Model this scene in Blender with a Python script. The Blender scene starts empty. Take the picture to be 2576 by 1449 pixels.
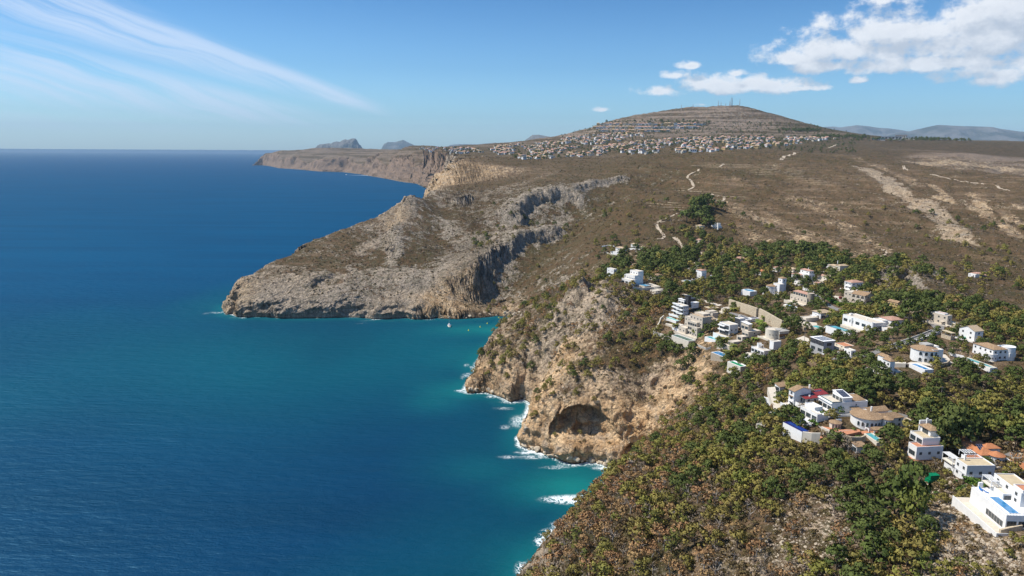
import bpy, bmesh, math, random, time
import numpy as np
from mathutils import Vector, Matrix
from mathutils.bvhtree import BVHTree
T0 = time.time()
random.seed(7); rng = np.random.default_rng(11)
scene = bpy.context.scene
COL = scene.collection

# ------------------------------------------------------------------ camera, sky, sun, exposure
CAM_H = 190.0; F = 1773.0; CU, CV = 1288.0, 724.5          # focal length in units of a 2576 px wide frame
PITCH = math.atan(344.5 / F); ROLL = math.radians(0.33)
cam_data = bpy.data.cameras.new('camera'); cam = bpy.data.objects.new('camera', cam_data); COL.objects.link(cam)
cam.location = (0, 0, CAM_H)
cam.matrix_world = Matrix.Translation((0, 0, CAM_H)) @ Matrix.Rotation(math.pi/2 - PITCH, 4, 'X') @ Matrix.Rotation(ROLL, 4, 'Z')
cam_data.sensor_width = 36; cam_data.lens = 36 * F / 2576; cam_data.clip_start = 1; cam_data.clip_end = 600000
scene.camera = cam
SUN_AZ = math.radians(-82)      # measured from +Y towards +X
SUN_EL = math.radians(55)
sun_dir = Vector((math.sin(SUN_AZ)*math.cos(SUN_EL), math.cos(SUN_AZ)*math.cos(SUN_EL), math.sin(SUN_EL)))
sun_data = bpy.data.lights.new('sun', 'SUN'); sun_data.energy = 5.0; sun_data.angle = math.radians(0.53); sun_data.color = (1, .935, .83)
sun = bpy.data.objects.new('sun', sun_data); COL.objects.link(sun)
sun.rotation_euler = (-sun_dir).to_track_quat('-Z', 'Y').to_euler()
scene.view_settings.view_transform = 'Standard'; scene.view_settings.look = 'None'
scene.view_settings.exposure = 0.22; scene.view_settings.gamma = 1.0; scene.view_settings.use_curve_mapping = False
scene.cycles.max_bounces = 5; scene.cycles.diffuse_bounces = 2; scene.cycles.glossy_bounces = 2
scene.cycles.transmission_bounces = 2; scene.cycles.volume_bounces = 0; scene.cycles.transparent_max_bounces = 6
scene.cycles.caustics_reflective = False; scene.cycles.caustics_refractive = False

class NT:
    """small node-tree helper"""
    def __init__(s, tree): s.t = tree; s.n = tree.nodes; s.l = tree.links
    def val(s, sock, v):
        if isinstance(v, bpy.types.NodeSocket): s.l.new(v, sock)
        elif v is not None: sock.default_value = v
    def math(s, op, a, b=None, c=None, clamp=False):
        n = s.n.new('ShaderNodeMath'); n.operation = op; n.use_clamp = clamp
        s.val(n.inputs[0], a); s.val(n.inputs[1], b); s.val(n.inputs[2], c); return n.outputs[0]
    def vmath(s, op, a, b=None, sc=None):
        n = s.n.new('ShaderNodeVectorMath'); n.operation = op
        s.val(n.inputs[0], a); s.val(n.inputs[1], b)
        if sc is not None: s.val(n.inputs['Scale'], sc)
        return n.outputs['Value'] if op in ('DOT_PRODUCT', 'LENGTH') else n.outputs[0]
    def noise(s, vec, scale, detail=4, rough=.55, dist=0, col=False):
        n = s.n.new('ShaderNodeTexNoise'); s.val(n.inputs['Vector'], vec); n.inputs['Scale'].default_value = scale
        n.inputs['Detail'].default_value = detail; n.inputs['Roughness'].default_value = rough; n.inputs['Distortion'].default_value = dist
        return n.outputs[1 if col else 0]
    def voro(s, vec, scale, feature='F1', out=0):
        n = s.n.new('ShaderNodeTexVoronoi'); n.feature = feature; s.val(n.inputs['Vector'], vec); n.inputs['Scale'].default_value = scale
        return n.outputs[out]
    def ramp(s, f, a, b, lo=0.0, hi=1.0, smooth=True):
        n = s.n.new('ShaderNodeMapRange'); n.interpolation_type = 'SMOOTHSTEP' if smooth else 'LINEAR'
        s.val(n.inputs[0], f); s.val(n.inputs[1], a); s.val(n.inputs[2], b); s.val(n.inputs[3], lo); s.val(n.inputs[4], hi); return n.outputs[0]
    def mix(s, f, a, b, mode='MIX'):
        n = s.n.new('ShaderNodeMix'); n.data_type = 'RGBA'; n.blend_type = mode
        s.val(n.inputs[0], f)
        for i, v in ((6, a), (7, b)):
            if isinstance(v, tuple) and len(v) == 3: v = (*v, 1)
            s.val(n.inputs[i], v)
        return n.outputs[2]
    def mapping(s, vec, scale=(1,1,1), rot=(0,0,0), loc=(0,0,0)):
        n = s.n.new('ShaderNodeMapping'); s.val(n.inputs['Vector'], vec)
        n.inputs['Scale'].default_value = scale; n.inputs['Rotation'].default_value = rot; n.inputs['Location'].default_value = loc; return n.outputs[0]
    def comb(s, x, y, z):
        n = s.n.new('ShaderNodeCombineXYZ'); s.val(n.inputs[0], x); s.val(n.inputs[1], y); s.val(n.inputs[2], z); return n.outputs[0]
    def sep(s, v):
        n = s.n.new('ShaderNodeSeparateXYZ'); s.val(n.inputs[0], v); return n.outputs

world = bpy.data.worlds.new('World'); scene.world = world; world.use_nodes = True
def build_world():
    N = NT(world.node_tree); N.n.clear()
    out = N.n.new('ShaderNodeOutputWorld'); bg = N.n.new('ShaderNodeBackground'); N.l.new(bg.outputs[0], out.inputs[0])
    sky = N.n.new('ShaderNodeTexSky'); sky.sky_type = 'NISHITA'; sky.sun_disc = False
    sky.sun_elevation = SUN_EL; sky.sun_rotation = SUN_AZ; sky.altitude = 190; sky.air_density = 1.0; sky.dust_density = 1.3; sky.ozone_density = 2.2
    g = N.n.new('ShaderNodeTexCoord').outputs['Generated']
    x, y, z = N.sep(g)
    # tangent-plane coordinates of the direction (azimuth and elevation in radians)
    az = N.math('ARCTAN2', x, y); el = N.math('ARCTAN2', z, N.math('SQRT', N.math('ADD', N.math('MULTIPLY', x, x), N.math('MULTIPLY', y, y))))
    p = N.comb(az, el, 0.0)
    # ---- cirrus: long streaks falling to the right
    a0 = math.radians(-19)
    q = N.mapping(p, rot=(0, 0, -a0))
    qw = N.vmath('ADD', q, N.vmath('SCALE', N.noise(N.mapping(p, scale=(1, 3, 1)), 5, 2, .5, 0, True), sc=0.035))
    qx, qy, _ = N.sep(q)
    st1 = N.noise(N.mapping(qw, scale=(1.7, 42, 1)), 1.5, 10, .66, .12)
    st2 = N.noise(N.mapping(qw, scale=(1.0, 9, 1), loc=(3.1, .4, 0)), 2.0, 6, .55, .3)
    def band(c_el, slope, w0, wgrow, x_end, soft, gain):
        # wedge that thins towards its right end: a distance from a tilted centre line
        d = N.math('SUBTRACT', x_end, az)                         # radians left of the tip
        cen = N.math('ADD', c_el, N.math('MULTIPLY', d, slope))
        wid = N.math('ADD', w0, N.math('MULTIPLY', d, wgrow))
        r = N.math('DIVIDE', N.math('ABSOLUTE', N.math('SUBTRACT', el, cen)), wid)
        m = N.ramp(r, 1.15, 0.35)
        m = N.math('MULTIPLY', m, N.ramp(d, 0.0, soft))
        return N.math('MULTIPLY', m, gain)
    b1 = band(0.046, 0.285, 0.008, 0.078, -0.150, 0.08, 1.0)
    b2 = band(0.030, 0.150, 0.008, 0.098, -0.20, 0.16, .95)
    b3 = band(0.022, 0.03, 0.004, 0.03, -0.30, 0.3, .35)
    m = N.math('MAXIMUM', N.math('MAXIMUM', b1, b2), b3)
    dens = N.math('MULTIPLY', m, N.ramp(N.math('ADD', N.math('MULTIPLY', st1, .85), N.math('MULTIPLY', st2, .42)), .47, .74))
    cirrus = N.math('MULTIPLY', dens, .66, clamp=True)
    # ---- cumulus
    def cum_mask(pp):
        px, py, _ = N.sep(pp)
        tot = None
        for (cx, cy, rx, ry, gn) in CUMULUS:
            dx = N.math('DIVIDE', N.math('SUBTRACT', px, cx), rx); dy = N.math('SUBTRACT', py, cy)
            ryy = N.math('ADD', ry, N.math('MULTIPLY', N.math('LESS_THAN', dy, 0.0), -ry*.45))    # flat undersides
            dy = N.math('DIVIDE', dy, ryy)
            r2 = N.math('SQRT', N.math('ADD', N.math('MULTIPLY', dx, dx), N.math('MULTIPLY', dy, dy)))
            v = N.math('MULTIPLY', N.math('SUBTRACT', 1.25, r2), gn)
            tot = v if tot is None else N.math('MAXIMUM', tot, v)
        nz = N.noise(N.mapping(pp, scale=(1, 1.35, 1)), 30, 10, .62, .1)
        nb = N.noise(pp, 9, 2, .5)
        return N.math('ADD', tot, N.math('ADD', N.math('MULTIPLY', N.math('SUBTRACT', nz, .5), 3.4), N.math('MULTIPLY', N.math('SUBTRACT', nb, .5), 1.0)))
    CL = [(2120,125,150,50,1.2),(2230,95,150,62,1.25),(2330,95,140,60,1.25),(2440,110,190,80,1.3),(2560,80,160,110,1.3),(2660,20,180,130,1.3),(1985,140,75,28,1.05),(2080,165,110,22,1.0),(2300,170,200,24,1.05),(2480,190,90,40,1.0),(2470,210,40,18,.9),
          (1650,216,60,20,1.0),(1770,206,85,30,1.15),(1900,210,120,26,1.05),(2010,216,70,9,.9),(1690,176,42,13,1.0),(1728,150,32,12,1.0),(1850,172,24,11,1.0),(1514,264,22,8,1.0),(1765,252,16,6,.9),(2150,200,22,9,.95),(2180,8,40,20,.65)]
    CUMULUS = [(u_az(u), v_el(v), w/F, h/F, g) for u, v, w, h, g in CL]
    c0 = cum_mask(p)
    off = N.vmath('ADD', p, (-0.008, 0.016, 0))
    c1 = cum_mask(off)
    alpha = N.ramp(c0, .0, .95)
    lit = N.ramp(N.math('SUBTRACT', c0, c1), -.8, .9)
    base = N.ramp(c0, .3, 2.4, 1.0, .25)
    shade = N.math('ADD', N.math('MULTIPLY', lit, .62), N.math('MULTIPLY', base, .38))
    ccol = N.mix(shade, (2.6, 3.2, 4.1), (7.4, 7.5, 7.7))
    tint = N.mix(N.ramp(el, -.01, .045, smooth=False), (1.25, 1.72, 1.95), (.70, 1.10, 1.40)); tint = N.mix(N.ramp(el, .04, .11, smooth=False), tint, (.50, .86, 1.16)); tint = N.mix(N.ramp(el, .08, .25), tint, (.235, .55, .86))   # clear, deep blue overhead, pale towards the horizon all round
    skyc = N.mix(1.0, sky.outputs[0], tint, 'MULTIPLY')
    c = N.mix(cirrus, skyc, (5.6, 6.4, 7.8))
    c = N.mix(N.math('MULTIPLY', alpha, .93), c, ccol)
    N.l.new(c, bg.inputs[0]); bg.inputs[1].default_value = 0.12
SKY_TINT = (.42, .72, .98)
def pix_dir(u, v):
    xs = (u - CU) / F; yd = (v - CV) / F
    cr, sr = math.cos(-ROLL), math.sin(-ROLL)
    xs, yd = xs*cr + yd*sr, -xs*sr + yd*cr      # undo the roll
    cp, sp = math.cos(PITCH), math.sin(PITCH)
    return xs, cp - yd*sp, -sp - yd*cp
def u_az(u, v=200): d = pix_dir(u, v); return math.atan2(d[0], d[1])
def v_el(v, u=2000): d = pix_dir(u, v); return math.atan2(d[2], math.hypot(d[0], d[1]))
build_world()
def at_z(u, v, z=0.0):
    d = pix_dir(u, v); t = (z - CAM_H) / d[2]; return (d[0]*t, d[1]*t, z)
def at_y(u, v, Y):
    d = pix_dir(u, v); t = Y / d[1]; return (d[0]*t, Y, CAM_H + d[2]*t)
# ------------------------------------------------------------------ noise (numpy gradient noise)
def _hash(ix, iy, iz, seed):
    h = (ix.astype(np.int64)*374761393 + iy.astype(np.int64)*668265263 + iz.astype(np.int64)*2147483647 + seed*974634777) & 0xffffffff
    h = ((h ^ (h >> 13)) * 1274126177) & 0xffffffff
    h = ((h ^ (h >> 16)) * 2246822519) & 0xffffffff
    return h ^ (h >> 15)
def noise2(x, y, seed=0):
    xi = np.floor(x); yi = np.floor(y); xf = x-xi; yf = y-yi
    u = xf*xf*xf*(xf*(xf*6-15)+10); v = yf*yf*yf*(yf*(yf*6-15)+10)
    xi = xi.astype(np.int64); yi = yi.astype(np.int64); z = np.zeros_like(xi)
    def g(dx, dy):
        a = (_hash(xi+dx, yi+dy, z, seed) & 1023) * (2*np.pi/1024)
        return np.cos(a)*(xf-dx) + np.sin(a)*(yf-dy)
    a = g(0,0); b = g(1,0); c = g(0,1); d = g(1,1)
    return ((a + u*(b-a)) + v*((c + u*(d-c)) - (a + u*(b-a)))) * 1.5
def noise3(x, y, z, seed=0):
    xi = np.floor(x); yi = np.floor(y); zi = np.floor(z); xf = x-xi; yf = y-yi; zf = z-zi
    s = lambda t: t*t*(3-2*t)
    u, v, w = s(xf), s(yf), s(zf); xi = xi.astype(np.int64); yi = yi.astype(np.int64); zi = zi.astype(np.int64)
    r = 0
    for dx in (0, 1):
        for dy in (0, 1):
            for dz in (0, 1):
                val = (_hash(xi+dx, yi+dy, zi+dz, seed) & 65535) / 32767.5 - 1
                r = r + val * (u if dx else 1-u) * (v if dy else 1-v) * (w if dz else 1-w)
    return r
def fbm2(x, y, sc, oct=4, seed=0, gain=.5, ridged=False):
    r = 0; a = 1; t = 0
    for o in range(oct):
        n = noise2(x/sc, y/sc, seed+o*17)
        if ridged: n = 1 - 2*np.abs(n)
        r = r + n*a; t += a; a *= gain; sc /= 2.03
    return r / t
def sstep(a, b, x):
    t = np.clip((x-a)/(b-a), 0, 1); return t*t*(3-2*t)

# ------------------------------------------------------------------ terrain control points (u, v, distance) -> world
CP = """
1310,1449,235 1400,1449,215 1600,1449,190 2000,1449,165 2300,1449,152 2576,1449,145 2800,1449,140 1400,1375,300 1480,1300,318 1340,1430,280 1550,1215,340 1340,1390,248 1400,1335,262 1470,1270,276 1540,1200,292 1600,1150,312
1660,1110,342 1720,1060,352 1740,1000,382 1700,930,425 1500,1400,218 1700,1350,205 1700,1200,265 1850,1100,290 1850,950,350 1900,1300,195 2100,1300,185 2300,1300,178
2450,1330,170 2576,1260,178 2750,1250,175 2100,1150,222 2350,1200,205 2500,1170,210 2576,1100,230 2050,1080,238 2250,1060,245 2000,1000,265 2150,960,280 2400,1000,262
2576,1000,262 2750,1000,262 1850,870,400 2050,900,330 2300,900,300 2500,900,300 2700,900,300 1800,820,440 1700,800,480 2000,800,430 1665,865,460 2000,850,390 2200,830,360
2400,800,370 2560,830,350 1900,740,530 1750,720,565 2100,740,480 2300,720,480 2450,760,430 1600,715,560 1540,700,575 1490,722,545 1750,670,660 1900,650,680
2050,660,640 2200,700,540 1600,640,760 1750,620,800 1900,610,820 1700,560,930 1700,500,1060 1800,450,1300 1800,410,1600 1800,385,2000 1500,600,880 1450,650,830
1550,540,1000 1500,690,760 1400,730,750 1330,782,780 2000,580,900 2300,640,720 2500,740,520 2576,780,470 2576,700,620 2576,640,760 2576,600,840 2576,500,1150
2576,450,1500 2576,370,2800 2576,343,3400 2400,342,3400 2300,341,3300 2576,352,4600 2300,352,4600 2800,352,4600 2800,343,3400 2800,500,1150 2800,640,760
2200,560,950 2200,500,1150 2200,450,1400 2200,400,2000 2200,370,2500 2200,345,3100 2400,600,850 2400,500,1150 2400,430,1600 2250,392,2300 2350,388,2300 2450,390,2300
2576,395,2300 2300,415,2180 2380,425,2120 2480,432,2100 2576,445,2080 2000,500,1100 2000,450,1350 2000,400,1900 2000,375,2400 2000,540,1000
600,742,815 700,745,815 850,742,815 1000,745,820 1100,740,825 1170,765,820 575,716,824 630,693,860 705,668,895 748,643,930 884,600,1000 973,550,1080
1027,492,1150 700,700,850 800,690,870 900,650,930 1000,620,980 1000,700,860 1100,600,1030 1100,690,880 1100,530,1170 1180,650,960 1198,700,860 1237,648,915
1305,612,975 1384,592,1015 1227,752,846 1290,716,872 1334,668,918 1390,615,980 1290,545,1090 1320,517,1125 1400,497,1155 1470,467,1235 1590,452,1360 1350,574,1080
1441,580,1060 1505,540,1100 1480,505,1180 1600,482,1250 1200,470,1450 1250,440,1650 1400,430,1600 1300,395,2200 1150,500,1300 1060,484,1270 1100,476,1480
1055,480,1640 1050,418,1710 1130,412,1760 1215,408,1800 1200,458,1600 1120,470,1620 1420,455,1350
1100,388,3000 1300,372,3200 1300,392,2400 1420,358,3300 1160,376,3600 1250,369,3700 1340,360,3700 1430,347,3700 1480,325,3700 1540,302,3750 1620,285,3800 1700,272,3800
1780,266,3800 1830,258,3800 1870,262,3800 1930,278,3850 1990,303,3900 2060,322,4000 2110,331,4100 2200,340,3900 1600,320,3400 1800,300,3500 1900,318,3400 1700,330,3200 1500,345,3200
1850,338,3000 1700,362,2600 1900,360,2600 2000,352,2800 1500,374,2600 2060,344,3000 1850,376,2200 1600,392,2000
1200,386,5000 1340,372,4700 1430,365,4600 1540,325,4600 1700,300,4700 1830,290,4700 1930,305,4700 2060,335,4900 2200,350,4900
1050,386,4400 1000,384,5000 950,389,5700 900,398,6300 850,391,6800 790,391,7300 745,388,7700 705,386,8100 665,393,8300 1030,430,4300 980,410,5000 900,420,5800 800,412,6900
720,405,7700 1060,382,4100 700,393,9300 900,393,9300 1100,386,8000 1300,384,8000
1200,600,1015 1200,550,1120 1180,500,1260 1250,500,1230 1150,560,1090 1220,520,1180 1050,560,1090 1060,640,950 1425,762,560 1350,803,572 1290,838,578 1240,877,568 1200,925,556 1400,850,505 1300,905,525 1250,950,532 1330,955,495 1350,1005,468 1480,800,505 1560,785,510
1600,850,470 1480,900,460 1400,960,448 1400,1000,437 1550,950,436 1650,935,440 1640,1000,432 1500,745,520 1440,800,520 1340,860,545
"""
cps = []
for tok in CP.split():
    u, v, Y = map(float, tok.split(',')); cps.append(at_y(u, v, Y))
cps = np.array(cps)
# the coast: pixels on the water plane, or (u, distance) where a ridge hides it
def uy(u, Y): return at_y(u, 700, Y)[:2]
COAST = [at_z(1250, 1700)[:2]] + [at_z(u, v)[:2] for u, v in
  [(1290,1500),(1335,1449),(1368,1405),(1420,1360),(1470,1318),(1512,1280),(1550,1240),(1580,1210),(1605,1190),(1618,1182),(1612,1170),(1585,1172),(1545,1172),(1520,1163),(1490,1158),(1450,1166),(1425,1160),
   (1385,1145),(1335,1130),(1313,1120),(1314,1098),(1335,1078),(1332,1045),(1340,1015),(1320,1003),(1288,1012),(1265,1000),(1225,988),(1178,990),(1174,978),(1203,945),(1197,926),(1215,900),(1238,872),(1262,852),
   (1290,826),(1330,812),(1375,806),(1350,799),(1310,797),(1280,798),(1250,795),(1225,799),(1190,801),(1150,804),(1100,802),(1060,806),(1040,806),(1020,802),(980,806),(945,807),(900,803),(850,804),(800,806),(750,807),
   (700,807),(660,804),(620,806),(598,805),(585,798),(570,800),(564,792),(567,778)]]
COAST += [uy(588,858), uy(640,912), uy(705,958), uy(748,998), uy(884,1095), uy(973,1190), uy(1020,1290), uy(1012,1500), uy(1030,1740), uy(1090,1950), uy(1120,2600), uy(1090,3400)]
COAST += [at_z(u, v)[:2] for u, v in [(1045,465),(1010,461),(960,452),(905,443),(860,438),(800,437),(740,432),(700,430),(675,425),(657,423)]]
COAST += [uy(650,8700), uy(720,9600), uy(900,10500), uy(1200,12500), (30000, 14000), (30000, -3000), (100, -3000), (20, 150)]
COAST = np.array(COAST)
print('coast pts', len(COAST), 'cps', len(cps))

def lp(x, y): return np.stack([np.arctan2(x, y), .5*np.log(x*x+y*y)], -1)
_P = lp(cps[:,0], cps[:,1]); _c = 0.012
def _phi(r2): return np.sqrt(r2 + _c*_c)
_A = _phi(((_P[:,None]-_P[None])**2).sum(-1)) + np.eye(len(_P))*1e-4
_zw = cps[:,2]
_m = _zw.mean()
_W = np.linalg.solve(_A, _zw - _m)
def base_h(x, y):
    sh = x.shape; x = x.ravel(); y = y.ravel(); out = np.empty_like(x)
    for i in range(0, len(x), 40000):
        q = lp(x[i:i+40000], y[i:i+40000])
        d2 = (q[:,None,0]-_P[None,:,0])**2 + (q[:,None,1]-_P[None,:,1])**2
        out[i:i+40000] = _phi(d2) @ _W + _m
    return out.reshape(sh)
def coast_dist(x, y):
    """signed distance to the coastline: positive on land"""
    sh = x.shape; x = x.ravel(); y = y.ravel()
    best = np.full(len(x), 1e18); inside = np.zeros(len(x), bool)
    n = len(COAST)
    for i in range(n):
        ax, ay = COAST[i]; bx, by = COAST[(i+1) % n]; dx, dy = bx-ax, by-ay
        t = np.clip(((x-ax)*dx + (y-ay)*dy) / (dx*dx+dy*dy), 0, 1)
        d = (x-ax-t*dx)**2 + (y-ay-t*dy)**2
        best = np.minimum(best, d)
        c = ((ay > y) != (by > y)) & (x < (bx-ax)*(y-ay)/((by-ay) if by != ay else 1e-9) + ax)
        inside ^= c
    d = np.sqrt(best); return np.where(inside, d, -d).reshape(sh)
def blob(x, y, pts):
    """largest of several soft discs (world x, y, radius)"""
    r = np.zeros_like(x)
    for (cx, cy, R) in pts: r = np.maximum(r, np.clip(1.3 - np.hypot(x-cx, y-cy)/R, 0, 1))
    return r
# ------------------------------------------------------------------ character of the ground: rock, green, warm (ochre), relief (m), built-up
AT = """
1320,1440,240,.5,.5,.5,1.0 1500,1400,218,.15,.5,.3,.8 1700,1300,215,.2,.5,.3,.8 1850,1200,235,.3,.6,.3,.8 1990,1420,168,.7,.3,.5,.9 2100,1250,195,.75,.3,.6,.9 1950,1150,230,.3,.6,.4,.7
2200,1350,170,.5,.5,.5,.8 2400,1300,172,.8,.15,.8,.8 2540,1430,150,.85,.1,.8,.8 2050,1080,238,.3,.3,.8,.2 2250,1060,245,.3,.3,.8,.2 2450,1180,205,.4,.4,.6,.2 2576,1150,215,.4,.4,.6,.2
2000,1000,265,.2,.7,.4,.3 2350,980,270,.2,.6,.8,.4 2500,1000,262,.2,.7,.6,.4 1800,1000,320,.3,.6,.3,.6 1740,1060,335,.4,.4,.3,1.0 1850,870,355,.2,.6,.5,.2 2050,850,335,.25,.2,.9,.1 2200,830,340,.25,.15,.95,.1
2400,850,330,.35,.15,.95,.1 2560,850,340,.2,.3,.8,.2 1750,790,470,.25,.2,.9,.1 1950,780,430,.3,.2,.9,.2 2150,740,450,.2,.2,.9,.1 2350,760,450,.4,.4,.5,.2 1750,700,540,.2,.7,.4,.2 1600,700,570,.2,.5,.5,.2
1950,660,640,.2,.6,.4,.2 2150,680,590,.2,.6,.4,.3 2300,690,580,.9,.1,.2,1.5 1490,722,545,1,.05,.1,3 1480,790,510,.9,.1,.15,3 1420,800,540,.6,.5,.2,2 1320,850,570,.5,.5,.3,2 1240,880,567,.7,.3,.5,2
1200,950,550,.9,.05,.8,2 1280,960,525,.7,.3,.6,2 1370,900,490,.8,.1,1,3 1390,960,455,.9,.05,1,3 1480,900,450,.6,.3,.4,2 1580,880,440,.6,.25,.4,2 1650,900,405,.5,.3,.7,1.5 1450,970,440,.7,.2,.5,2.5
1600,1000,405,1,0,1,3 1500,1080,415,1,0,.7,3 1350,1080,430,.9,.05,.7,2 1450,1140,412,1,0,1,2 1600,820,455,.3,.6,.3,1.2
1550,640,760,.15,.3,.4,.5 1700,620,830,.15,.4,.3,.4 1700,560,930,.15,.2,.35,1 1600,560,980,.1,.2,.2,1 1650,480,1200,.2,.25,.3,1.5 1450,640,860,.35,.25,.3,1.5 1400,720,760,.45,.3,.3,2 1500,600,880,.15,.2,.2,1
1900,560,930,.3,.2,.55,1 2000,600,850,.3,.2,.5,1 2100,560,950,.35,.15,.6,1 1800,460,1250,.3,.2,.6,1 1900,450,1350,.05,.3,.1,1.2 2050,480,1250,.35,.15,.7,1.2 2200,600,850,.1,.3,.2,1 2200,470,1300,.35,.15,.4,1.5 2330,520,1080,.55,.1,.5,2
2410,600,830,.4,.15,.5,2 2300,640,720,.2,.25,.3,1 2500,550,980,.3,.2,.4,1.5 2500,480,1250,.35,.15,.5,1.5 2560,580,880,.35,.2,.5,1.5 2500,660,700,.3,.3,.4,1 2576,720,570,.15,.4,.3,1
2050,400,1900,.15,.3,.25,2 2200,375,2400,.05,.25,.25,2 2450,365,2800,.05,.25,.25,2 2350,400,2250,.6,.2,.5,6 2500,415,2200,.6,.2,.5,6 2300,430,2000,.3,.2,.4,2 2500,450,1600,.3,.2,.5,2 1700,400,1800,.15,.3,.25,2
1500,420,1600,.2,.3,.25,2 1280,420,1800,.2,.3,.2,2 1100,440,1700,1,.05,1,8 1200,430,1700,.9,.1,.8,6 1150,500,1300,.6,.35,.3,3 1300,460,1450,.3,.3,.3,2 1330,545,1085,.55,.3,0,3 1450,510,1130,.45,.35,.1,3 1560,465,1300,.45,.3,.1,3
1390,600,1000,.3,.35,.1,2.5 1270,690,880,.5,.35,0,3 1330,640,940,.4,.35,0,2.5 1180,740,840,.55,.35,.4,2.5 1200,650,940,.45,.35,.3,2 1150,600,1020,.35,.3,.15,2 1100,560,1090,.3,.3,.15,2 1040,640,930,.2,.35,.1,2
1000,560,1070,.6,.2,.5,2.5 950,640,950,.45,.35,.3,2.5 1000,600,1000,.45,.35,.2,2.5 880,620,970,.3,.3,.4,1.5 800,660,910,.3,.35,.4,1.5 700,700,860,.5,.3,.4,2 800,720,835,.5,.45,.3,2.5 950,720,850,.5,.45,.2,2.5 1050,720,850,.5,.3,.1,2
600,740,815,.8,.15,.6,2.5 700,780,810,1,.05,.2,2.5 850,780,810,.85,.2,.15,2.5 1000,780,812,.9,.1,.4,2.5 1130,790,812,.9,.05,.9,2.5 1290,780,800,.8,.1,.8,2 1350,760,800,.3,.4,.2,2
1000,400,5200,.35,.4,.3,8 850,410,6600,.35,.4,.3,8 700,400,7900,.35,.4,.3,8 1200,380,3300,.2,.5,.4,3 1400,375,3000,.2,.5,.4,3 1600,360,2800,.2,.35,.35,3 1800,362,2600,.15,.5,.35,3 2000,352,2800,.15,.5,.35,3
1500,345,3300,.5,.2,.4,6 1700,320,3400,.5,.4,.2,8 1830,280,3600,.6,.2,.2,8 1950,310,3600,.35,.35,.2,6 2050,335,3700,.2,.9,.2,5 1700,290,3700,.55,.35,.2,8
"""
_ap, _av = [], []
for tok in AT.split():
    q = list(map(float, tok.split(','))); p = at_y(*q[:3]); _ap.append(lp(np.float64(p[0]), np.float64(p[1]))); _av.append(q[3:])
_ap = np.array(_ap); _av = np.array(_av)
def ground_char(x, y):
    sh = x.shape; x = x.ravel(); y = y.ravel(); out = np.empty((len(x), 4))
    for i in range(0, len(x), 40000):
        q = lp(x[i:i+40000], y[i:i+40000])
        d2 = (q[:,None,0]-_ap[None,:,0])**2 + (q[:,None,1]-_ap[None,:,1])**2
        w = 1/(d2 + 2e-4)**1.7
        out[i:i+40000] = (w @ _av) / w.sum(1, keepdims=True)
    return [out[:,k].reshape(sh) for k in range(4)]

def steepness(x, y):
    """how steeply the sea cliffs rise (m per m) along the coast"""
    r = np.hypot(x, y)
    s = np.full_like(x, 1.9)
    s = np.where((r > 500) & (r < 1000), 1.5, s)
    s = np.where(r > 1400, 1.2, s)
    return s
CAVE = at_z(1475, 1120, 12)
def on_ground(u, v):
    d = pix_dir(u, v); Y = np.exp(np.linspace(math.log(150), math.log(5000), 900)); x = d[0]/d[1]*Y; z = CAM_H + d[2]/d[1]*Y
    k = np.nonzero(base_h(x, Y) > z)[0]; k = k[0] if len(k) else 600; return x[k], Y[k]
# crests with one gentle and one sheer side: pixels along the crest, rise (m), gentle width, sheer width, drop beyond
CRESTS = [([(1183,768),(1198,712),(1237,655),(1312,612),(1384,597),(1440,565)], 15, 70, 13, .01), ([(1288,585),(1312,532),(1345,507),(1400,497),(1450,510),(1478,540)], 15, 60, 11, .01), ([(1430,505),(1470,478),(1530,468),(1600,460)], 8, 50, 12, .01),
          ([(1041,497),(1007,560),(988,600),(1003,645),(1000,690)], 9, 45, 12, 4), ([(770,735),(800,712),(850,702)], 4, 25, 7, 1), ([(1145,520),(1165,510),(1190,500)], 10, 25, 8, 2), ([(1395,800),(1440,760),(1490,716)], 10, 22, 9, 6), ([(2225,700),(2290,690),(2340,740)], 10, 25, 8, 2)]
CRESTS = [([on_ground(*p) for p in L], a, b, c, d) for L, a, b, c, d in CRESTS]
def crests(x, y):
    out = np.zeros_like(x); rock = np.zeros_like(x)
    wob = fbm2(x, y, 45, 3, 301)*14 + fbm2(x, y, 14, 3, 303)*9
    for P, rise, gw, sw, drop in CRESTS:
        best = np.full(x.shape, 1e9); side = np.ones(x.shape); tt = np.zeros(x.shape); n = len(P)-1
        for i, ((ax, ay), (bx, by)) in enumerate(zip(P, P[1:])):
            dx, dy = bx-ax, by-ay; t = np.clip(((x-ax)*dx+(y-ay)*dy)/(dx*dx+dy*dy+1e-9), 0, 1); d = np.hypot(x-ax-t*dx, y-ay-t*dy); m = d < best
            side = np.where(m, np.sign((x-ax)*dy-(y-ay)*dx), side); tt = np.where(m, (i+t)/n, tt); best = np.minimum(best, d)
        s = best*side + wob*(.35 + .65*np.minimum(best/20, 1))                     # positive on the right-hand (sheer) side
        end = sstep(0, .12, tt)*sstep(1, .8, tt)*sstep(gw*1.6, gw*.9, best)
        g = np.where(s < 0, np.exp(-(s/gw)**2), 1 - (1 + drop/rise)*sstep(0, sw, s)); g = np.where(s > sw, -(drop/rise)*np.exp(-(s-sw)/(sw*4)), g)
        out += rise*g*end; rock = np.maximum(rock, end*np.where(s > -4, np.exp(-np.maximum(s-sw, 0)/6), np.exp(s/25)))
    return out, rock
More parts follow.
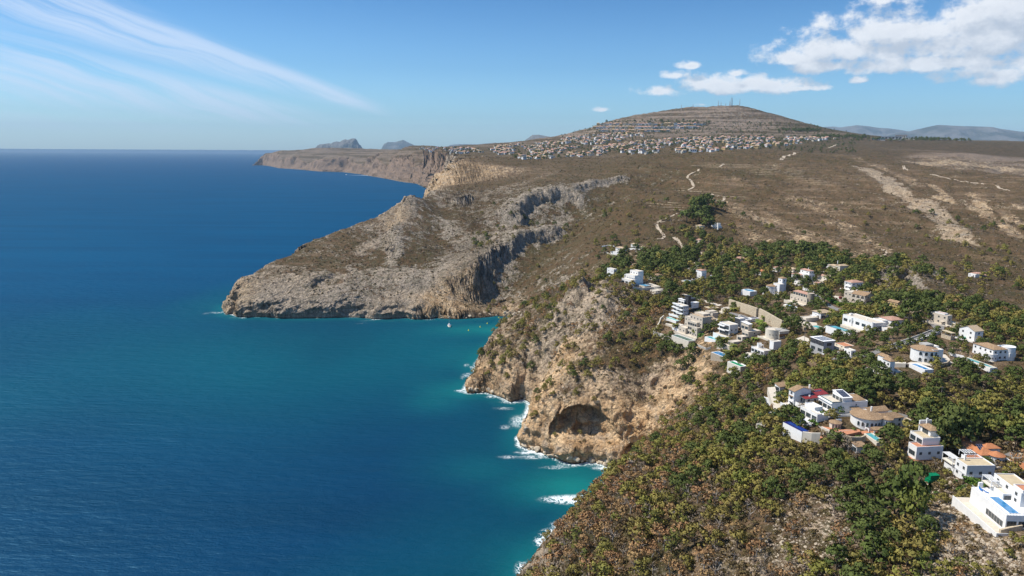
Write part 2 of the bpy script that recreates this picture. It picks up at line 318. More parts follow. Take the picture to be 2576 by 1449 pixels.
def height(x, y, full=True):
    b = base_h(x, y)
    cr, crock = crests(x, y); b = b + cr
    d = coast_dist(x, y)
    rock, green, warm, rel = ground_char(x, y)
    r = np.hypot(x, y); rock = np.maximum(rock, crock*.9)
    # buttresses and gullies pull the foot of the cliff in and out
    gul = fbm2(x, y, 34*1.0, 3, 5, .5, True); gul2 = fbm2(x, y, 11, 3, 9, .5)
    gulf = fbm2(x, y, 190, 4, 15, .55, True)
    near = 1 - sstep(1300, 2500, r)
    dd = d + near*(gul*4.0 + gul2*2.0)*sstep(-6, 6, d) + (1-near)*(gulf*130)*sstep(0, 60, d)
    st = steepness(x, y)
    cl = np.where(dd > 0, dd*st + 1.5*(1-np.exp(-np.maximum(dd, 0)/1.5)), dd*.8)
    k = 2.5 + r/900
    hmin = -k*np.logaddexp(-b/k, -cl/k)   # smooth minimum
    h = np.where(d > 0, hmin, np.minimum(d*.8, -0.3))
    onland = sstep(0, 9, d)
    hills = sstep(620, 900, r)*(1-sstep(2300, 3000, r))*sstep(0, 80, d - 40)*sstep(60, 160, x + (y-790)*-.17 + 20)
    h = h + hills*(15*fbm2(x + .5*y, y*.45, 150, 4, 611, .5, True) + 3*fbm2(x, y, 34, 3, 617, .55, True))
    n = fbm2(x, y, 62, 4, 21, .55) * near + (1-near)*fbm2(x, y, 420, 5, 31, .55)*1.2
    h = h + n * rel * 2.0 * onland
    if full:
        rr = fbm2(x, y, 9, 5, 41, .62, True)*near + (1-near)*fbm2(x, y, 90, 5, 43, .6, True)
        amp = rel * (.25 + .9*rock) * np.where(r < 1400, 1, 1.6)
        h = h + rr * amp * sstep(-1, 5, d) * .8
        # dipping strata ridges on rocky ground
        h = h + near * rel * rock * .5 * fbm2(x*.8 + y*.6, (y*.8 - x*.6)*.28, 5.5, 3, 51, .6, True) * sstep(1, 6, d)
    # blocks at the water's edge
    return h, d, rock, green, warm, rel
# ------------------------------------------------------------------ polar sheet, spacing grows with distance; more rings where the ground is steep
TH0, TH1, NT_ = -.47, .74, 800
R0, R1, NF, NR = 118.0, 12500.0, 1300, 820
th = np.linspace(TH0, TH1, NT_); lr = np.linspace(math.log(R0), math.log(R1), NF)
TT, LL = np.meshgrid(th, lr, indexing='ij'); RR = np.exp(LL); XX = RR*np.sin(TT); YY = RR*np.cos(TT)
hb, dco, *_r = height(XX, YY, False)
_rr = np.exp(LL); SLU = np.hypot(np.gradient(hb, lr, axis=1)/_rr, np.gradient(hb, th, axis=0)/_rr)
hb = np.maximum(hb, -3)
dh = np.abs(np.diff(hb, axis=1)); dr = np.diff(RR, axis=1)
el = np.arctan2(hb - CAM_H, RR)
vis = np.abs(np.diff(el, axis=1)) + .25*dh/RR[:,1:] + .0006
vis = np.where((dco[:,1:] < -25) , vis*.08, vis)
def sm(a, k, ax):
    c = np.cumsum(np.concatenate([np.repeat(a.take([0], ax), k+1, ax), a, np.repeat(a.take([-1], ax), k, ax)], ax), ax)
    n = a.shape[ax]; i = np.arange(n)
    return (c.take(i + 2*k + 1, ax) - c.take(i, ax)) / (2*k+1)
vis = sm(sm(vis, 3, 1), 12, 0); vis = sm(vis, 12, 0)
cs = np.concatenate([np.zeros((NT_, 1)), np.cumsum(vis, 1)], 1); cs /= cs[:,-1:]
want = np.linspace(0, 1, NR)
LR = np.stack([np.interp(want, cs[i], lr) for i in range(NT_)])
TT = np.repeat(th[:,None], NR, 1); RR = np.exp(LR); XX = RR*np.sin(TT); YY = RR*np.cos(TT)
H, D, ROCK, GREEN, WARM, REL = height(XX, YY)
print('heights', round(time.time()-T0, 1))
# long features read off the photograph: outcrop bands and old farming terraces
TERRACE = np.zeros_like(H)
def near_line(pix, halfw):
    P = [on_ground(*p) for p in pix]; best = np.full(XX.shape, 1e9)
    for (ax, ay), (bx, by) in zip(P, P[1:]):
        dx, dy = bx-ax, by-ay; t = np.clip(((XX-ax)*dx+(YY-ay)*dy)/(dx*dx+dy*dy+1e-9), 0, 1); best = np.minimum(best, np.hypot(XX-ax-t*dx, YY-ay-t*dy))
    best = best + fbm2(XX, YY, halfw*2.2, 3, 77)*halfw*.8
    return sstep(halfw*1.3, halfw*.6, best)
for pix, hw, rk_, wm_ in [([(2165,425),(2250,480),(2330,530),(2390,585),(2418,620)], 17, .8, .1), ([(2150,400),(2230,430),(2300,470)], 14, .35, .3), ([(2100,560),(2160,600),(2200,640)], 16, .4, .45), ([(1930,560),(2020,600),(2100,650)], 26, .38, .5),
                          ([(2000,500),(2080,540)], 22, .3, .4), ([(2330,465),(2430,500),(2576,570)], 9, .5, .5), ([(2360,500),(2470,540),(2576,600)], 10, .45, .5), ([(2440,480),(2576,530)], 9, .4, .4), ([(2260,405),(2400,405),(2576,420)], 22, .35, .2), ([(1880,590),(1960,640)], 20, .3, .4),
                          ([(2230,690),(2290,720),(2330,770)], 14, .7, -.3), ([(1820,520),(1900,560)], 18, .3, .4), ([(1860,430),(1960,420)], 30, .2, .2), ([(1280,470),(1400,430)], 20, .3, .1), ([(1030,495),(1000,560),(985,600),(900,640)], 15, .35, .1), ([(760,740),(900,700),(1000,690)], 30, .25, .1), ([(1130,560),(1170,620),(1150,690)], 26, .25, .0), ([(1190,720),(1240,660),(1320,600),(1420,560)], 20, .3, .1), ([(1240,610),(1290,560),(1350,510),(1460,480)], 22, .3, .1), ([(1010,700),(1080,740),(1160,750)], 24, .3, .1)]:
    m_ = near_line(pix, hw); ROCK = ROCK + m_*rk_; WARM = np.clip(WARM + m_*wm_, 0, 1)
for pix, hw in [([(1690,480),(1830,500)], 22), ([(1770,420),(1880,425)], 40), ([(2000,450),(2080,470)], 30), ([(1640,520),(1700,540)], 16), ([(1910,440),(1990,430)], 30), ([(1590,650),(1700,640)], 16)]: TERRACE = np.maximum(TERRACE, near_line(pix, hw))
hl = sstep(700, 800, YY)*sstep(40, -40, XX - (-20 + (YY-790)*.17))*(RR < 1420)
ROCK = np.clip(ROCK + hl*(.02 + .34*fbm2(XX + YY*.6, YY*.5, 55, 4, 707, .6, True)), 0, 1.2)
# push the steep ground about in 3-D: ledges, overhangs, the sea cave
SL = np.stack([np.interp(LR[i], lr, SLU[i]) for i in range(NT_)])
steep = sstep(.55, 1.4, SL)
nearm = 1 - sstep(1300, 2500, RR)
sc = np.where(RR < 1400, 8.0, 70.0)
amp = steep*sstep(.5, 5, H)*np.where(RR < 700, 1.8, np.where(RR < 1400, 2.8, 16.0))
ZZ = H.copy()
for k in range(3):
    f = 2.1**k
    XX = XX + amp*(.55**k)*noise3(XX*f/sc, YY*f/sc, ZZ*f/sc*1.5, 60+k)
    YY = YY + amp*(.55**k)*noise3(XX*f/sc, YY*f/sc, ZZ*f/sc*1.5, 70+k)
    ZZ = ZZ + .5*amp*(.55**k)*noise3(XX*f/sc, YY*f/sc, ZZ*f/sc*1.5, 80+k)
crk = noise3(XX/5.5, YY/5.5, ZZ/24, 91); crk2 = noise3(XX/2.6, YY/2.6, ZZ/9, 93); crk3 = noise3(XX/14, YY/14, ZZ/60, 95)
push = steep*sstep(.8, 1.7, SL)*sstep(1, 6, H)*((1-2*np.abs(crk))*1.7 + (1-2*np.abs(crk2))*.7 + (1-2*np.abs(crk3))*2.6)*np.where(RR < 1400, 1, 0)
ledge = np.abs(((ZZ + 2.5*noise3(XX/20, YY/20, ZZ*0, 97))/6.5) % 1 - .5)*2
YY = YY - push*.9 - steep*sstep(1, 6, H)*(ledge-.5)*1.6*(RR < 1400); XX = XX - push*.5
# sea cave in the near cliff and small ones at the water line of the headland
def cave(cx, cy, wid, z0, z1, depth, ang=0.0):
    global XX, YY
    ax = (XX-cx)*math.cos(ang) + (YY-cy)*math.sin(ang)
    dist = np.hypot(XX-cx, YY-cy)
    wx = np.clip(1-(ax/wid)**2, 0, 1)
    top = z0 + (z1-z0)*np.sqrt(wx)
    g = sstep(z0-1, z0+3, ZZ)*sstep(top+1.5, top-1.5, ZZ)*np.sqrt(wx)*sstep(wid*1.6, wid*1.1, dist)
    XX = XX - math.sin(ang)*g*depth; YY = YY + math.cos(ang)*g*depth
cave(CAVE[0]+1, CAVE[1]+6, 21, 11, 31, 15, .12)
for (u, v, w, zt, dp) in [(1545, 1050, 8, 30, 6), (1590, 1165, 5, 13, 9), (1265, 785, 8, 14, 9), (1332, 779, 8, 16, 10), (960, 800, 5, 9, 6), (650, 790, 9, 9, 5), (1225, 985, 4, 6, 4), (1330, 935, 9, 24, 5)]:
    p = at_z(u, v, 0); cave(p[0], p[1]+3, w, 1 if zt < 20 else zt*.4, zt, dp)
# ------------------------------------------------------------------ terrain pieces
def grid_mesh(name, X, Y, Z, keep=None, attrs=None):
    nt, nr = X.shape
    idx = np.arange(nt*nr).reshape(nt, nr)
    q = np.stack([idx[:-1,:-1], idx[:-1,1:], idx[1:,1:], idx[1:,:-1]], -1).reshape(-1, 4)[:, ::-1]
    if keep is not None: q = q[keep.ravel()]
    used = np.unique(q); remap = np.zeros(nt*nr, np.int32); remap[used] = np.arange(len(used)); q = remap[q]
    me = bpy.data.meshes.new(name)
    me.vertices.add(len(used)); me.vertices.foreach_set('co', np.stack([X.ravel()[used], Y.ravel()[used], Z.ravel()[used]], -1).astype(np.float32).ravel())
    me.loops.add(q.size); me.loops.foreach_set('vertex_index', q.astype(np.int32).ravel())
    me.polygons.add(len(q)); me.polygons.foreach_set('loop_start', np.arange(0, q.size, 4, dtype=np.int32)); me.polygons.foreach_set('loop_total', np.full(len(q), 4, np.int32))
    me.polygons.foreach_set('use_smooth', np.ones(len(q), bool))
    if attrs:
        for an, chans in attrs.items():
            a = me.attributes.new(an, 'FLOAT_COLOR', 'POINT')
            c = np.stack([ch.ravel()[used] for ch in chans] + [np.ones(len(used))], -1).astype(np.float32); a.data.foreach_set('color', c.ravel())
    me.update(); me.validate()
    ob = bpy.data.objects.new(name, me); COL.objects.link(ob); return ob
GX, GY, GZ = XX, YY, ZZ
qd = lambda a: a[:-1,:-1]
above = (np.maximum(np.maximum(ZZ[:-1,:-1], ZZ[1:,:-1]), np.maximum(ZZ[:-1,1:], ZZ[1:,1:])) > -4)
attrs = {'ground': (ROCK, GREEN, WARM), 'form': (np.clip(SL/3, 0, 1), np.clip(D/60, 0, 1), TERRACE)}
rq, tq, dq = qd(RR), qd(TT), qd(D)
_bx, _by = qd(XX), qd(YY)
# headland = beyond the bay and left of the valley; near_cliff = seaward part of this side; the rest by distance
u0 = at_y(1560, 600, 1000); val = _bx < (-20 + (_by-790)*.17)
region = np.full(rq.shape, 0)
region[(rq > 1420)] = 3
region[(rq <= 1420) & (_by > 735) & val] = 1
region[(rq > 3000) & (_bx < 20 + _by*-.03)] = 2
region[(rq <= 1420) & (_by > 700) & ~val] = 4
region[(region == 0) & (dq < 120) & (_by > 360)] = 5
TERR = {}
for k, nm in enumerate(['wooded_hillside', 'headland', 'far_headland', 'mountain_slopes', 'scrub_hills', 'sea_cliff']):
    o = grid_mesh(nm, XX, YY, ZZ, above & (region == k), attrs); o['kind'] = 'structure'; TERR[nm] = o
print('terrain', round(time.time()-T0, 1))
# ------------------------------------------------------------------ materials
def new_mat(name):
    m = bpy.data.materials.new(name); m.use_nodes = True; N = NT(m.node_tree)
    return m, N, m.node_tree.nodes['Principled BSDF']
def geo_pos(N): return N.n.new('ShaderNodeNewGeometry').outputs['Position']
def bump(N, b, h, strength, dist):
    n = N.n.new('ShaderNodeBump'); n.inputs['Strength'].default_value = strength; n.inputs['Distance'].default_value = dist
    N.val(n.inputs['Height'], h); N.l.new(n.outputs[0], b.inputs['Normal'])
def terrain_mat(name='ground', kr=(1, 1, 1)):
    m, N, b = new_mat(name)
    P = geo_pos(N)
    a = N.n.new('ShaderNodeAttribute'); a.attribute_name = 'ground'; rock, green, warm = N.sep(a.outputs['Color'])
    f = N.n.new('ShaderNodeAttribute'); f.attribute_name = 'form'; slope, coast, rel = N.sep(f.outputs['Color'])
    r = N.vmath('LENGTH', P); far = N.ramp(r, 1200, 3500)
    n1 = N.noise(P, .012, 5, .6); n2 = N.noise(P, .07, 6, .62); n3 = N.noise(P, .45, 5, .65)
    nf = N.noise(P, .0035, 6, .65); 
    soil = N.mix(N.ramp(n2, .35, .65), (.120, .070, .036), (.200, .122, .066))
    soil = N.mix(warm, soil, N.mix(N.ramp(n3, .3, .7), (.165, .108, .062), (.245, .168, .100)))
    scrubc = N.mix(N.ramp(n3, .35, .68), (.058, .040, .017), (.140, .084, .040))
    scrubc = N.mix(N.math('MULTIPLY', green, N.ramp(n2, .35, .6)), scrubc, (.052, .058, .020))
    cover = N.ramp(N.math('ADD', N.math('MULTIPLY', n3, .5), N.math('ADD', N.math('MULTIPLY', n2, .5), N.math('MULTIPLY', warm, -.10))), .36, .50)
    strat = N.noise(N.mapping(P, scale=(.010, .010, .30)), 1.0, 6, .66)
    sl = N.math('MULTIPLY', N.ramp(strat, .50, .60), N.ramp(N.math('ADD', warm, N.math('MULTIPLY', nf, .5)), .35, .95))
    veg = N.mix(cover, soil, scrubc)
    sf = N.noise(N.mapping(P, scale=(.0022, .0022, .075)), 1.0, 7, .68)
    veg = N.mix(N.math('MULTIPLY', N.math('MULTIPLY', N.ramp(sf, .42, .56), N.ramp(rock, .12, .5)), N.math('MULTIPLY', far, .8)), veg, (.36, .27, .21))
    veg = N.mix(N.math('MULTIPLY', sl, N.ramp(n3, .35, .6)), veg, (.29, .205, .130))
    zz = N.math('FRACT', N.math('DIVIDE', N.math('ADD', N.sep(P)[2], N.math('MULTIPLY', n2, 1.5)), 2.6))
    tl = N.math('MULTIPLY', N.math('MULTIPLY', N.ramp(N.math('ABSOLUTE', N.math('SUBTRACT', zz, .5)), .16, .08), rel), N.ramp(n3, .3, .5))
    veg = N.mix(tl, veg, (.36, .28, .19))
    # limestone: grey, patched with ochre, streaked
    st = N.math('ADD', N.math('MULTIPLY', N.noise(N.mapping(P, scale=(.5, .5, .07)), .9, 7, .7), .6), N.math('MULTIPLY', N.noise(P, .22, 6, .65), .4))
    rk = N.mix(N.ramp(st, .32, .70), (.20, .158, .120), (.53, .445, .350))
    och = N.mix(N.ramp(N.noise(P, .12, 5, .6), .35, .65), (.40, .26, .14), (.66, .49, .31))
    rk = N.mix(N.math('MULTIPLY', N.ramp(warm, .2, .85), N.ramp(n2, .32, .50)), rk, och)
    rk = N.mix(1.0, rk, kr, 'MULTIPLY')
    vo = N.voro(N.vmath('ADD', P, N.vmath('SCALE', N.noise(P, .3, 2, .5, 0, True), sc=2.5)), .28, 'DISTANCE_TO_EDGE')
    rk = N.mix(N.ramp(vo, 0.0, .10, .55, 0), rk, (.07, .06, .05))
    rocky = N.math('ADD', N.math('MULTIPLY', rock, .75), N.math('ADD', N.math('MULTIPLY', slope, .9), N.math('MULTIPLY', N.math('SUBTRACT', N.math('ADD', N.math('MULTIPLY', n2, .38), N.math('ADD', N.math('MULTIPLY', n3, .30), N.math('MULTIPLY', N.noise(P, .17, 9, .82), .32))), .5), 3.3)))
    rm = N.ramp(rocky, .52, .74)
    c = N.mix(rm, veg, rk)
    # green growing in the rock's cracks
    gr = N.math('MULTIPLY', N.ramp(N.noise(P, .16, 6, .68), .47, .56), N.math('ADD', .08, N.math('MULTIPLY', green, 1.1)))
    c = N.mix(N.math('MULTIPLY', gr, N.ramp(slope, .75, .35)), c, (.048, .050, .020))
    # dark wet band of the splash zone
    z = N.sep(P)[2]
    c = N.mix(N.math('MULTIPLY', N.ramp(N.math('ADD', z, N.math('MULTIPLY', n3, 3)), 3.4, 1.6), N.ramp(r, 3000, 1500)), c, (.055, .045, .033))
    N.l.new(c, b.inputs['Base Color']); b.inputs['Roughness'].default_value = .95; b.inputs['Specular IOR Level'].default_value = .15
    hgt = N.math('ADD', N.math('MULTIPLY', N.noise(P, .35, 7, .68), 2.0), N.math('ADD', N.math('MULTIPLY', vo, N.math('MULTIPLY', rm, 1.2)), N.math('MULTIPLY', cover, .5)))
    hgt = N.math('ADD', hgt, N.math('MULTIPLY', N.math('MULTIPLY', N.noise(N.mapping(P, scale=(1, 1, .5)), .022, 7, .68), far), 24))
    bump(N, b, hgt, .85, 1.6)
    return m
GROUND = terrain_mat()
GROUND_CLIFF = terrain_mat('cliff_ground', (1.20, 1.13, 1.04)); GROUND_FAR = terrain_mat('far_ground', (.78, .66, .60))
for k_, o in TERR.items(): o.data.materials.append(GROUND_FAR if k_ == 'far_headland' else (GROUND_CLIFF if k_ == 'sea_cliff' else GROUND))

def water_mat():
    m, N, b = new_mat('sea_water')
    P = geo_pos(N); a = N.n.new('ShaderNodeAttribute'); a.attribute_name = 'water'; shal, foam, turq = N.sep(a.outputs['Color'])
    r = N.vmath('LENGTH', P)
    big = N.noise(N.mapping(P, scale=(1, .55, 1), rot=(0, 0, .25)), .0035, 4, .5)
    str_ = N.noise(N.mapping(P, scale=(.35, 2.2, 1), rot=(0, 0, .12)), .006, 6, .6)
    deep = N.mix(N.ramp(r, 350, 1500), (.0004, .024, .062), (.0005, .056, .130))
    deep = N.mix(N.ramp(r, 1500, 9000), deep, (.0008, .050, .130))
    st2 = N.noise(N.mapping(P, scale=(.12, 1.0, 1), rot=(0, 0, .06)), .03, 6, .65)
    deep = N.mix(N.ramp(N.math('ADD', N.math('MULTIPLY', str_, .6), N.math('MULTIPLY', st2, .4)), .40, .62, 0, .6), deep, (.0006, .034, .090))
    teal = N.mix(N.ramp(big, .35, .65), (.0004, .046, .072), (.0008, .080, .105))
    c = N.mix(shal, deep, teal)
    c = N.mix(turq, c, (.006, .170, .155))
    fn = N.noise(N.mapping(P, scale=(1, 1, 1)), .32, 8, .68, 1.2)
    fl = N.math('ABSOLUTE', N.math('SUBTRACT', fn, .5))
    fm = N.math('MULTIPLY', N.ramp(N.math('SUBTRACT', N.math('ADD', foam, N.math('MULTIPLY', N.math('SUBTRACT', .085, fl), 5.5)), .66), 0, .3), N.ramp(foam, .08, .3))
    c = N.mix(fm, c, (.72, .78, .80))
    N.l.new(c, b.inputs['Base Color']); b.inputs['Specular IOR Level'].default_value = 0; b.inputs['Roughness'].default_value = 1
    gl = N.n.new('ShaderNodeBsdfGlossy'); gl.inputs['Roughness'].default_value = .42; gl.inputs['Color'].default_value = (.3, .7, 1, 1)
    fr = N.n.new('ShaderNodeFresnel'); fr.inputs['IOR'].default_value = 1.33; mx = N.n.new('ShaderNodeMixShader')
    # a ruffled sea never reaches mirror reflection at grazing angles
    N.l.new(N.math('MULTIPLY', N.math('MINIMUM', fr.outputs[0], .06), N.math('SUBTRACT', 1.0, fm)), mx.inputs[0]); N.l.new(b.outputs[0], mx.inputs[1]); N.l.new(gl.outputs[0], mx.inputs[2])
    N.l.new(mx.outputs[0], N.n['Material Output'].inputs['Surface'])
    w = N.math('ADD', N.math('MULTIPLY', N.noise(N.mapping(P, scale=(.5, 1.6, 1), rot=(0, 0, .2)), .06, 6, .62), 1.2), N.math('ADD', N.noise(N.mapping(P, scale=(.6, 1.4, 1), rot=(0, 0, .3)), .14, 4, .6), N.math('MULTIPLY', N.noise(P, .9, 3, .6), .15)))
    bump(N, b, w, .55, 2.0); bn = b.inputs['Normal'].links[0].from_socket; N.l.new(bn, gl.inputs['Normal']); N.l.new(bn, fr.inputs['Normal'])
    return m
WATER = water_mat()
def build_sea():
    th = np.linspace(-1.25, 1.1, 520); lr = np.linspace(math.log(110), math.log(12000), 620)
    T, L = np.meshgrid(th, lr, indexing='ij'); R = np.exp(L); X = R*np.sin(T); Y = R*np.cos(T)
    d = coast_dist(X, Y)
    blobs = lambda L_: np.max([g*np.exp(-(((X-p[0])/rx)**2 + ((Y-p[1])/ry)**2)) for (p, rx, ry, g) in L_], axis=0)
    sh = sstep(60, 760, 1150-R)*0
    tealL = [(at_z(900, 880), 330, 190, .95), (at_z(300, 860), 300, 150, .5), (at_z(1150, 900), 120, 80, .8), (at_z(0, 1000), 300, 110, .45), (at_z(1400, 1250), 60, 50, .8), (at_z(850, 960), 160, 60, .6)]
    turL = [(at_z(1455, 1225), 34, 20, .75), (at_z(1505, 1250), 18, 14, 1.0), (at_z(1400, 1200), 26, 16, .4), (at_z(1250, 830), 60, 26, .62), (at_z(1130, 985), 26, 30, .30), (at_z(1100, 1010), 22, 24, .26), (at_z(1330, 820), 40, 22, .8),
            (at_z(1180, 900), 30, 40, .22), (at_z(1340, 1060), 14, 22, .35), (at_z(1230, 1180), 30, 22, .18), (at_z(1350, 1400), 26, 22, .22)]
    shal = np.maximum(blobs(tealL), .7*sstep(-130, -10, d)*(R < 1500))
    turq = blobs(turL) * (1 + .35*fbm2(X, Y, 45, 4, 91)) + .28*sstep(-22, 0, d)*(R < 1100)
    foam = sstep(-7.5, -.3, d)*.80*(R < 700) + sstep(-5, 0, d)*.62*((R >= 700) & (R < 1200)) + sstep(-60, 0, d)*.35*(R > 3500)
    wild = fbm2(X, Y, 26, 3, 95)
    foam = foam*(.72+.9*np.clip(wild+.1, 0, 1))
    fL = [(at_z(u, v), rx, ry, g) for (u, v, rx, ry, g) in [(1310,1060,9,16,.62),(1290,1012,12,5,.6),(1270,1028,12,4,.55),(1275,1075,7,7,.5),(1285,1150,10,4,.55),(1345,1150,14,4,.6),(1330,1138,10,4,.7),(1400,1175,14,3,.55),
          (1460,1255,13,5,.62),(1490,1242,8,4,.6),(1530,1175,12,4,.7),(1545,1190,8,4,.6),(1480,1165,9,3,.7),(1450,1255,20,6,.9),(1425,1320,4,8,.5),(1415,1325,6,7,.8),(1390,1345,6,7,.85),
          (1175,920,4,9,.5),(1180,945,6,10,.55),(1165,985,8,4,.7),(1165,950,3,14,.45),(545,795,14,5,.6),(520,797,8,9,.42),(600,808,14,3,.6),(1090,808,14,3,.55),(940,811,40,3,.42),(920,818,30,3,.4),(1420,1170,9,3,.6),(1240,1000,8,4,.55),(1372,1362,5,6,.8),(1325,1432,5,8,.7)]]
    foam = np.maximum(foam, blobs(fL))
    o = grid_mesh('sea', X, Y, np.zeros_like(X), None, {'water': (np.clip(shal, 0, 1), np.clip(foam, 0, 1), np.clip(turq, 0, 1))})
    o.data.materials.append(WATER); o['kind'] = 'structure'
    # the rest of the sea, out past the horizon: one ring joined under the same name
    th = np.linspace(-math.pi, math.pi, 181); rr = np.array([1, 60, 300, 3000, 30000, 280000.])
    T, R = np.meshgrid(th, rr, indexing='ij')
    o2 = grid_mesh('open_sea', R*np.sin(T), R*np.cos(T), np.full_like(R, -.35) - (R > 20000)*0, None, {'water': (R*0, R*0, R*0)})
    o2.data.materials.append(WATER); o2['kind'] = 'structure'
build_sea()
def far_mountain(name, pts, Y, depth, rough=.06, seed=1, foot=-20):
    """ridge seen far off: skyline pixels at distance Y, sloping down in front and behind"""
    us = np.array([p[0] for p in pts], float); vs = np.array([p[1] for p in pts], float)
    n = 220; uu = np.linspace(us[0], us[-1], n); vv = np.interp(uu, us, vs)
    P = np.array([at_y(a, b, Y) for a, b in zip(uu, vv)])
    s = np.linspace(-1, 1, 61)
    X = np.repeat(P[:,0:1], 61, 1); Yy = Y + s[None]*depth; Yy = np.repeat(Yy, n, 0)
    prof = (1-np.abs(s))**.8
    Z = P[:,2:3]*prof[None] + 0*X
    nz = fbm2(X, Yy, depth*.35, 5, seed, .6, True)
    Z = Z + nz*P[:,2].max()*rough*(1-np.abs(s))[None]*4*np.abs(s)[None]**.6
    Yy = Yy + fbm2(X, Z*2, depth*.3, 4, seed+3)*depth*.3*np.abs(s)[None]
    X = X + fbm2(Yy, Z*2, depth*.3, 4, seed+6)*depth*.15*np.abs(s)[None]
    edge = sstep(0, .04, np.linspace(0, 1, n))*sstep(0, .04, np.linspace(1, 0, n))
    Z = np.where(True, Z*(edge[:,None]*.999+.001), Z) + foot*(np.abs(s) > .99)[None]
    o = grid_mesh(name, X, Yy, Z); o.data.materials.append(MOUNTAIN); o['kind'] = 'structure'
    return o
def mountain_mat():
    m, N, b = new_mat('far_rock'); P = geo_pos(N)
    n = N.noise(P, .0012, 7, .62); z = N.n.new('ShaderNodeNewGeometry').outputs['Normal']; nz = N.sep(z)[2]
    c = N.mix(N.ramp(n, .4, .62), (.035, .045, .035), (.13, .125, .115))
    N.l.new(c, b.inputs['Base Color']); b.inputs['Roughness'].default_value = 1
    bump(N, b, N.noise(P, .002, 6, .65), .8, 120); return m
MOUNTAIN = mountain_mat()
far_mountain('rock_island', [(783,393),(792,378),(800,369),(815,367),(830,366),(842,361),(852,362),(864,355),(872,357),(880,353),(890,353),(897,366),(905,376),(915,381),(930,386),(945,393)], 17000, 700, .10, 3)
far_mountain('far_cape', [(958,384),(963,366),(972,361),(990,361),(1003,357),(1010,355),(1020,360),(1040,369),(1056,376),(1075,384)], 24000, 1200, .06, 7)
far_mountain('flat_ridge', [(1105,378),(1130,366),(1150,364),(1200,364),(1225,361),(1243,359),(1262,366),(1290,374)], 26000, 1500, .06, 9)
far_mountain('table_mountain', [(1295,368),(1320,350),(1335,339),(1350,338),(1380,343),(1410,340),(1440,336),(1480,340),(1520,350)], 14000, 1500, .06, 13)
far_mountain('mountain_range', [(1960,345),(2030,314),(2060,311),(2090,309),(2110,311),(2150,305),(2165,306),(2200,311),(2230,312),(2255,316),(2290,322),(2350,320),(2450,325),(2600,345)], 23000, 2500, .08, 17)
far_mountain('mountain_range', [(2200,345),(2240,325),(2290,318),(2330,307),(2358,302),(2385,303),(2410,304),(2470,305),(2530,312),(2600,322),(2700,330),(2850,345)], 19000, 2500, .08, 21)
# ------------------------------------------------------------------ haze
def build_haze():
    me = bpy.data.meshes.new('haze'); bm = bmesh.new(); bmesh.ops.create_cube(bm, size=1)
    for v in bm.verts: v.co = Vector((v.co.x*76000, v.co.y*76000, (v.co.z+.5)*1500 - 45))
    bm.to_mesh(me); bm.free(); o = bpy.data.objects.new('haze', me); COL.objects.link(o); o['kind'] = 'stuff'
    m = bpy.data.materials.new('haze'); m.use_nodes = True; N = NT(m.node_tree); N.n.clear()
    out = N.n.new('ShaderNodeOutputMaterial'); v = N.n.new('ShaderNodeVolumePrincipled')
    v.inputs['Color'].default_value = (.56, .78, 1, 1); v.inputs['Density'].default_value = HAZE; v.inputs['Anisotropy'].default_value = 0
    N.l.new(v.outputs[0], out.inputs['Volume']); me.materials.append(m)
HAZE = 2.6e-5
build_haze()
print('setting', round(time.time()-T0, 1))
# ------------------------------------------------------------------ mesh helpers
def ground_bvh():
    """one ray-casting tree over every terrain piece"""
    vs, fs, off = [], [], 0
    for o in TERR.values():
        me = o.data; n = len(me.vertices); co = np.empty(n*3, np.float32); me.vertices.foreach_get('co', co)
        vs.append(co.reshape(-1, 3)); q = np.empty(len(me.polygons)*4, np.int32); me.loops.foreach_get('vertex_index', q); fs.append(q.reshape(-1, 4) + off); off += n
    return BVHTree.FromPolygons(np.concatenate(vs).tolist(), np.concatenate(fs).tolist())
BVH = ground_bvh()
print('bvh', round(time.time()-T0, 1))
def hit(u, v):
    """where the sight line through a pixel (2576 px wide frame) meets the ground"""
    d = Vector(pix_dir(u, v)).normalized()
    p, n, i, t = BVH.ray_cast(Vector((0, 0, CAM_H)), d)
    if p is None: p = Vector(at_z(u, v, 0)) if d.z < -1e-4 else Vector((0, 0, CAM_H)) + d*3000; n = Vector((0, 0, 1))
    return p, n
def ground_z(x, y, default=0.0):
    p, n, i, t = BVH.ray_cast(Vector((x, y, 900)), Vector((0, 0, -1)))
    return p.z if p else default
def tag(o, label=None, cat=None, group=None, kind=None):
    if label: o['label'] = label
    if cat: o['category'] = cat
    if group: o['group'] = group
    if kind: o['kind'] = kind
    return o
def empty(name, loc, rz=0.0):
    o = bpy.data.objects.new(name, None); o.empty_display_size = 1; o.location = loc; o.rotation_euler = (0, 0, rz); COL.objects.link(o); return o
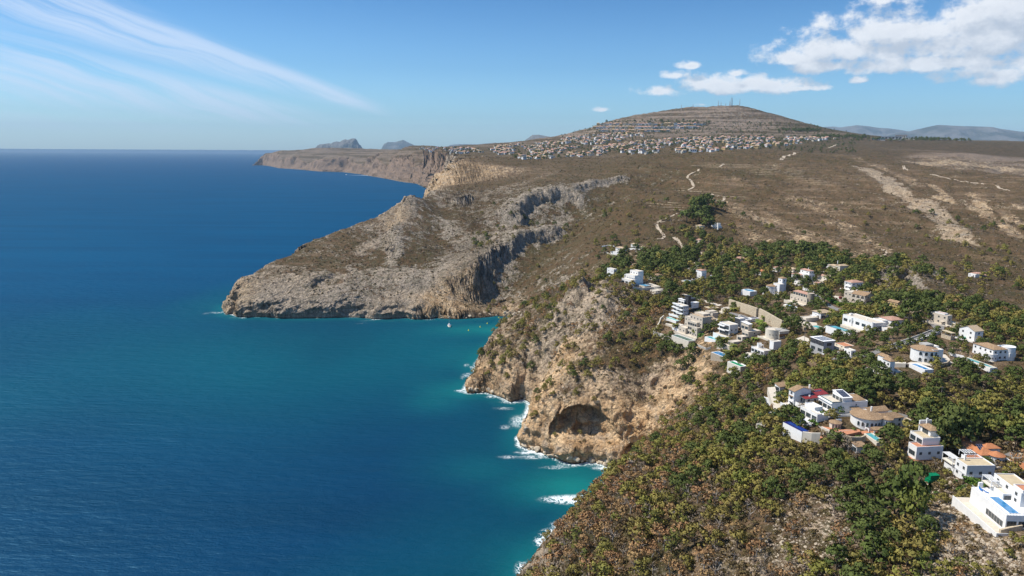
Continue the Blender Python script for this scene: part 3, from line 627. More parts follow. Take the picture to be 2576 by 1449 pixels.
class MB:
    """collects shapes, links them as one mesh object"""
    def __init__(s): s.v = []; s.f = []; s.m = []
    def add(s, vs, fs, mi=0):
        o = len(s.v); s.v += [tuple(p) for p in vs]; s.f += [tuple(o+i for i in f) for f in fs]; s.m += [mi]*len(fs); return s
    def box(s, x0, x1, y0, y1, z0, z1, mi=0):
        return s.add([(x0,y0,z0),(x1,y0,z0),(x1,y1,z0),(x0,y1,z0),(x0,y0,z1),(x1,y0,z1),(x1,y1,z1),(x0,y1,z1)],
                     [(0,3,2,1),(4,5,6,7),(0,1,5,4),(1,2,6,5),(2,3,7,6),(3,0,4,7)], mi)
    def prism(s, pts, z0, z1, mi=0, top=None):
        n = len(pts); vs = [(x,y,z0) for x,y in pts] + [(x,y,z1) for x,y in pts]
        s.add(vs, [tuple(range(n))[::-1]] + [(i,(i+1)%n,n+(i+1)%n,n+i) for i in range(n)], mi)
        return s.add(vs[n:], [tuple(range(n))], mi if top is None else top)
    def cone(s, pts, z0, apex, mi=0):
        n = len(pts); return s.add([(x,y,z0) for x,y in pts]+[apex], [(i,(i+1)%n,n) for i in range(n)] + [tuple(range(n))[::-1]], mi)
    def bar(s, a, b, w, h=None, mi=0):
        a = Vector(a); b = Vector(b); d = (b-a).normalized(); up = Vector((0,0,1)) if abs(d.z) < .95 else Vector((1,0,0))
        x = d.cross(up).normalized()*w/2; y = x.normalized().cross(d).normalized()*(h or w)/2
        vs = [a-x-y, a+x-y, a+x+y, a-x+y, b-x-y, b+x-y, b+x+y, b-x+y]
        return s.add(vs, [(0,1,2,3),(7,6,5,4),(0,4,5,1),(1,5,6,2),(2,6,7,3),(3,7,4,0)], mi)
    def tube(s, pts, rad, n=6, mi=0):
        rings = []
        for i, p in enumerate(pts):
            p = Vector(p); d = (Vector(pts[min(i+1, len(pts)-1)]) - Vector(pts[max(i-1, 0)])).normalized()
            u = d.cross(Vector((0,1,0)) if abs(d.y) < .9 else Vector((1,0,0))).normalized(); w = d.cross(u)
            r = rad[i] if isinstance(rad, (list, tuple)) else rad
            rings.append([p + (u*math.cos(a) + w*math.sin(a))*r for a in [2*math.pi*k/n for k in range(n)]])
        vs = [q for R in rings for q in R]
        fs = [(i*n+k, i*n+(k+1)%n, (i+1)*n+(k+1)%n, (i+1)*n+k) for i in range(len(pts)-1) for k in range(n)]
        return s.add(vs, fs + [tuple(range(n))[::-1], tuple((len(pts)-1)*n+k for k in range(n))], mi)
    def build(s, name, mats, parent=None, smooth=False):
        me = bpy.data.meshes.new(name); me.from_pydata(s.v, [], s.f)
        if not isinstance(mats, (list, tuple)): mats = [mats]
        for m in mats: me.materials.append(m)
        if len(mats) > 1: me.polygons.foreach_set('material_index', s.m)
        if smooth: me.polygons.foreach_set('use_smooth', [True]*len(me.polygons))
        me.update(); o = bpy.data.objects.new(name, me); COL.objects.link(o)
        if parent: o.parent = parent
        return o
def circ(cx, cy, r, n=24, a0=0, a1=2*math.pi, ry=None):
    full = abs(a1-a0-2*math.pi) < 1e-6; k = n if full else n-1
    return [(cx + r*math.cos(a0+(a1-a0)*i/k), cy + (ry or r)*math.sin(a0+(a1-a0)*i/k)) for i in range(n)]
# ------------------------------------------------------------------ built materials
def plain(name, col, rough=.8, var=.12, scale=.6, spec=.3, metal=0, bumpd=0, streak=0):
    m, N, b = new_mat(name); P = N.n.new('ShaderNodeTexCoord').outputs['Object']
    n = N.noise(P, scale, 5, .6); lo = tuple(c*(1-var) for c in col); hi = tuple(min(1, c*(1+var)) for c in col)
    c = N.mix(N.ramp(n, .3, .7), lo, hi)
    if streak:
        s = N.noise(N.mapping(P, scale=(2.2, 2.2, .25)), 1.0, 4, .6); c = N.mix(N.ramp(s, .55, .75, 0, streak), c, tuple(q*.55 for q in col))
    N.l.new(c, b.inputs['Base Color']); b.inputs['Roughness'].default_value = rough; b.inputs['Specular IOR Level'].default_value = spec; b.inputs['Metallic'].default_value = metal
    if bumpd: bump(N, b, N.noise(P, scale*6, 3), .6, bumpd)
    return m
def tile_mat(name, c1, c2):
    m, N, b = new_mat(name); P = N.n.new('ShaderNodeTexCoord').outputs['Object']
    x, y, z = N.sep(P); w = N.math('SINE', N.math('MULTIPLY', N.math('ADD', x, y), 16)); rows = N.math('SINE', N.math('MULTIPLY', z, 22))
    n = N.noise(P, 1.6, 4, .7); n2 = N.noise(P, .25, 3)
    c = N.mix(N.ramp(n, .35, .7), c1, c2); c = N.mix(N.ramp(n2, .5, .75, 0, .35), c, tuple(q*.55 for q in c1))
    N.l.new(c, b.inputs['Base Color']); b.inputs['Roughness'].default_value = .9
    bump(N, b, N.math('ADD', w, N.math('MULTIPLY', rows, .6)), .7, .06); return m
def pool_mat(name, col):
    m, N, b = new_mat(name); P = geo_pos(N); n = N.voro(P, 1.3, 'SMOOTH_F1')
    N.l.new(N.mix(N.ramp(n, .1, .7), tuple(min(1, c*1.15+.01) for c in col), tuple(c*.85 for c in col)), b.inputs['Base Color'])
    b.inputs['Roughness'].default_value = .08; bump(N, b, N.noise(P, 2.5, 3), .15, .1); return m
M = {
 'white': plain('white_render', (.78,.77,.75), var=.04, streak=.12), 'cream': plain('cream_render', (.66,.60,.50), var=.06, streak=.15), 'beige': plain('beige_render', (.56,.49,.40), var=.07, streak=.15),
 'grey': plain('grey_render', (.42,.42,.42), var=.06), 'dark': plain('anthracite_cladding', (.045,.047,.055), rough=.5), 'stone': plain('rubble_stone', (.40,.33,.25), var=.3, scale=2.2, bumpd=.15),
 'concrete': plain('concrete', (.40,.38,.35), var=.15, streak=.3), 'terracotta': plain('terracotta_paving', (.50,.22,.12), var=.15, scale=1.5), 'paving': plain('pale_paving', (.60,.53,.43), var=.1),
 'tanroof': plain('tan_gravel_roof', (.52,.42,.27), var=.1), 'wood': plain('timber', (.28,.15,.07), var=.25), 'redmetal': plain('red_roof_sheet', (.24,.035,.035), rough=.5), 'yellow': plain('ochre_render', (.58,.42,.20), var=.1),
 'glass': plain('window_glass', (.03,.045,.055), rough=.06, spec=.6), 'bluegl': plain('balcony_glass', (.12,.20,.22), rough=.08, spec=.6), 'frame': plain('window_frame', (.30,.28,.26)), 'shade': plain('dark_opening', (.035,.03,.028)),
 'tile': tile_mat('clay_tile', (.27,.16,.085), (.52,.36,.21)), 'tile_o': tile_mat('orange_tile', (.50,.19,.08), (.62,.27,.12)), 'tile_p': tile_mat('pink_tile', (.46,.24,.17), (.60,.38,.28)), 'tile_c': tile_mat('cream_tile', (.44,.32,.20), (.66,.51,.34)),
 'solar': plain('solar_cell', (.018,.022,.05), rough=.15, spec=.7), 'alu': plain('aluminium', (.55,.56,.58), rough=.4, metal=.6), 'asphalt': plain('asphalt', (.20,.19,.18), var=.15, scale=1.2), 'dirt': plain('dirt_track', (.42,.34,.25), var=.15, scale=.5),
 'stonewall': plain('tan_stone_wall', (.50,.41,.29), var=.25, scale=1.4, bumpd=.2), 'green': plain('green_plastic', (.0,.17,.07), rough=.5), 'bark': plain('bark', (.13,.10,.075), var=.3, scale=3), 'deadwood': plain('dead_wood', (.28,.25,.22), var=.2, scale=3),
 'carred': plain('red_car_paint', (.18,.01,.015), rough=.25, spec=.7), 'carwhite': plain('white_car_paint', (.75,.75,.76), rough=.25, spec=.7), 'rubber': plain('rubber', (.02,.02,.02)), 'blue': plain('blue_cloth', (.03,.16,.45)), 'carblue': plain('blue_car_paint', (.05,.09,.13), rough=.25),
 'p_aqua': pool_mat('aqua_water', (.09,.36,.40)), 'p_teal': pool_mat('teal_water', (.10,.42,.38)), 'p_blue': pool_mat('blue_water', (.03,.20,.42)), 'p_navy': pool_mat('navy_water', (.01,.045,.25)), 'p_green': pool_mat('green_water', (.02,.09,.07)), 'p_sky': pool_mat('sky_blue_water', (.07,.29,.46)),
 'navy': plain('navy_mosaic', (.02,.02,.13), rough=.3), 'astro': plain('green_cover', (.01,.22,.09)), 'mast': plain('mast_steel', (.35,.30,.30)), 'rock': None,
}
# ------------------------------------------------------------------ houses
ZOOMS = {'1': (2480,1100,4.528), '2': (2900,980,4.528), '3': (3380,1140,4.528), '4': (2860,1420,4.026), '5': (3440,1560,3.082), 'A': (2200,900,2.415), 'B': (2900,900,2.415), 'C': (2800,1350,2.229), 'D': (2200,350,1.501), 'S': (0,0,1.0)}
def zpix(z, x, y):
    ox, oy, s = ZOOMS[z]; return (ox + x/s)/1.5202, (oy + y/s)/1.5202
SITES = []
U = 0.66      # the village stands on ground surveyed at this scale
class House:
    """a villa measured on the photograph: widths of its right-hand and left-hand faces and its heights are given in photo units and turned into metres at its own distance"""
    def __init__(s, z, x, y, a, name, label, cat='house', group=None, wall='white', below=5.0, up=0.0):
        u, v = zpix(z, x, y); p, n = hit(u, v); s.p = p
        dist = (p - Vector((0, 0, CAM_H))); s.dep = math.asin(-dist.normalized().z); camd = dist.dot(Vector((0, math.cos(PITCH), -math.sin(PITCH))))
        s.mpp = camd/(F*1.5202*ZOOMS[z][2])/U; az = math.atan2(p.x, p.y); a = math.radians(a)
        s.sx = s.mpp/math.cos(a); s.sy = s.mpp/math.sin(a); s.sz = s.mpp/math.cos(s.dep); s.a = a; s.below = below/U; s.wall = wall
        s.root = empty(name, p + Vector((0, 0, up)), a - az); s.root.scale = (U, U, U); tag(s.root, label, cat, group); s.ext = [0, 0]
    def m(s, x, y, z): return x*s.sx, y*s.sy, z*s.sz
    def foot(s, x1, y1): s.ext = [max(s.ext[0], x1), max(s.ext[1], y1)]
    def windows(s, face, x0, x1, y0, y1, z0, z1, cols, rows, style=''):
        wmat = [M['frame'], M['glass']] if style != 'w' else [M['white'], M['glass']]
        L = (x1-x0) if face == 'S' else (y1-y0)
        fh = (z1-z0)/rows
        for r in range(rows):
            for c in range(cols):
                cx = L*(c+.5)/cols; big = style in ('g', 'door')
                w = min(L/cols*.78, 4.2) if big else min(1.25, L/cols*.5); h = min(2.3, fh*.72) if big else min(1.3, fh*.45)
                zc = z0 + r*fh + (fh*.47 if big else fh*.55); t = .09
                mb = MB()
                def bx(a0, a1, b0, b1, d, mi):
                    if face == 'S': mb.box(x0+a0, x0+a1, y0-d, y0+.02, b0, b1, mi)
                    else: mb.box(x0-d, x0+.02, y1-a1, y1-a0, b0, b1, mi)
                a0, a1, b0, b1 = cx-w/2, cx+w/2, zc-h/2, zc+h/2
                bx(a0, a1, b0, b1, .03, 1); bx(a0-t, a0, b0-t, b1+t, .10, 0); bx(a1, a1+t, b0-t, b1+t, .10, 0); bx(a0, a1, b1, b1+t, .10, 0); bx(a0, a1, b0-t, b0, .10, 0)
                for q in range(1, 3 if (big and w > 2.5) else 2): xx = a0 + w*q/(3 if (big and w > 2.5) else 2); bx(xx-.03, xx+.03, b0, b1, .06, 0)
                mb.build('window', wmat, s.root)
    def box(s, x, y, z, lx, ly, lz, roof='flat', W=None, S=None, mat=None, rmat='tile', rh=1.6, over=.45, name='wall', px=True, base=None):
        if px: x, y, z = s.m(x, y, z); lx, ly, lz = s.m(lx, ly, lz)
        z0 = (-s.below if z < .3 else z) if base is None else base; x1, y1, z1 = x+lx, y+ly, z+lz; s.foot(x1, y1)
        wm = M[mat or s.wall]; mb = MB(); mb.box(x, x1, y, y1, z0, z1)
        mb.build(name, wm, s.root)
        if roof == 'flat':
            t = .22; ph = .5; mb = MB(); mb.box(x-.03, x1+.03, y-.03, y+t, z1, z1+ph); mb.box(x-.03, x1+.03, y1-t, y1+.03, z1, z1+ph); mb.box(x-.03, x+t, y+t, y1-t, z1, z1+ph); mb.box(x1-t, x1+.03, y+t, y1-t, z1, z1+ph)
            mb.build('parapet', wm, s.root); MB().box(x+t, x1-t, y+t, y1-t, z1, z1+.06).build('roof', M[rmat if rmat != 'tile' else 'paving'], s.root)
        elif roof == 'slab':
            MB().box(x-over, x1+over, y-over, y1+over, z1, z1+.35).build('roof', M[rmat if rmat != 'tile' else 'white'], s.root)
        elif roof in ('hip', 'gable', 'gabley', 'shed'):
            o = over; X0, X1, Y0, Y1 = x-o, x1+o, y-o, y1+o; t = .18; mb = MB()
            if roof == 'shed': vs = [(X0,Y0,z1),(X1,Y0,z1),(X1,Y1,z1+rh),(X0,Y1,z1+rh)]; fs = [(0,1,2,3)]; gw = [(x1,y,z1),(x1,y1,z1),(x1,y1,z1+rh*.93)], [(x,y,z1),(x,y1,z1+rh*.93),(x,y1,z1)], [(x1,y1,z1),(x,y1,z1),(x,y1,z1+rh*.93),(x1,y1,z1+rh*.93)]
            else:
                if roof == 'gabley' or (roof == 'hip' and ly > lx):
                    k = (X1-X0)/2 if roof == 'hip' else 0; cx = (X0+X1)/2; r0 = (cx, Y0+k, z1+rh); r1 = (cx, Y1-k, z1+rh)
                    vs = [(X0,Y0,z1),(X1,Y0,z1),(X1,Y1,z1),(X0,Y1,z1), r0, r1]; fs = [(0,1,4),(1,2,5,4),(2,3,5),(3,0,4,5)]
                else:
                    k = (Y1-Y0)/2 if roof == 'hip' else 0; cy = (Y0+Y1)/2; r0 = (X0+k, cy, z1+rh); r1 = (X1-k, cy, z1+rh)
                    vs = [(X0,Y0,z1),(X1,Y0,z1),(X1,Y1,z1),(X0,Y1,z1), r0, r1]; fs = [(0,1,5,4),(1,2,5),(2,3,4,5),(3,0,4)]
                gw = ()
                if roof == 'gable': fs = [fs[0], fs[2]]; h = rh*.93; cy = (y+y1)/2; gw = [(x,y,z1),(x,cy,z1+h),(x,y1,z1)], [(x1,y,z1),(x1,y1,z1),(x1,cy,z1+h)]
                if roof == 'gabley': fs = [fs[1], fs[3]]; h = rh*.93; cx = (x+x1)/2; gw = [(x,y,z1),(x1,y,z1),(cx,y,z1+h)], [(x,y1,z1),(cx,y1,z1+h),(x1,y1,z1)]
            for f in fs:
                top = [Vector(vs[i]) + Vector((0,0,t)) for i in f]; bot = [Vector(vs[i]) for i in f]; n = len(f)
                mb.add(top+bot, [tuple(range(n)), tuple(range(n, 2*n))[::-1]] + [(i, n+i, n+(i+1)%n, (i+1)%n) for i in range(n)])
            mb.build('roof', M[rmat], s.root)
            for g in gw: MB().add(g, [tuple(range(len(g)))]).build('gable', wm, s.root)
        for face, w in (('W', W), ('S', S)):
            if w: s.windows(face, x, x1, y, y1, max(z, 0), z1, w[0], w[1], w[2] if len(w) > 2 else '')
        return s
    def cyl(s, x, y, z, r, lz, roof='flat', nwin=0, rows=1, mat=None, rmat='tile', rh=2.0, over=.5, a0=-2.6, a1=-.2, ry=None, arch=False):
        x, y, _ = s.m(x, y, 0); z, lz = z*s.sz, lz*s.sz; r = r*s.mpp; ry = (ry or 0)*s.mpp or r; pts = circ(x, y, r, 36, ry=ry); wm = M[mat or s.wall]
        z0 = -s.below if z < .3 else z; MB().prism(pts, z0, z+lz).build('wall', wm, s.root, smooth=False); s.foot(x+r, y+ry)
        if roof == 'cone':
            mb = MB(); big = circ(x, y, r+over, 36, ry=ry+over); mb.prism(big, z+lz, z+lz+.15); mb.cone(big, z+lz+.15, (x, y, z+lz+.15+rh)); mb.build('roof', M[rmat], s.root)
        else:
            o = circ(x, y, r+.04, 36, ry=ry+.04); i = circ(x, y, r-.2, 36, ry=ry-.2); n = 36; zz = z+lz
            MB().add([(a,b,zz) for a,b in o]+[(a,b,zz+.6) for a,b in o]+[(a,b,zz+.6) for a,b in i]+[(a,b,zz) for a,b in i], [(k*n+q, k*n+(q+1)%n, (k+1)*n+(q+1)%n, (k+1)*n+q) for k in range(3) for q in range(n)]).build('parapet', wm, s.root)
            MB().prism(circ(x, y, r-.2, 36, ry=ry-.2), zz, zz+.05).build('roof', M[rmat if rmat != 'tile' else 'paving'], s.root)
        fh = lz/rows
        for q in range(nwin*rows):
            rr, c = divmod(q, nwin); a = a0 + (a1-a0)*(c+.5)/nwin; zc = z + rr*fh + fh*.52; w = min(2.2, r*abs(a1-a0)/nwin*.55) if arch else .65; h = min(fh*.7, 2.4) if arch else 1.1
            cx, cy = x + (r+.03)*math.cos(a), y + (ry+.03)*math.sin(a); tx, ty = -math.sin(a), math.cos(a); nx, ny = math.cos(a), math.sin(a)
            prof = [(-w/2, zc-h/2), (w/2, zc-h/2)] + ([(w/2*math.cos(t), zc+h/2-w/2+w/2*math.sin(t)) for t in [math.pi*i/8 for i in range(9)]] if arch else [(w/2, zc+h/2), (-w/2, zc+h/2)])
            fr = [(p*1.12, zc + (zz_-zc)*1.08) for p, zz_ in prof]
            n_ = len(prof); mb = MB(); P3 = lambda pr, d: [(cx+tx*p+nx*d, cy+ty*p+ny*d, zz_) for p, zz_ in pr]
            mb.add(P3(fr, .10)+P3(prof, .10)+P3(prof, .02), [(i, (i+1)%n_, n_+(i+1)%n_, n_+i) for i in range(n_)] + [(n_+i, n_+(i+1)%n_, 2*n_+(i+1)%n_, 2*n_+i) for i in range(n_)], 0)
            mb.add(P3(prof, .03), [tuple(range(n_))], 1); mb.build('window', [wm, M['glass']], s.root)
        return s
    def arcade(s, face, x, y, z, L, H, n, depth=2.4, rmat='tile', roof=True, mat=None, parapet=True):
        """a porch with real arched openings in front of a wall; along +x for face S, along +y for face W"""
        x, y, z = s.m(x, y, z); H = H*s.sz; L = L*(s.sx if face == 'S' else s.sy); bw = L/n; ow = bw*.74; hw = ow/2; sp = max(H*.88 - hw, H*.4); t = .35; mb = MB(); K = 8
        def P(l, d, h): return (x+l, y-depth+d, z+h) if face == 'S' else (x-depth+d, y+L-l, z+h)
        for b in range(n):
            o = b*bw; c = o+bw/2
            for d, fl in ((0, 0), (t, 1)):
                arc = [(c-hw, 0), (c-hw, sp)] + [(c-hw*math.cos(math.pi*i/K), sp+hw*min(1, (H*.96-sp)/hw)*math.sin(math.pi*i/K)) for i in range(1, K)] + [(c+hw, sp), (c+hw, 0)]
                quad = [[(o,0),(c-hw,0),(c-hw,sp),(o,H)]]
                quad += [[arc[i], arc[i+1], (o+bw*(arc[i+1][0]-c+hw)/ow, H), (o+bw*(arc[i][0]-c+hw)/ow, H)] for i in range(1, len(arc)-2)] + [[(c+hw,0),(o+bw,0),(o+bw,H),(c+hw,sp)]]
                for qd_ in quad: mb.add([P(l, d, h) for l, h in (qd_[::-1] if fl else qd_)], [(0,1,2,3)])
            for i in range(len(arc)-1): (l0,h0),(l1,h1) = arc[i], arc[i+1]; mb.add([P(l0,0,h0),P(l1,0,h1),P(l1,t,h1),P(l0,t,h0)], [(0,1,2,3)])
        for l in (0, L): mb.add([P(l,0,0),P(l,t,0),P(l,t,H),P(l,0,H)], [(0,1,2,3)])
        mb.build('arcade', M[mat or s.wall], s.root)
        if parapet:
            a, b_ = P(0, .05, 0), P(L, .25, 0); MB().box(min(a[0],b_[0]), max(a[0],b_[0])+(.2 if face=='W' else 0), min(a[1],b_[1]), max(a[1],b_[1]), z, z+.8).build('balustrade', M[mat or s.wall], s.root)
        a, b_ = P(0, 0, 0), P(L, depth, 0); x0, x1, y0, y1 = min(a[0],b_[0]), max(a[0],b_[0]), min(a[1],b_[1]), max(a[1],b_[1])
        if roof:
            o = .3; zt = z+H+.02; hh = .9
            vs = [(x0-o,y0-o,zt),(x1+(0 if face=='W' else o),y0-o,zt),(x1+(0 if face=='W' else o),y1+(o if face=='W' else 0),zt),(x0-o,y1+(o if face=='W' else 0),zt)]
            up = [(vx, vy, zt+.15 + (hh if ((face=='S' and vy > y0+.1) or (face=='W' and vx > x0+.1)) else 0)) for vx, vy, _ in vs]
            MB().add(vs+up, [(3,2,1,0),(4,5,6,7),(0,1,5,4),(1,2,6,5),(2,3,7,6),(3,0,4,7)]).build('porch_roof', M[rmat], s.root)
        MB().box(x0, x1, y0, y1, z-(s.below if z < .3 else .3), z+.01).build('porch_floor', M['paving'], s.root)
        return s
    def slab(s, x, y, z, lx, ly, th=.3, mat='paving', name='terrace', base=None):
        x, y, z = s.m(x, y, z); lx, ly, _ = s.m(lx, ly, 0); z0 = base if base is not None else z-th; MB().box(x, x+lx, y, y+ly, z0, z).build(name, M[mat], s.root); s.foot(x+lx, y+ly); return s
    def rail(s, x, y, z, lx, ly, h=.9, mat='white', glass=False):
        """guard rail round two outer sides (front right face and left face)"""
        x, y, z = s.m(x, y, z); lx, ly, _ = s.m(lx, ly, 0); mb = MB()
        if glass: mb.box(x, x+lx, y, y+.05, z, z+h); mb.box(x, x+.05, y+.05, y+ly, z, z+h); mb.build('railing', M['bluegl'], s.root)
        else:
            mb.box(x, x+lx, y, y+.08, z+h-.08, z+h); mb.box(x, x+.08, y+.08, y+ly, z+h-.08, z+h)
            for i in range(int(lx/1.2)+1): mb.box(x+i*1.2, x+i*1.2+.08, y, y+.08, z, z+h-.08)
            for i in range(1, int(ly/1.2)+1): mb.box(x, x+.08, y+i*1.2, y+i*1.2+.08, z, z+h-.08)
            mb.build('railing', M[mat], s.root)
        return s
    def pergola(s, x, y, z, lx, ly, lz, nb=5, mat='white', solid=False):
        x, y, z = s.m(x, y, z); lx, ly, lz = s.m(lx, ly, lz); w = .22
        for (px_, py_) in ((x, y), (x+lx-w, y), (x, y+ly-w), (x+lx-w, y+ly-w)): MB().box(px_, px_+w, py_, py_+w, z, z+lz).build('post', M[mat], s.root)
        MB().box(x, x+lx, y, y+w, z+lz, z+lz+w).build('beam', M[mat], s.root); MB().box(x, x+lx, y+ly-w, y+ly, z+lz, z+lz+w).build('beam', M[mat], s.root)
        for i in range(nb): xx = x+(lx-w)*i/(nb-1); MB().box(xx, xx+w, y+w, y+ly-w, z+lz+.03, z+lz+w+.03).build('beam', M[mat], s.root)
        if solid: MB().box(x-.2, x+lx+.2, y-.2, y+ly+.2, z+lz+w+.04, z+lz+w+.2).build('canopy', M[solid], s.root)
        return s
    def solar(s, x, y, z, nx, ny, w=1.05, d=1.7, tilt=.2, gap=.08):
        """tilted panels rising towards +y"""
        x, y, z = s.m(x, y, z)
        for i in range(nx):
            for j in range(ny):
                X = x+i*(w+gap); Y = y+j*(d+gap)*math.cos(tilt); Z = z+j*(d+gap)*math.sin(tilt); Y1 = Y+d*math.cos(tilt); Z1 = Z+d*math.sin(tilt); mb = MB()
                mb.add([(X,Y,Z),(X+w,Y,Z),(X+w,Y1,Z1),(X,Y1,Z1),(X,Y,Z-.06),(X+w,Y,Z-.06),(X+w,Y1,Z1-.06),(X,Y1,Z1-.06)], [(4,7,6,5),(0,4,5,1),(1,5,6,2),(2,6,7,3),(3,7,4,0),(0,1,2,3)], 0)
                e = .06; n = Vector((0, -math.sin(tilt), math.cos(tilt)))*.01; mb.add([Vector(p)+n for p in ((X+e,Y+e,Z+e*math.tan(tilt)),(X+w-e,Y+e,Z+e*math.tan(tilt)),(X+w-e,Y1-e,Z1-e*math.tan(tilt)),(X+e,Y1-e,Z1-e*math.tan(tilt)))], [(0,1,2,3)], 1)
                mb.build('solar_panel', [M['alu'], M['solar']], s.root)
        return s
    def chimney(s, x, y, z, h=1.6):
        x, y, z = s.m(x, y, z); mb = MB(); mb.box(x, x+.7, y, y+.7, z-1.5, z+h); mb.box(x-.1, x+.8, y-.1, y+.8, z+h, z+h+.15); mb.build('chimney', M['white'], s.root); return s
    def done(s):
        # footprint in world coordinates: keeps trees off it
        R = Matrix.Rotation(s.root.rotation_euler.z, 3, 'Z'); x1, y1 = s.ext; o = s.root.location
        if s.root.get('category') in ('villa', 'house', 'gazebo') and not any(c.name.startswith('terrace') for c in s.root.children):
            q = (len(SITES) % 3); mb = MB(); mb.box(-3.4-q*.6, x1+2.6, -3.6+q*.4, y1+2.2, -s.below, .12); mb.build('terrace', M['paving'], s.root)
            mb = MB(); mb.box(-3.6-q*.6, x1+2.6, -3.8+q*.4, -3.6+q*.4, -s.below, .9); mb.box(-3.6-q*.6, -3.4-q*.6, -3.6+q*.4, y1+2.2, -s.below, .9); mb.build('terrace_wall', M[s.wall if s.wall in ('white','cream','beige') else 'stonewall'], s.root)
        SITES.append([(o + R @ Vector(q)*U).xy for q in ((-1.5,-1.5,0),(x1+1,-1.5,0),(x1+1,y1+1,0),(-1.5,y1+1,0))]); return s.root
def pool(z, x, y, a, wr, wl, wall_px, label, water='p_aqua', mat='white', cop='paving', shape='rect', margin=(.8,.8,.8,.8), below=4, up=0):
    """a raised basin: near corner of its retaining wall at the pixel; margins in metres (front, left, back, right)"""
    s = House(z, x, y, a, 'swimming_pool', label, 'pool', None, mat, below, up); lx, ly, h = s.m(wr, wl, wall_px); h = max(h, .25); f, l, bk, r = margin
    x0, y0, x1, y1 = l, f, lx-r, ly-bk
    if shape == 'rect': hole = [(x0,y0),(x1,y0),(x1,y1),(x0,y1)]
    elif shape == 'round': hole = circ((x0+x1)/2, (y0+y1)/2, (x1-x0)/2, 28, ry=(y1-y0)/2)
    else: hole = [(x0+(x1-x0)*px_, y0+(y1-y0)*py_) for px_, py_ in ((0,.15),(.2,0),(.45,.06),(.6,.2),(.85,.15),(1,.4),(.95,.8),(.7,1),(.5,.85),(.25,.95),(.03,.7))]
    n = len(hole); cx, cy = lx/2, ly/2
    outer = []
    for (hx, hy) in hole:       # project each rim point outwards on the outer rectangle
        dx, dy = hx-cx, hy-cy; k = min((lx/2)/abs(dx) if abs(dx) > 1e-6 else 1e9, (ly/2)/abs(dy) if abs(dy) > 1e-6 else 1e9); outer.append((cx+dx*k, cy+dy*k))
    mb = MB()
    if shape == 'rect': outer = [(0,0),(lx,0),(lx,ly),(0,ly)]
    O = [(a_,b_,h) for a_,b_ in outer]; I = [(a_,b_,h) for a_,b_ in hole]; B = [(a_,b_,h-.35) for a_,b_ in hole]
    if shape == 'rect': MB().box(0, lx, 0, ly, -below, h-.36).build('wall', M[mat], s.root)
    else: MB().box(0, lx, 0, ly, -below, h-.36).build('wall', M[mat], s.root)
    D_ = [(a_,b_,h-.355) for a_,b_ in outer]
    mb.add(O+I, [(i, (i+1)%n, n+(i+1)%n, n+i) for i in range(n)], 0); mb.add(I+B, [(i, (i+1)%n, n+(i+1)%n, n+i)[::-1] for i in range(n)], 0); mb.add(D_+O, [(i, (i+1)%n, n+(i+1)%n, n+i) for i in range(n)], 1)
    if shape != 'rect':
        cs_ = [(0,0,h),(lx,0,h),(lx,ly,h),(0,ly,h)]
        mb.add([(p[0],p[1],h-.01) for p in cs_[:0]], [])
    mb.build('coping', [M[cop], M[mat]], s.root); MB().add([(a_,b_,h-.16) for a_,b_ in hole], [tuple(range(n))]).build('pool_water', M[water], s.root)
    s.foot(lx, ly); s.done(); return s
# ------------------------------------------------------------------ villas of the near village (photo units; 3 m of height is about 90 units in zoom 1-3)
H_ = House
h = H_('1', 605, 478, 42, 'villa', 'white modern villa of stacked balconies at the seaward end of the village', 'villa')
h.box(0,0,0,85,170,185, W=(3,3,'g'), S=(3,3,'w'), name='wall')
for z, y0, L in ((45,-5,110), (60,60,120), (112,-5,110), (128,60,120), (176,-5,115), (190,60,110)): h.slab(-26, y0, z+18, 26, L, 1.1, 'white', 'balcony')
h.box(85,85,160,55,95,100, roof='slab', W=(2,1,'g'), S=(1,1,'g')); h.box(112,40,170,45,55,165, mat='dark', roof='slab', rmat='dark'); h.box(165,30,120,120,60,90, roof='slab', W=(1,1,'g')); h.box(120,100,150,180,60,110, mat='dark', roof='slab', rmat='dark'); h.done()
h = H_('1', 845, 838, 42, 'villa', 'beige four-storey villa stepping down the slope between two pools', 'villa', wall='beige')
h.box(0,0,0,62,95,165, W=(2,2), name='wall'); h.box(35,50,0,60,150,235, W=(4,3,'g')); h.box(80,0,0,145,215,335, W=(4,4), S=None, rmat='tile_c'); h.box(150,60,0,120,150,365, W=(2,4)); h.box(90,215,0,90,100,270, W=(2,3)); h.box(0,200,0,85,125,95, W=(2,1)); h.box(235,20,150,90,60,130, rmat='tile_c', roof='shed'); 
for z in (165, 235): h.rail(0 if z == 165 else 35, 0 if z == 165 else 50, z, 60, 95 if z == 165 else 150)
h.done()
h = H_('1', 1110, 525, 42, 'house', 'small beige house with a dark garage door above the four-storey beige villa', 'house', wall='beige'); h.box(0,0,0,95,50,115, W=(1,1,'g')); h.box(-10,40,60,120,80,70, roof='flat'); h.done()
h = H_('1', 1040, 390, 30, 'pool_house', 'open timber pavilion with an orange-tan roof near the end of the quarry wall', 'pavilion', wall='wood'); h.box(0,0,0,40,60,62, roof='none'); h.pergola(40,0,0,130,60,62, 5, 'wood'); MB().box(-.6,h.m(180,0,0)[0],-.6,h.m(0,70,0)[1],h.m(0,0,64)[2]+.25,h.m(0,0,64)[2]+.55).build('roof', M['tanroof'], h.root); h.done()
h = H_('1', 1325, 390, 42, 'house', 'little cream house with a ridged roof beside the stone retaining wall', 'house', wall='cream'); h.box(0,0,0,75,65,62, roof='gable', rmat='paving', rh=1.2, W=(1,1)); h.done()
h = H_('1', 1405, 805, 42, 'villa', 'white cube villa with dark window wall behind the aqua pool', 'villa')
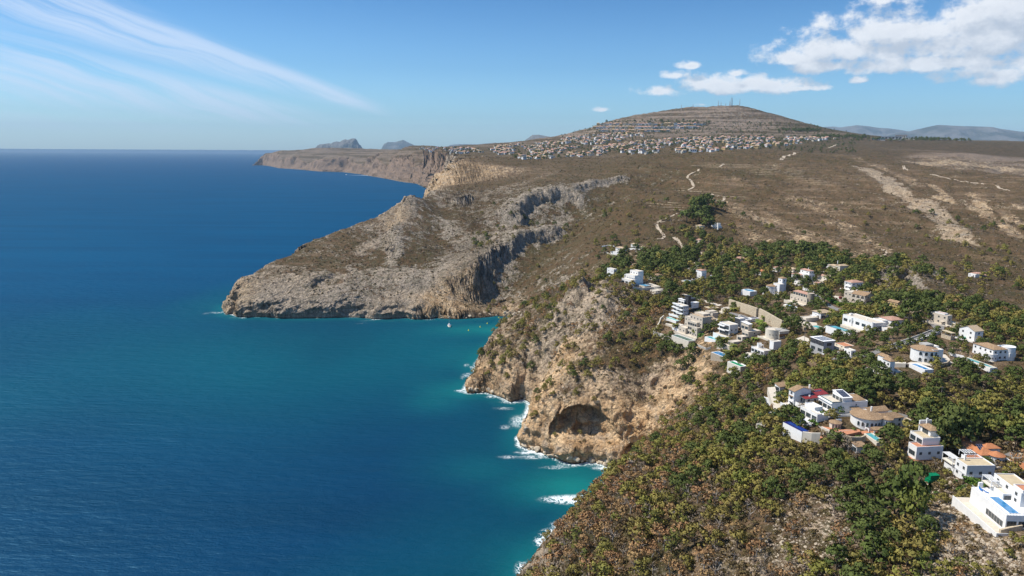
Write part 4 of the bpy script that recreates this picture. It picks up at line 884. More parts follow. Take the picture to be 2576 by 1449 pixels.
h.box(0,0,0,140,175,190, S=(2,1)); sw = h.m(0,0,0)
MB().box(-.06, 0, h.m(0,12,0)[1], h.m(0,165,0)[1], 0.2, h.m(0,0,175)[2]).build('cladding', M['dark'], h.root); h.windows('W', -.08, 0, h.m(0,12,0)[1], h.m(0,165,0)[1], 0, h.m(0,0,178)[2], 3, 2, 'g')
h.slab(-22,60,95,22,120,1.1,'white','balcony'); h.slab(-22,0,150-45,22,60,.4,'white','balcony'); h.slab(-24,70,165,24,110,1.0,'white','balcony'); h.box(190,25,120,85,85,150, S=None, W=(1,1,'g')); MB().box(h.m(190,0,0)[0]-.06, h.m(190,0,0)[0], h.m(0,25,0)[1], h.m(0,110,0)[1], h.m(0,0,130)[2], h.m(0,0,268)[2]).build('cladding', M['dark'], h.root); h.done()
h = H_('1', 1720, 570, 42, 'carport', 'long flat white carport carrying dark solar panels under the stone wall', 'carport'); h.box(0,0,0,60,170,55, roof='slab', rmat='white'); h.box(70,0,20,110,60,45, roof='slab', rmat='white'); h.solar(5,10,62,3,7,tilt=.05); h.solar(80,4,72,6,2,tilt=.08); h.done()
h = H_('1', 1480, 978, 42, 'villa', 'grey-beige villa of three flat terraces beside palms', 'villa', wall='beige')
h.box(0,0,0,140,90,70, W=(2,1,'g'), S=(2,1)); h.box(150,10,0,160,95,135, W=(1,2,'g'), S=(1,2,'g')); h.box(255,20,0,210,105,205, W=(2,2,'g'), S=(1,3)); h.box(300,70,190,60,120,130, roof='shed', rmat='white', rh=.8, W=(2,1,'g')); h.done()
h = H_('1', 2195, 862, 42, 'villa', 'round-fronted cream villa with a brown timber band below the stone wall', 'villa', wall='cream')
h.cyl(65,105,0,125,150, nwin=4, a0=-2.9, a1=-1.2); h.box(70,0,0,150,80,140, roof='shed', rmat='concrete', rh=1.5, S=(2,1,'g')); h.slab(66,-4,100,150,4,2.0,'wood','cladding'); h.done()
h = H_('1', 1865, 1235, 42, 'villa', 'white villa with a large roof terrace stepping down above the green pool', 'villa')
h.box(25,0,0,110,165,78, W=None, S=(1,1)); h.arcade('W', 25,0,0,165,78,3,2.5,'paving',mat='white'); h.box(145,15,0,110,215,150, W=(4,2,'g'), S=(1,1)); h.rail(145,15,157,100,215); h.slab(0,0,6,25,190,.4,'white','terrace'); h.box(305,25,150,125,65,135); h.cyl(215,170,150,38,70); h.pergola(190,110,158,40,60,55,4); h.done()
# villas at the tip of the village
h = H_('A', 352, 388, 38, 'house', 'small white house with a flat roof at the far left end of the village', 'house'); h.box(0,0,0,30,62,82, W=(2,2), S=(1,2)); h.slab(-6,20,0,8,50,.5); h.done()
h = H_('A', 520, 452, 42, 'villa', 'tiered white villa with rounded arches above the blue rectangular pool', 'villa')
h.box(0,0,0,40,95,45, W=(3,1,'g')); h.box(40,15,0,55,85,80); h.arcade('W',40,15,45,85,36,4,2.0,'paving',roof=False); h.box(80,25,0,50,75,112, W=(3,3)); h.rail(40,15,82,50,80); h.slab(-8,-4,2,8,110,.4); h.done()
h = H_('A', 738, 400, 42, 'house', 'tan stone house under a hipped tile roof by the garden pool', 'house', wall='cream'); h.box(0,0,0,65,45,42, roof='hip', W=(1,1), S=(2,1), rmat='tile'); h.box(-20,30,-10,40,60,25, W=(2,1)); h.done()
h = H_('A', 560, 300, 42, 'house', 'pale house half hidden by tall pines behind the tiered white villa', 'house', wall='cream'); h.box(0,0,0,40,50,35, roof='hip', rmat='tile_c', W=(1,1)); h.done()
h = H_('A', 1165, 400, 42, 'house', 'white house with an orange hipped roof at the bend of the dirt road', 'house'); h.box(0,0,0,40,45,70, W=(1,1)); h.box(5,10,70,45,50,20, roof='hip', rmat='tile_p', rh=1.2); h.cyl(80,-6,0,14,40); h.done()
h = H_('A', 1140, 300, 42, 'house', 'white cubic house just above the orange-roofed one at the road bend', 'house'); h.box(0,0,0,25,30,40, W=(1,1)); h.box(40,30,0,70,50,28, roof='hip', rmat='tile_o', rh=.9); h.done()
h = H_('A', 1860, 525, 42, 'villa', 'white villa with an octagonal tiled room and a square lookout tower', 'villa')
h.cyl(6,58,0,44,72, roof='cone', nwin=5, rows=2, a0=-2.8, a1=-.6, rmat='tile'); h.box(20,0,0,40,55,95, W=(1,2)); h.box(70,30,0,36,36,140, roof='hip', rmat='tile', W=(1,3), S=(1,3)); h.done()
h = H_('A', 430, 150, 42, 'house', 'white farmhouse with arched porch and hipped tile roof above the scrub valley', 'house'); h.box(0,0,0,42,64,40, roof='hip', rmat='tile_c', W=(5,2), S=(3,2), rh=1.8); h.box(-8,-10,-12,60,90,12, mat='white', rmat='paving'); h.done()
h = H_('A', 560, 116, 42, 'house', 'smaller white house beside the arched farmhouse above the scrub valley', 'house'); h.box(0,0,0,24,52,42, roof='hip', rmat='tile_c', W=(2,2), S=(1,2)); h.done()
h = H_('A', 1600, 138, 42, 'house', 'low white house with arched terrace on the bare slope behind the village', 'house'); h.box(0,0,0,50,60,28, roof='hip', rmat='tile_c', W=(3,1,'g')); h.box(-6,60,0,40,22,20); h.done()
h = H_('A', 1500, 215, 42, 'house', 'long low house with pink tiled roof behind the row of pines', 'house', wall='cream'); h.box(0,0,0,90,70,22, roof='hip', rmat='tile_p', W=(2,1)); h.done()
h = H_('A', 1660, 205, 42, 'house', 'low house with a dark red roof behind the row of pines', 'house'); h.box(0,0,0,90,60,22, roof='hip', rmat='redmetal', W=(2,1)); h.done()
h = H_('A', 1140, 45, 42, 'house', 'reddish tiled house inside the isolated pine grove', 'house', wall='beige'); h.box(0,0,0,30,32,22, roof='hip', rmat='tile_p', W=(1,1)); h.done()
h = H_('D', 815, 780, 42, 'house', 'white stepped house right of the isolated pine grove', 'house'); h.box(0,0,0,20,38,20, W=(3,1)); h.box(6,8,20,16,20,14); h.slab(20,6,6,35,16,1.5); h.done()
h = H_('D', 712, 776, 42, 'house', 'cream house with tiled roof among the isolated grove of pines', 'house', wall='cream'); h.box(0,0,0,26,26,17, roof='hip', rmat='tile_c', W=(2,1)); h.done()
h = H_('D', 800, 905, 42, 'house', 'row of low stone sheds between the dirt road and the scrub', 'shed', wall='stone'); h.box(0,0,0,26,20,9); h.done()
h = H_('B', 2000, 340, 42, 'farmhouse', 'lone white farmhouse with tiled roof on the bare hillside at right', 'farmhouse'); h.box(0,0,0,50,55,24, W=(2,1)); h.box(15,8,24,60,45,8, roof='hip', rmat='tile_p', rh=1.2); h.box(65,10,0,35,40,14, mat='stone', roof='shed', rmat='tile_p'); h.done()
# upper village
h = H_('2', 870, 378, 42, 'villa', 'white villa with a pink tiled roof and wide curved porch below the pine row', 'villa')
h.box(0,0,0,90,170,110, W=(2,1), S=(2,2)); h.box(25,25,110,70,150,60, roof='hip', rmat='tile_p', W=(2,1), S=(2,1), rh=1.4); h.cyl(-20,170,0,95,88, roof='cone', nwin=3, rmat='tile_p', rh=1.2, arch=True, a0=-2.9, a1=-1.4); h.chimney(60,80,190); h.done()
h = H_('2', 1180, 372, 42, 'house', 'low cream house with terracotta-tiled hips between two taller villas', 'house', wall='cream'); h.box(0,0,0,125,75,78, roof='hip', rmat='tile_c', W=(1,1), S=(3,1)); h.box(10,75,0,60,85,70, roof='hip', rmat='tile_p', W=(2,1)); h.done()
h = H_('2', 1400, 255, 42, 'villa', 'tall cream villa with a central chimney highest in the village', 'villa', wall='cream'); h.box(0,0,0,132,70,150, roof='hip', rmat='tile_c', S=None, W=(1,2)); h.box(10,70,20,80,130,105, roof='hip', rmat='tile_c', W=(3,1)); h.chimney(10,55,200,2.2); h.box(20,200,60,50,40,60, mat='white'); h.done()
h = H_('2', 1612, 532, 42, 'villa', 'square white villa with a pink hipped roof and white ridge lines', 'villa'); h.box(0,0,0,172,118,140, roof='hip', rmat='tile_p', W=(2,2), S=(3,2), rh=2.0); h.slab(-14,10,72,14,90,.4,'white','balcony'); h.pergola(-14,10,72,14,100,64,3); h.done()
h = H_('2', 1842, 768, 55, 'villa', 'tan stone villa with arches on two floors and solar panels on its roof', 'villa', wall='beige')
h.box(18,0,0,110,230,150, roof='gabley', rmat='tile', rh=2.6, S=(2,2)); h.arcade('W',18,0,0,210,72,3,2.6,roof=False); h.arcade('W',18,0,76,210,72,3,2.6,rmat='tile'); h.box(0,215,0,110,125,160, W=(2,2)); h.arcade('W',0,215,0,125,60,2,2.4,'paving',roof=False); h.solar(92,60,186,3,4,tilt=-.02); h.chimney(60,200,180); h.done()
h = H_('2', 822, 785, 42, 'villa', 'pink and stone villa with a round stone tower above the small pool', 'villa', wall='cream')
h.box(15,0,0,110,280,105, W=(5,1), mat='beige'); h.box(45,15,105,80,250,60, roof='hip', rmat='tile_p', W=(6,1,'g'), rh=1.6); h.cyl(75,5,0,58,190, mat='stone'); h.rail(12,0,108,10,280, mat='cream'); h.done()
h = H_('2', 828, 1112, 42, 'villa', 'cream bungalow with wide flat wing and low hipped roof and two slim palms', 'villa', wall='cream')
h.box(0,0,0,205,105,88, W=(2,1,'g')); h.box(265,35,20,200,140,128, roof='hip', rmat='tile_c', S=(2,1,'g'), W=(1,1,'g'), rh=2.0, mat='white', over=.8); h.box(440,60,30,105,90,95, roof='hip', rmat='tile_c', S=(1,1,'g')); h.slab(180,70,95,85,60,.25,'white','canopy'); h.slab(0,-60,4,300,60,.5,'paving','terrace', base=-5); h.done()
h = H_('2', 1990, 1240, 44, 'villa', 'large white flat-roofed villa with rounded pilasters beside the long aqua pool', 'villa')
h.box(0,0,0,190,510,140, W=(5,1,'g'), S=(1,1,'g')); h.cyl(0,8,0,26,150); h.cyl(0,350,0,24,120); h.box(115,-105,-90,170,135,165, W=(2,1), S=(1,1)); h.box(190,60,20,90,150,130, W=(2,1)); h.box(330,60,20,215,190,130, roof='hip', rmat='tile_p', W=(2,1), S=(3,1)); h.slab(-80,120,-12,80,330,.5,'paving','terrace', base=-4); h.box(60,440,146,30,30,20); h.chimney(90,200,140,.8); h.done()
h = H_('B', 603, 1062, 42, 'villa', 'anthracite modern villa with a white slatted pergola roof', 'villa', wall='grey')
h.box(0,0,0,92,118,112, roof='slab', rmat='white', mat='grey', W=(2,2,'g'), S=(1,2,'g')); MB().box(-.06,0,0,h.m(0,118,0)[1],h.m(0,0,70)[2],h.m(0,0,112)[2]).build('cladding', M['dark'], h.root)
for i in range(4): xx = 6+i*22; MB().box(*h.m(xx,0,0)[:1], h.m(xx+14,0,0)[0], h.m(0,15,0)[1], h.m(0,100,0)[1], h.m(0,0,112)[2]+.36, h.m(0,0,112)[2]+.44).build('skylight', M['solar'], h.root)
h.box(95,20,0,12,70,60); h.slab(-10,-20,3,100,20,.4,'white','terrace', base=-4); h.done()
h = H_('2', 2400, 885, 50, 'house', 'ochre house with dark shutters hidden among tall pines', 'house', wall='yellow'); h.box(0,0,0,60,150,150, roof='gabley', rmat='tile', W=(3,2)); h.done()
h = H_('3', 1095, 388, 55, 'house', 'beige flat-roofed house with an outside staircase at the top of the lane', 'house', wall='beige'); h.box(0,0,0,65,265,160, W=(3,2), S=(1,1)); h.box(10,60,160,50,150,18, mat='white', rmat='tile_p'); h.slab(-30,30,60,30,60,.3,'beige','stair'); h.done()
h = H_('3', 1568, 655, 52, 'house', 'white gable-ended house with a garage right of the lane', 'house'); h.box(0,0,0,120,235,165, roof='gable', rmat='tile_c', rh=3.0, W=(2,2), S=(1,2)); h.box(-4,-4,0,1,1,165); h.done()
h = H_('3', 1165, 645, 42, 'carport', 'open carport with brown flat roof on stone piers below the lane', 'carport', wall='stonewall'); h.box(0,0,0,50,150,50); h.pergola(0,0,50,60,150,65,4,'concrete','tanroof'); h.done()
h = H_('3', 1375, 520, 48, 'outbuilding', 'low tan-roofed outbuilding joining the carport to the gabled house', 'outbuilding', wall='cream'); h.box(0,0,0,30,165,48, roof='slab', rmat='tanroof', W=(3,1)); h.done()
h = H_('3', 745, 1058, 42, 'villa', 'white round-fronted villa with tiled half-cone roof between the lane and blue pool', 'villa')
h.cyl(105,150,0,215,205, roof='cone', nwin=5, rows=2, a0=-2.75, a1=-.75, rmat='tile', rh=2.2, arch=True); h.box(105,20,0,150,150,215, S=(1,1), W=None); h.box(215,130,0,80,160,225); MB().box(h.m(95,0,0)[0],h.m(215,0,0)[0],h.m(0,130,0)[1],h.m(0,240,0)[1],h.m(0,0,235)[2]+.3,h.m(0,0,235)[2]+1.6).build('skylight', M['concrete'], h.root); h.slab(-20,-20,4,300,20,.4,'paving','terrace', base=-4); h.slab(250,-40,2,150,120,.4,'paving','terrace', base=-4); h.done()
h = H_('3', 1935, 1008, 44, 'villa', 'white villa with a raised round pool on its roof at the far right', 'villa')
h.box(0,40,0,205,310,190, roof='hip', rmat='tile', W=(4,2), S=(3,2), rh=1.8); h.cyl(10,75,0,95,105, nwin=4, a0=-2.7, a1=-.9); h.cyl(250,80,0,105,215, rmat='white'); h.slab(-70,0,2,70,330,.5,'paving','terrace', base=-3); h.box(205,10,60,90,80,60); h.done()
h = H_('B', 1215, 1252, 42, 'house', 'small white two-storey house with tile roof in front of the round-fronted villa', 'house'); h.box(0,0,0,38,62,125, roof='hip', rmat='tile', W=(2,2)); h.box(30,50,20,30,90,110, roof='hip', rmat='tile'); h.box(45,-20,-30,50,60,55, mat='concrete'); h.done()
# the cluster above the wooded slope
h = H_('4', 493, 412, 42, 'house', 'narrow white three-storey house, leftmost of the cluster over the wooded slope', 'house'); h.box(0,0,0,145,72,215, roof='shed', rmat='tile', rh=1.2, W=(1,3,'g'), S=(1,2)); h.box(-10,72,0,60,30,110); h.done()
h = H_('4', 718, 492, 42, 'house', 'white gabled house with brown balconies, second from the left in the cluster', 'house'); h.box(0,0,0,235,78,225, roof='gabley', rmat='tile', rh=2.0, W=(1,3), S=(1,1)); h.slab(-14,10,150,14,60,.4,'tile','balcony'); h.slab(-14,10,75,14,60,.4,'white','balcony'); h.box(235,20,40,60,60,150, roof='shed', rmat='tile'); h.chimney(240,30,220,2.4); h.done()
h = H_('4', 905, 455, 42, 'house', 'house with a dark red metal roof covered in solar panels', 'house'); h.box(0,0,0,175,115,85, roof='shed', rmat='redmetal', rh=1.0, over=.9, W=(3,1,'g'), S=(2,1)); h.box(175,20,20,150,100,85, roof='shed', rmat='redmetal', rh=1.2); h.solar(30,30,95,6,2,tilt=.28); h.solar(190,40,110,5,2,tilt=.3); h.chimney(70,20,90,.9); h.done()
h = H_('4', 1083, 742, 42, 'villa', 'white villa wing with a pale blue roof deck beside the infinity pool', 'villa')
h.box(0,0,0,65,255,118, W=(3,1,'g')); h.box(65,110,60,110,150,100, rmat='white'); h.rail(0,0,122,60,250); h.slab(65,0,112,95,110,.4,'white','terrace', base=0); h.slab(8,120,128,30,60,.1,'white','table_top'); h.done()
h = H_('4', 1305, 600, 36, 'villa', 'white modern villa with long blank wall and glass roof pavilion under solar panels', 'villa')
h.box(0,0,0,495,200,155, W=(3,1,'g'), S=None); h.slab(-22,0,35,22,200,.8,'white','balcony'); h.slab(-14,-2,158,14,204,.5,'white','balcony'); h.box(150,8,155,130,150,70, roof='shed', rmat='white', rh=1.6, W=(3,1,'g'), over=.3); h.box(290,20,150,180,120,18, roof='shed', rmat='tile', rh=.8); h.solar(160,20,240,4,4,tilt=.22); h.rail(0,0,160,140,195,glass=True); h.windows('S', h.m(320,0,0)[0], h.m(350,0,0)[0], 0, 1, h.m(0,0,95)[2], h.m(0,0,135)[2], 1, 1); h.done()
h = H_('4', 1800, 880, 42, 'villa', 'big oval white villa with arched windows and shingled round roof over orange terraces', 'villa')
h.cyl(170,150,0,222,175, roof='cone', nwin=8, a0=-2.9, a1=-.6, rmat='tile', rh=2.2, arch=True, over=.7); h.box(255,40,0,325,120,150, roof='hip', rmat='tile', rh=2.0, S=(3,2)); h.cyl(335,28,0,82,165, roof='cone', nwin=4, rows=2, rmat='tile', rh=1.2, a0=-2.6, a1=-.6); h.box(240,180,60,260,120,130, roof='gable', rmat='tile', rh=1.6); h.box(150,330,70,100,100,90, roof='shed', rmat='tile'); h.chimney(240,160,230,1.8); h.slab(-40,-30,5,320,60,.5,'terracotta','terrace', base=-3); h.done()
h = H_('4', 1355, 862, 42, 'gazebo', 'round garden gazebo with arched sides and tiled cone roof on the orange terrace', 'gazebo', wall='cream'); h.cyl(65,60,0,84,95, roof='cone', nwin=5, rmat='tile', rh=1.3, arch=True, a0=-2.9, a1=-.3); h.box(120,90,10,60,30,85, mat='white'); h.done()
h = H_('4', 1700, 1205, 42, 'hut', 'little white hut with an arched doorway and tile roof below the curved pool', 'hut'); h.box(0,0,0,120,72,100, roof='shed', rmat='tile', rh=.9, W=(1,1,'door')); h.done()
h = H_('4', 2010, 930, 42, 'pavilion', 'arcaded white poolside pavilion with tiled eaves behind the curved pool', 'pavilion'); h.arcade('S', -30,60,0,250,80,3,2.6); h.arcade('W', -30,60,0,60,80,1,1.2,roof=False); h.done()
h = H_('5', 210, 568, 38, 'villa', 'white three-tier villa with terracotta roof terraces left of the tall dark pine', 'villa')
h.box(0,0,0,265,92,150, rmat='terracotta', W=(1,1,'g'), S=(3,1)); h.box(85,35,150,175,140,75, rmat='tanroof', W=(2,1,'g')); h.rail(85,35,228,170,140); h.box(195,75,225,90,110,70, roof='hip', rmat='tile', rh=1.6, over=.9, W=(1,1,'g')); h.box(190,190,225,120,10,110); h.slab(-12,-8,8,240,8,.6,'terracotta','terrace', base=-3); h.slab(-14,0,8,14,100,.6,'terracotta','terrace', base=-3); h.chimney(240,170,340); h.done()
h = H_('5', 800, 805, 36, 'villa', 'white villa with tan roof terrace and slender pergola above the rocky slope', 'villa')
h.box(0,0,0,270,125,175, rmat='tanroof', W=(2,2), S=(3,1)); h.box(110,125,40,160,60,135, rmat='terracotta'); h.rail(-8,-10,62,175,140); h.slab(-8,-10,62,170,10,.4,'white','terrace'); h.pergola(-10,140,40,70,120,120,6); h.slab(-10,140,95,80,120,.5,'cream','balcony'); h.box(10,140,0,60,110,40); h.chimney(60,95,190,2.2); h.pergola(95,140,175,110,60,55,5); h.done()
h = H_('5', 1120, 615, 40, 'villa', 'white villa with bright orange tiled roofs and roof water heaters', 'villa')
h.box(-60,60,0,140,140,85, roof='hip', rmat='tile_o', rh=2.2, over=.8, W=(1,1,'g')); h.box(-95,170,20,180,170,75, roof='gable', rmat='tile_o', rh=1.4, over=1.2); h.cyl(70,50,0,82,95, roof='cone', nwin=4, rmat='tile_o', rh=1.8, a0=-2.4, a1=-.4); h.box(60,150,20,140,90,80, roof='hip', rmat='tile_o'); h.solar(-40,110,118,3,2,tilt=.5); h.chimney(-10,240,110); h.done()
h = H_('5', 1268, 1392, 34, 'villa', 'white villa with a long sea-facing wall and blue pool terrace at the lower right', 'villa')
h.box(0,0,0,330,30,192, roof='none', W=None, S=(3,1,'g')); h.box(0,30,0,330,370,192, roof='none', W=None); h.windows('W', 0, 0, h.m(0,25,0)[1], h.m(0,210,0)[1], h.m(0,0,10)[2], h.m(0,0,120)[2], 6, 1, 'g')
zt = 192; h.rail(0,0,194,330,400)
h.box(150,215,192,230,150,60, S=(2,1,'g')); h.box(230,120,192,200,300,150, W=(3,2), S=(2,1), rmat='tanroof'); h.box(250,130,342,150,100,20, rmat='terracotta'); h.pergola(120,320,192,80,110,130,5); h.slab(120,320,262,90,110,.5,'cream','balcony'); h.box(60,385,194,40,14,62, roof='none'); h.done(); H9 = h
h = H_('5', 1440, 700, 36, 'garage', 'garage corner with an orange roof and solar panels at the right edge', 'garage'); h.box(0,0,0,90,60,35, roof='shed', rmat='tile_o'); h.solar(10,10,42,4,1); h.done()
h = H_('B', 515, 168, 42, 'water_tank', 'round white water tank above the pines behind the village', 'water tank'); h.cyl(10,18,0,44,20, nwin=0, rmat='white'); h.done()
# skipped ones, smaller and half hidden
for (z, x, y, lx, ly, lz, w, rf, rm, lb) in [('2',330,215,70,80,60,'white','hip','tile_p','small white house peeping between the trunks of the pine row, left'), ('2',600,215,60,90,45,'cream','hip','tile_c','small cream house behind the pines left of the curved-porch villa'), ('A',1720,335,30,28,22,'white','hip','tile_o','little orange-roofed house above the lookout tower villa'),
        ('1',1195,590,60,60,70,'beige','flat','paving','small beige stair house between the beige villa and the cube villa'), ('1',575,690,50,90,60,'white','flat','paving','white garden wing at the foot of the four-storey villa'), ('A',740,520,60,50,18,'cream','flat','paving','low cream stepped terrace house below the garden pool'), ('2',60,260,50,60,50,'white','hip','tile_o','small house with an orange eave at the left of the pine slope'),
        ('B',860,1075,40,60,40,'white','flat','paving','white entrance pavilion on the lane right of the anthracite villa'), ('B',800,1010,80,90,14,'cream','flat','terracotta','long low terracotta-topped garage right of the anthracite villa'), ('3',1240,400,60,130,40,'cream','flat','paving','low cream terrace house between the beige house and the gabled house'), ('2',1010,440,110,80,28,'cream','flat','tile_p','low pink-paved wing below the house between two taller villas'), ('2',720,440,60,100,45,'white','flat','paving','low white garage terrace below the curved-porch villa'),
        ('1',1560,480,60,50,30,'grey','flat','paving','small grey plant house behind the cube villa'), ('A',620,115,22,26,20,'white','hip','tile_c','tiny white annexe right of the arched farmhouse pair'), ('C',1470,575,60,40,30,'cream','flat','tile_c','tan-tiled annexe at the right end of the oval villa')]:
    h = H_(z, x, y, 42, 'house', lb, 'house', wall=w); h.box(0,0,0,lx,ly,lz, roof=rf, rmat=rm, W=(2,1), S=(1,1)); h.done()
# ------------------------------------------------------------------ pools
pool('1', 480, 590, 42, 85, 205, 45, 'turquoise pool below the stacked-balcony villa', 'p_teal', 'white', 'white')
pool('1', 700, 1012, 42, 110, 300, 120, 'dark green lap pool inside a tall cream retaining wall', 'p_green', 'cream', 'white', margin=(.6,.6,.6,.6), below=6)
pool('1', 1172, 900, 42, 95, 190, 25, 'bright aqua pool in front of the dark-windowed cube villa', 'p_aqua', 'white', 'white')
pool('1', 1300, 1245, 42, 130, 210, 90, 'blue pool on a stone plinth between palms and ground solar panels', 'p_blue', 'stone', 'white')
pool('1', 1602, 1430, 42, 120, 225, 105, 'emptied pool with green cover on a cream plinth', 'astro', 'cream', 'white', margin=(.8,.8,.8,2.5))
pool('A', 472, 492, 42, 22, 108, 12, 'blue rectangular pool of the tiered arched villa', 'p_sky', 'beige', 'terracotta')
pool('A', 640, 478, 42, 60, 75, 22, 'small blue garden pool beside the tan stone house', 'p_sky', 'beige', 'paving')
pool('A', 1035, 422, 42, 50, 55, 14, 'pale blue pool among pines by the dirt road', 'p_sky', 'cream', 'paving')
pool('A', 1612, 540, 42, 62, 80, 45, 'round pale blue pool on a white curved wall', 'p_sky', 'white', 'white', 'round')
pool('2', 640, 885, 42, 60, 205, 50, 'small wavy blue pool below the stone tower villa', 'p_sky', 'cream', 'white', 'wavy')
pool('2', 1050, 1215, 42, 120, 150, 22, 'drained white pool in front of the cream bungalow', 'p_teal', 'beige', 'paving')
pool('2', 1590, 1305, 44, 120, 400, 42, 'long aqua pool on a dark deck beside the large white villa', 'p_aqua', 'white', 'dark', margin=(1.0,.8,3.0,1.0))
pool('3', 717, 1250, 42, 130, 250, 90, 'royal blue pool on a white block below the round-fronted villa', 'p_blue', 'white', 'white', margin=(.7,.7,1.0,2.0))
pool('3', 1845, 1200, 44, 105, 440, 85, 'long pale pool on a curved white wall at the far right', 'p_aqua', 'white', 'paving', 'round')
pool('3', 2050, 800, 44, 100, 95, 45, 'raised oval blue pool with a cream rim beside the far right villa', 'p_blue', 'cream', 'white', 'round')
pool('B', 905, 1262, 42, 40, 50, 10, 'small turquoise pool under the pines near the white two-storey house', 'p_aqua', 'cream', 'paving')
pool('4', 405, 640, 42, 150, 60, 35, 'sky blue pool beside the leftmost house of the cluster', 'p_sky', 'white', 'paving')
pool('4', 310, 460, 42, 60, 35, 10, 'tiny blue pool corner behind the sky blue pool', 'p_sky', 'white', 'white')
pool('4', 848, 1048, 43, 95, 290, 165, 'navy infinity pool on a tall blank white wall', 'p_navy', 'white', 'navy', margin=(.5,1.6,.8,.4), below=8)
pool('4', 2005, 1085, 35, 130, 250, 60, 'curved turquoise pool with steps below the arcaded pavilion', 'p_aqua', 'cream', 'paving', 'wavy', below=6)
p9 = H9.root.location; 
def pool_on_deck():
    s = H9; r = empty('swimming_pool', s.root.location, 0); r.scale = (U, U, U); R = Matrix.Rotation(s.root.rotation_euler.z, 4, 'Z')
    x0, y0, z = s.m(42, 22, 192); x1, y1, _ = s.m(150, 255, 192); bpy.context.view_layer.update(); r.location = s.root.location + (R @ Vector((x0, y0, z)))*U
    r.rotation_euler = s.root.rotation_euler; tag(r, 'large blue rectangular pool on the white terrace at the lower right', 'pool'); w, d = x1-x0, y1-y0
    mb = MB(); 
    for a in ((0,w,0,.3),(0,w,d-.3,d),(0,.3,.3,d-.3),(w-.3,w,.3,d-.3)): mb.box(a[0],a[1],a[2],a[3],0,.18)
    mb.build('coping', M['white'], r); MB().box(.3,w-.3,.3,d-.3,0,.1).build('pool_water', M['p_blue'], r)
    for i, (lx, ly) in enumerate(((40, 330), (62, 345), (84, 300))):
        a, b, c = s.m(lx, ly, 192); t = empty('sun_lounger', s.root.location + (R @ Vector((a, b, c)))*U, s.root.rotation_euler.z + .3*i)
        tag(t, ['blue sun lounger nearest the corner of the pool terrace', 'blue sun lounger in the middle of the pool terrace row', 'blue sun lounger standing apart from the other two'][i], 'sun lounger', 'loungers on the white pool terrace')
        t.scale = (U, U, U); MB().box(0,.7,0,1.4,.3,.4).build('seat', M['blue'], t); MB().add([(0,1.4,.35),(.7,1.4,.35),(.7,2.0,.85),(0,2.0,.85),(0,1.4,.27),(.7,1.4,.27),(.7,2.0,.77),(0,2.0,.77)], [(0,1,2,3),(7,6,5,4),(0,4,5,1),(1,5,6,2),(2,6,7,3),(3,7,4,0)]).build('backrest', M['blue'], t)
        for q in ((.05,.1),(.6,.1),(.05,1.3),(.6,1.3)): MB().box(q[0],q[0]+.06,q[1],q[1]+.06,0,.3).build('leg', M['white'], t)
pool_on_deck()
# ------------------------------------------------------------------ ground solar arrays
def solar_field(z, x, y, a, nx, ny, label):
    u, v = zpix(z, x, y); p, n = hit(u, v); az = math.atan2(p.x, p.y); t = empty('solar_array', p + Vector((0,0,.5)), math.radians(a)-az); tag(t, label, 'solar panels', 'ground-mounted solar arrays')
    tilt = .32; w, d, g = 1.15, 1.9, .1; ct, st = math.cos(tilt), math.sin(tilt); first = None
    for i in range(nx):
        for j in range(ny):
            if first is None:
                mb = MB(); mb.box(0,w,0,d,-.06,0,0); mb.box(.07,w-.07,.07,d-.07,.001,.012,1); first = mb.build('solar_panel', [M['alu'], M['solar']], t); o = first
            else: o = first.copy(); COL.objects.link(o); o.parent = t
            o.location = (i*(w+g), j*(d+g)*ct, .2 + j*(d+g)*st); o.rotation_euler = (tilt, 0, 0)
    for i in (0, nx-1):
        for j in (0, ny): MB().box(i*(w+g)+.4, i*(w+g)+.5, j*(d+g)*ct-.1, j*(d+g)*ct, -4, j*(d+g)*st+.1).build('post', M['alu'], t)
    SITES.append([(p + Vector(q)).xy for q in ((-6,-6,0),(9,-6,0),(9,9,0),(-6,9,0))])
solar_field('1', 793, 1020, -46, 6, 4, 'ground solar array just below the green lap pool wall')
solar_field('1', 960, 1170, -46, 6, 4, 'lower ground solar array left of the blue pool on its plinth')
print('houses', round(time.time()-T0, 1))
# ------------------------------------------------------------------ roads, tracks, walls laid on the ground
def ribbon(name, pix, width, mat, lift=.12, label=None, cat=None, kind='structure', step=3.0, group=None):
    pts = [hit(*p)[0] for p in pix]; line = []
    for a, b in zip(pts, pts[1:]):
        n = max(1, int((b.xy-a.xy).length/step))
        for i in range(n): line.append(a.xy.lerp(b.xy, i/n))
    line.append(pts[-1].xy)
    for _ in range(2): line = [line[0]] + [(line[i-1]+line[i]*2+line[i+1])/4 for i in range(1, len(line)-1)] + [line[-1]]
    vs, fs = [], []; W = 4
    for i, p in enumerate(line):
        d = (line[min(i+1, len(line)-1)] - line[max(i-1, 0)]).normalized(); nrm = Vector((-d.y, d.x)); w = width*(1+.12*math.sin(i*1.7))
        zs = [ground_z(*(p + nrm*w*(k/W-.5))) for k in range(W+1)]; zm = max(zs)
        for k in range(W+1): q = p + nrm*w*(k/W-.5); vs.append((q.x, q.y, max(zs[k], zm-.35*w*.5) + lift))
    for i in range(len(line)-1):
        for k in range(W): a = i*(W+1)+k; fs.append((a, a+1, a+W+2, a+W+1))
    # thickness
    n = len(vs); vs += [(x, y, z-1.2) for x, y, z in vs]; L = len(line)
    for i in range(L-1):
        for k in (0, W): a = i*(W+1)+k; fs.append((a, a+W+1, n+a+W+1, n+a) if k == 0 else (a, n+a, n+a+W+1, a+W+1))
    me = bpy.data.meshes.new(name); me.from_pydata(vs, [], fs); me.materials.append(M[mat]); o = bpy.data.objects.new(name, me); COL.objects.link(o); tag(o, label, cat, group, kind); return line
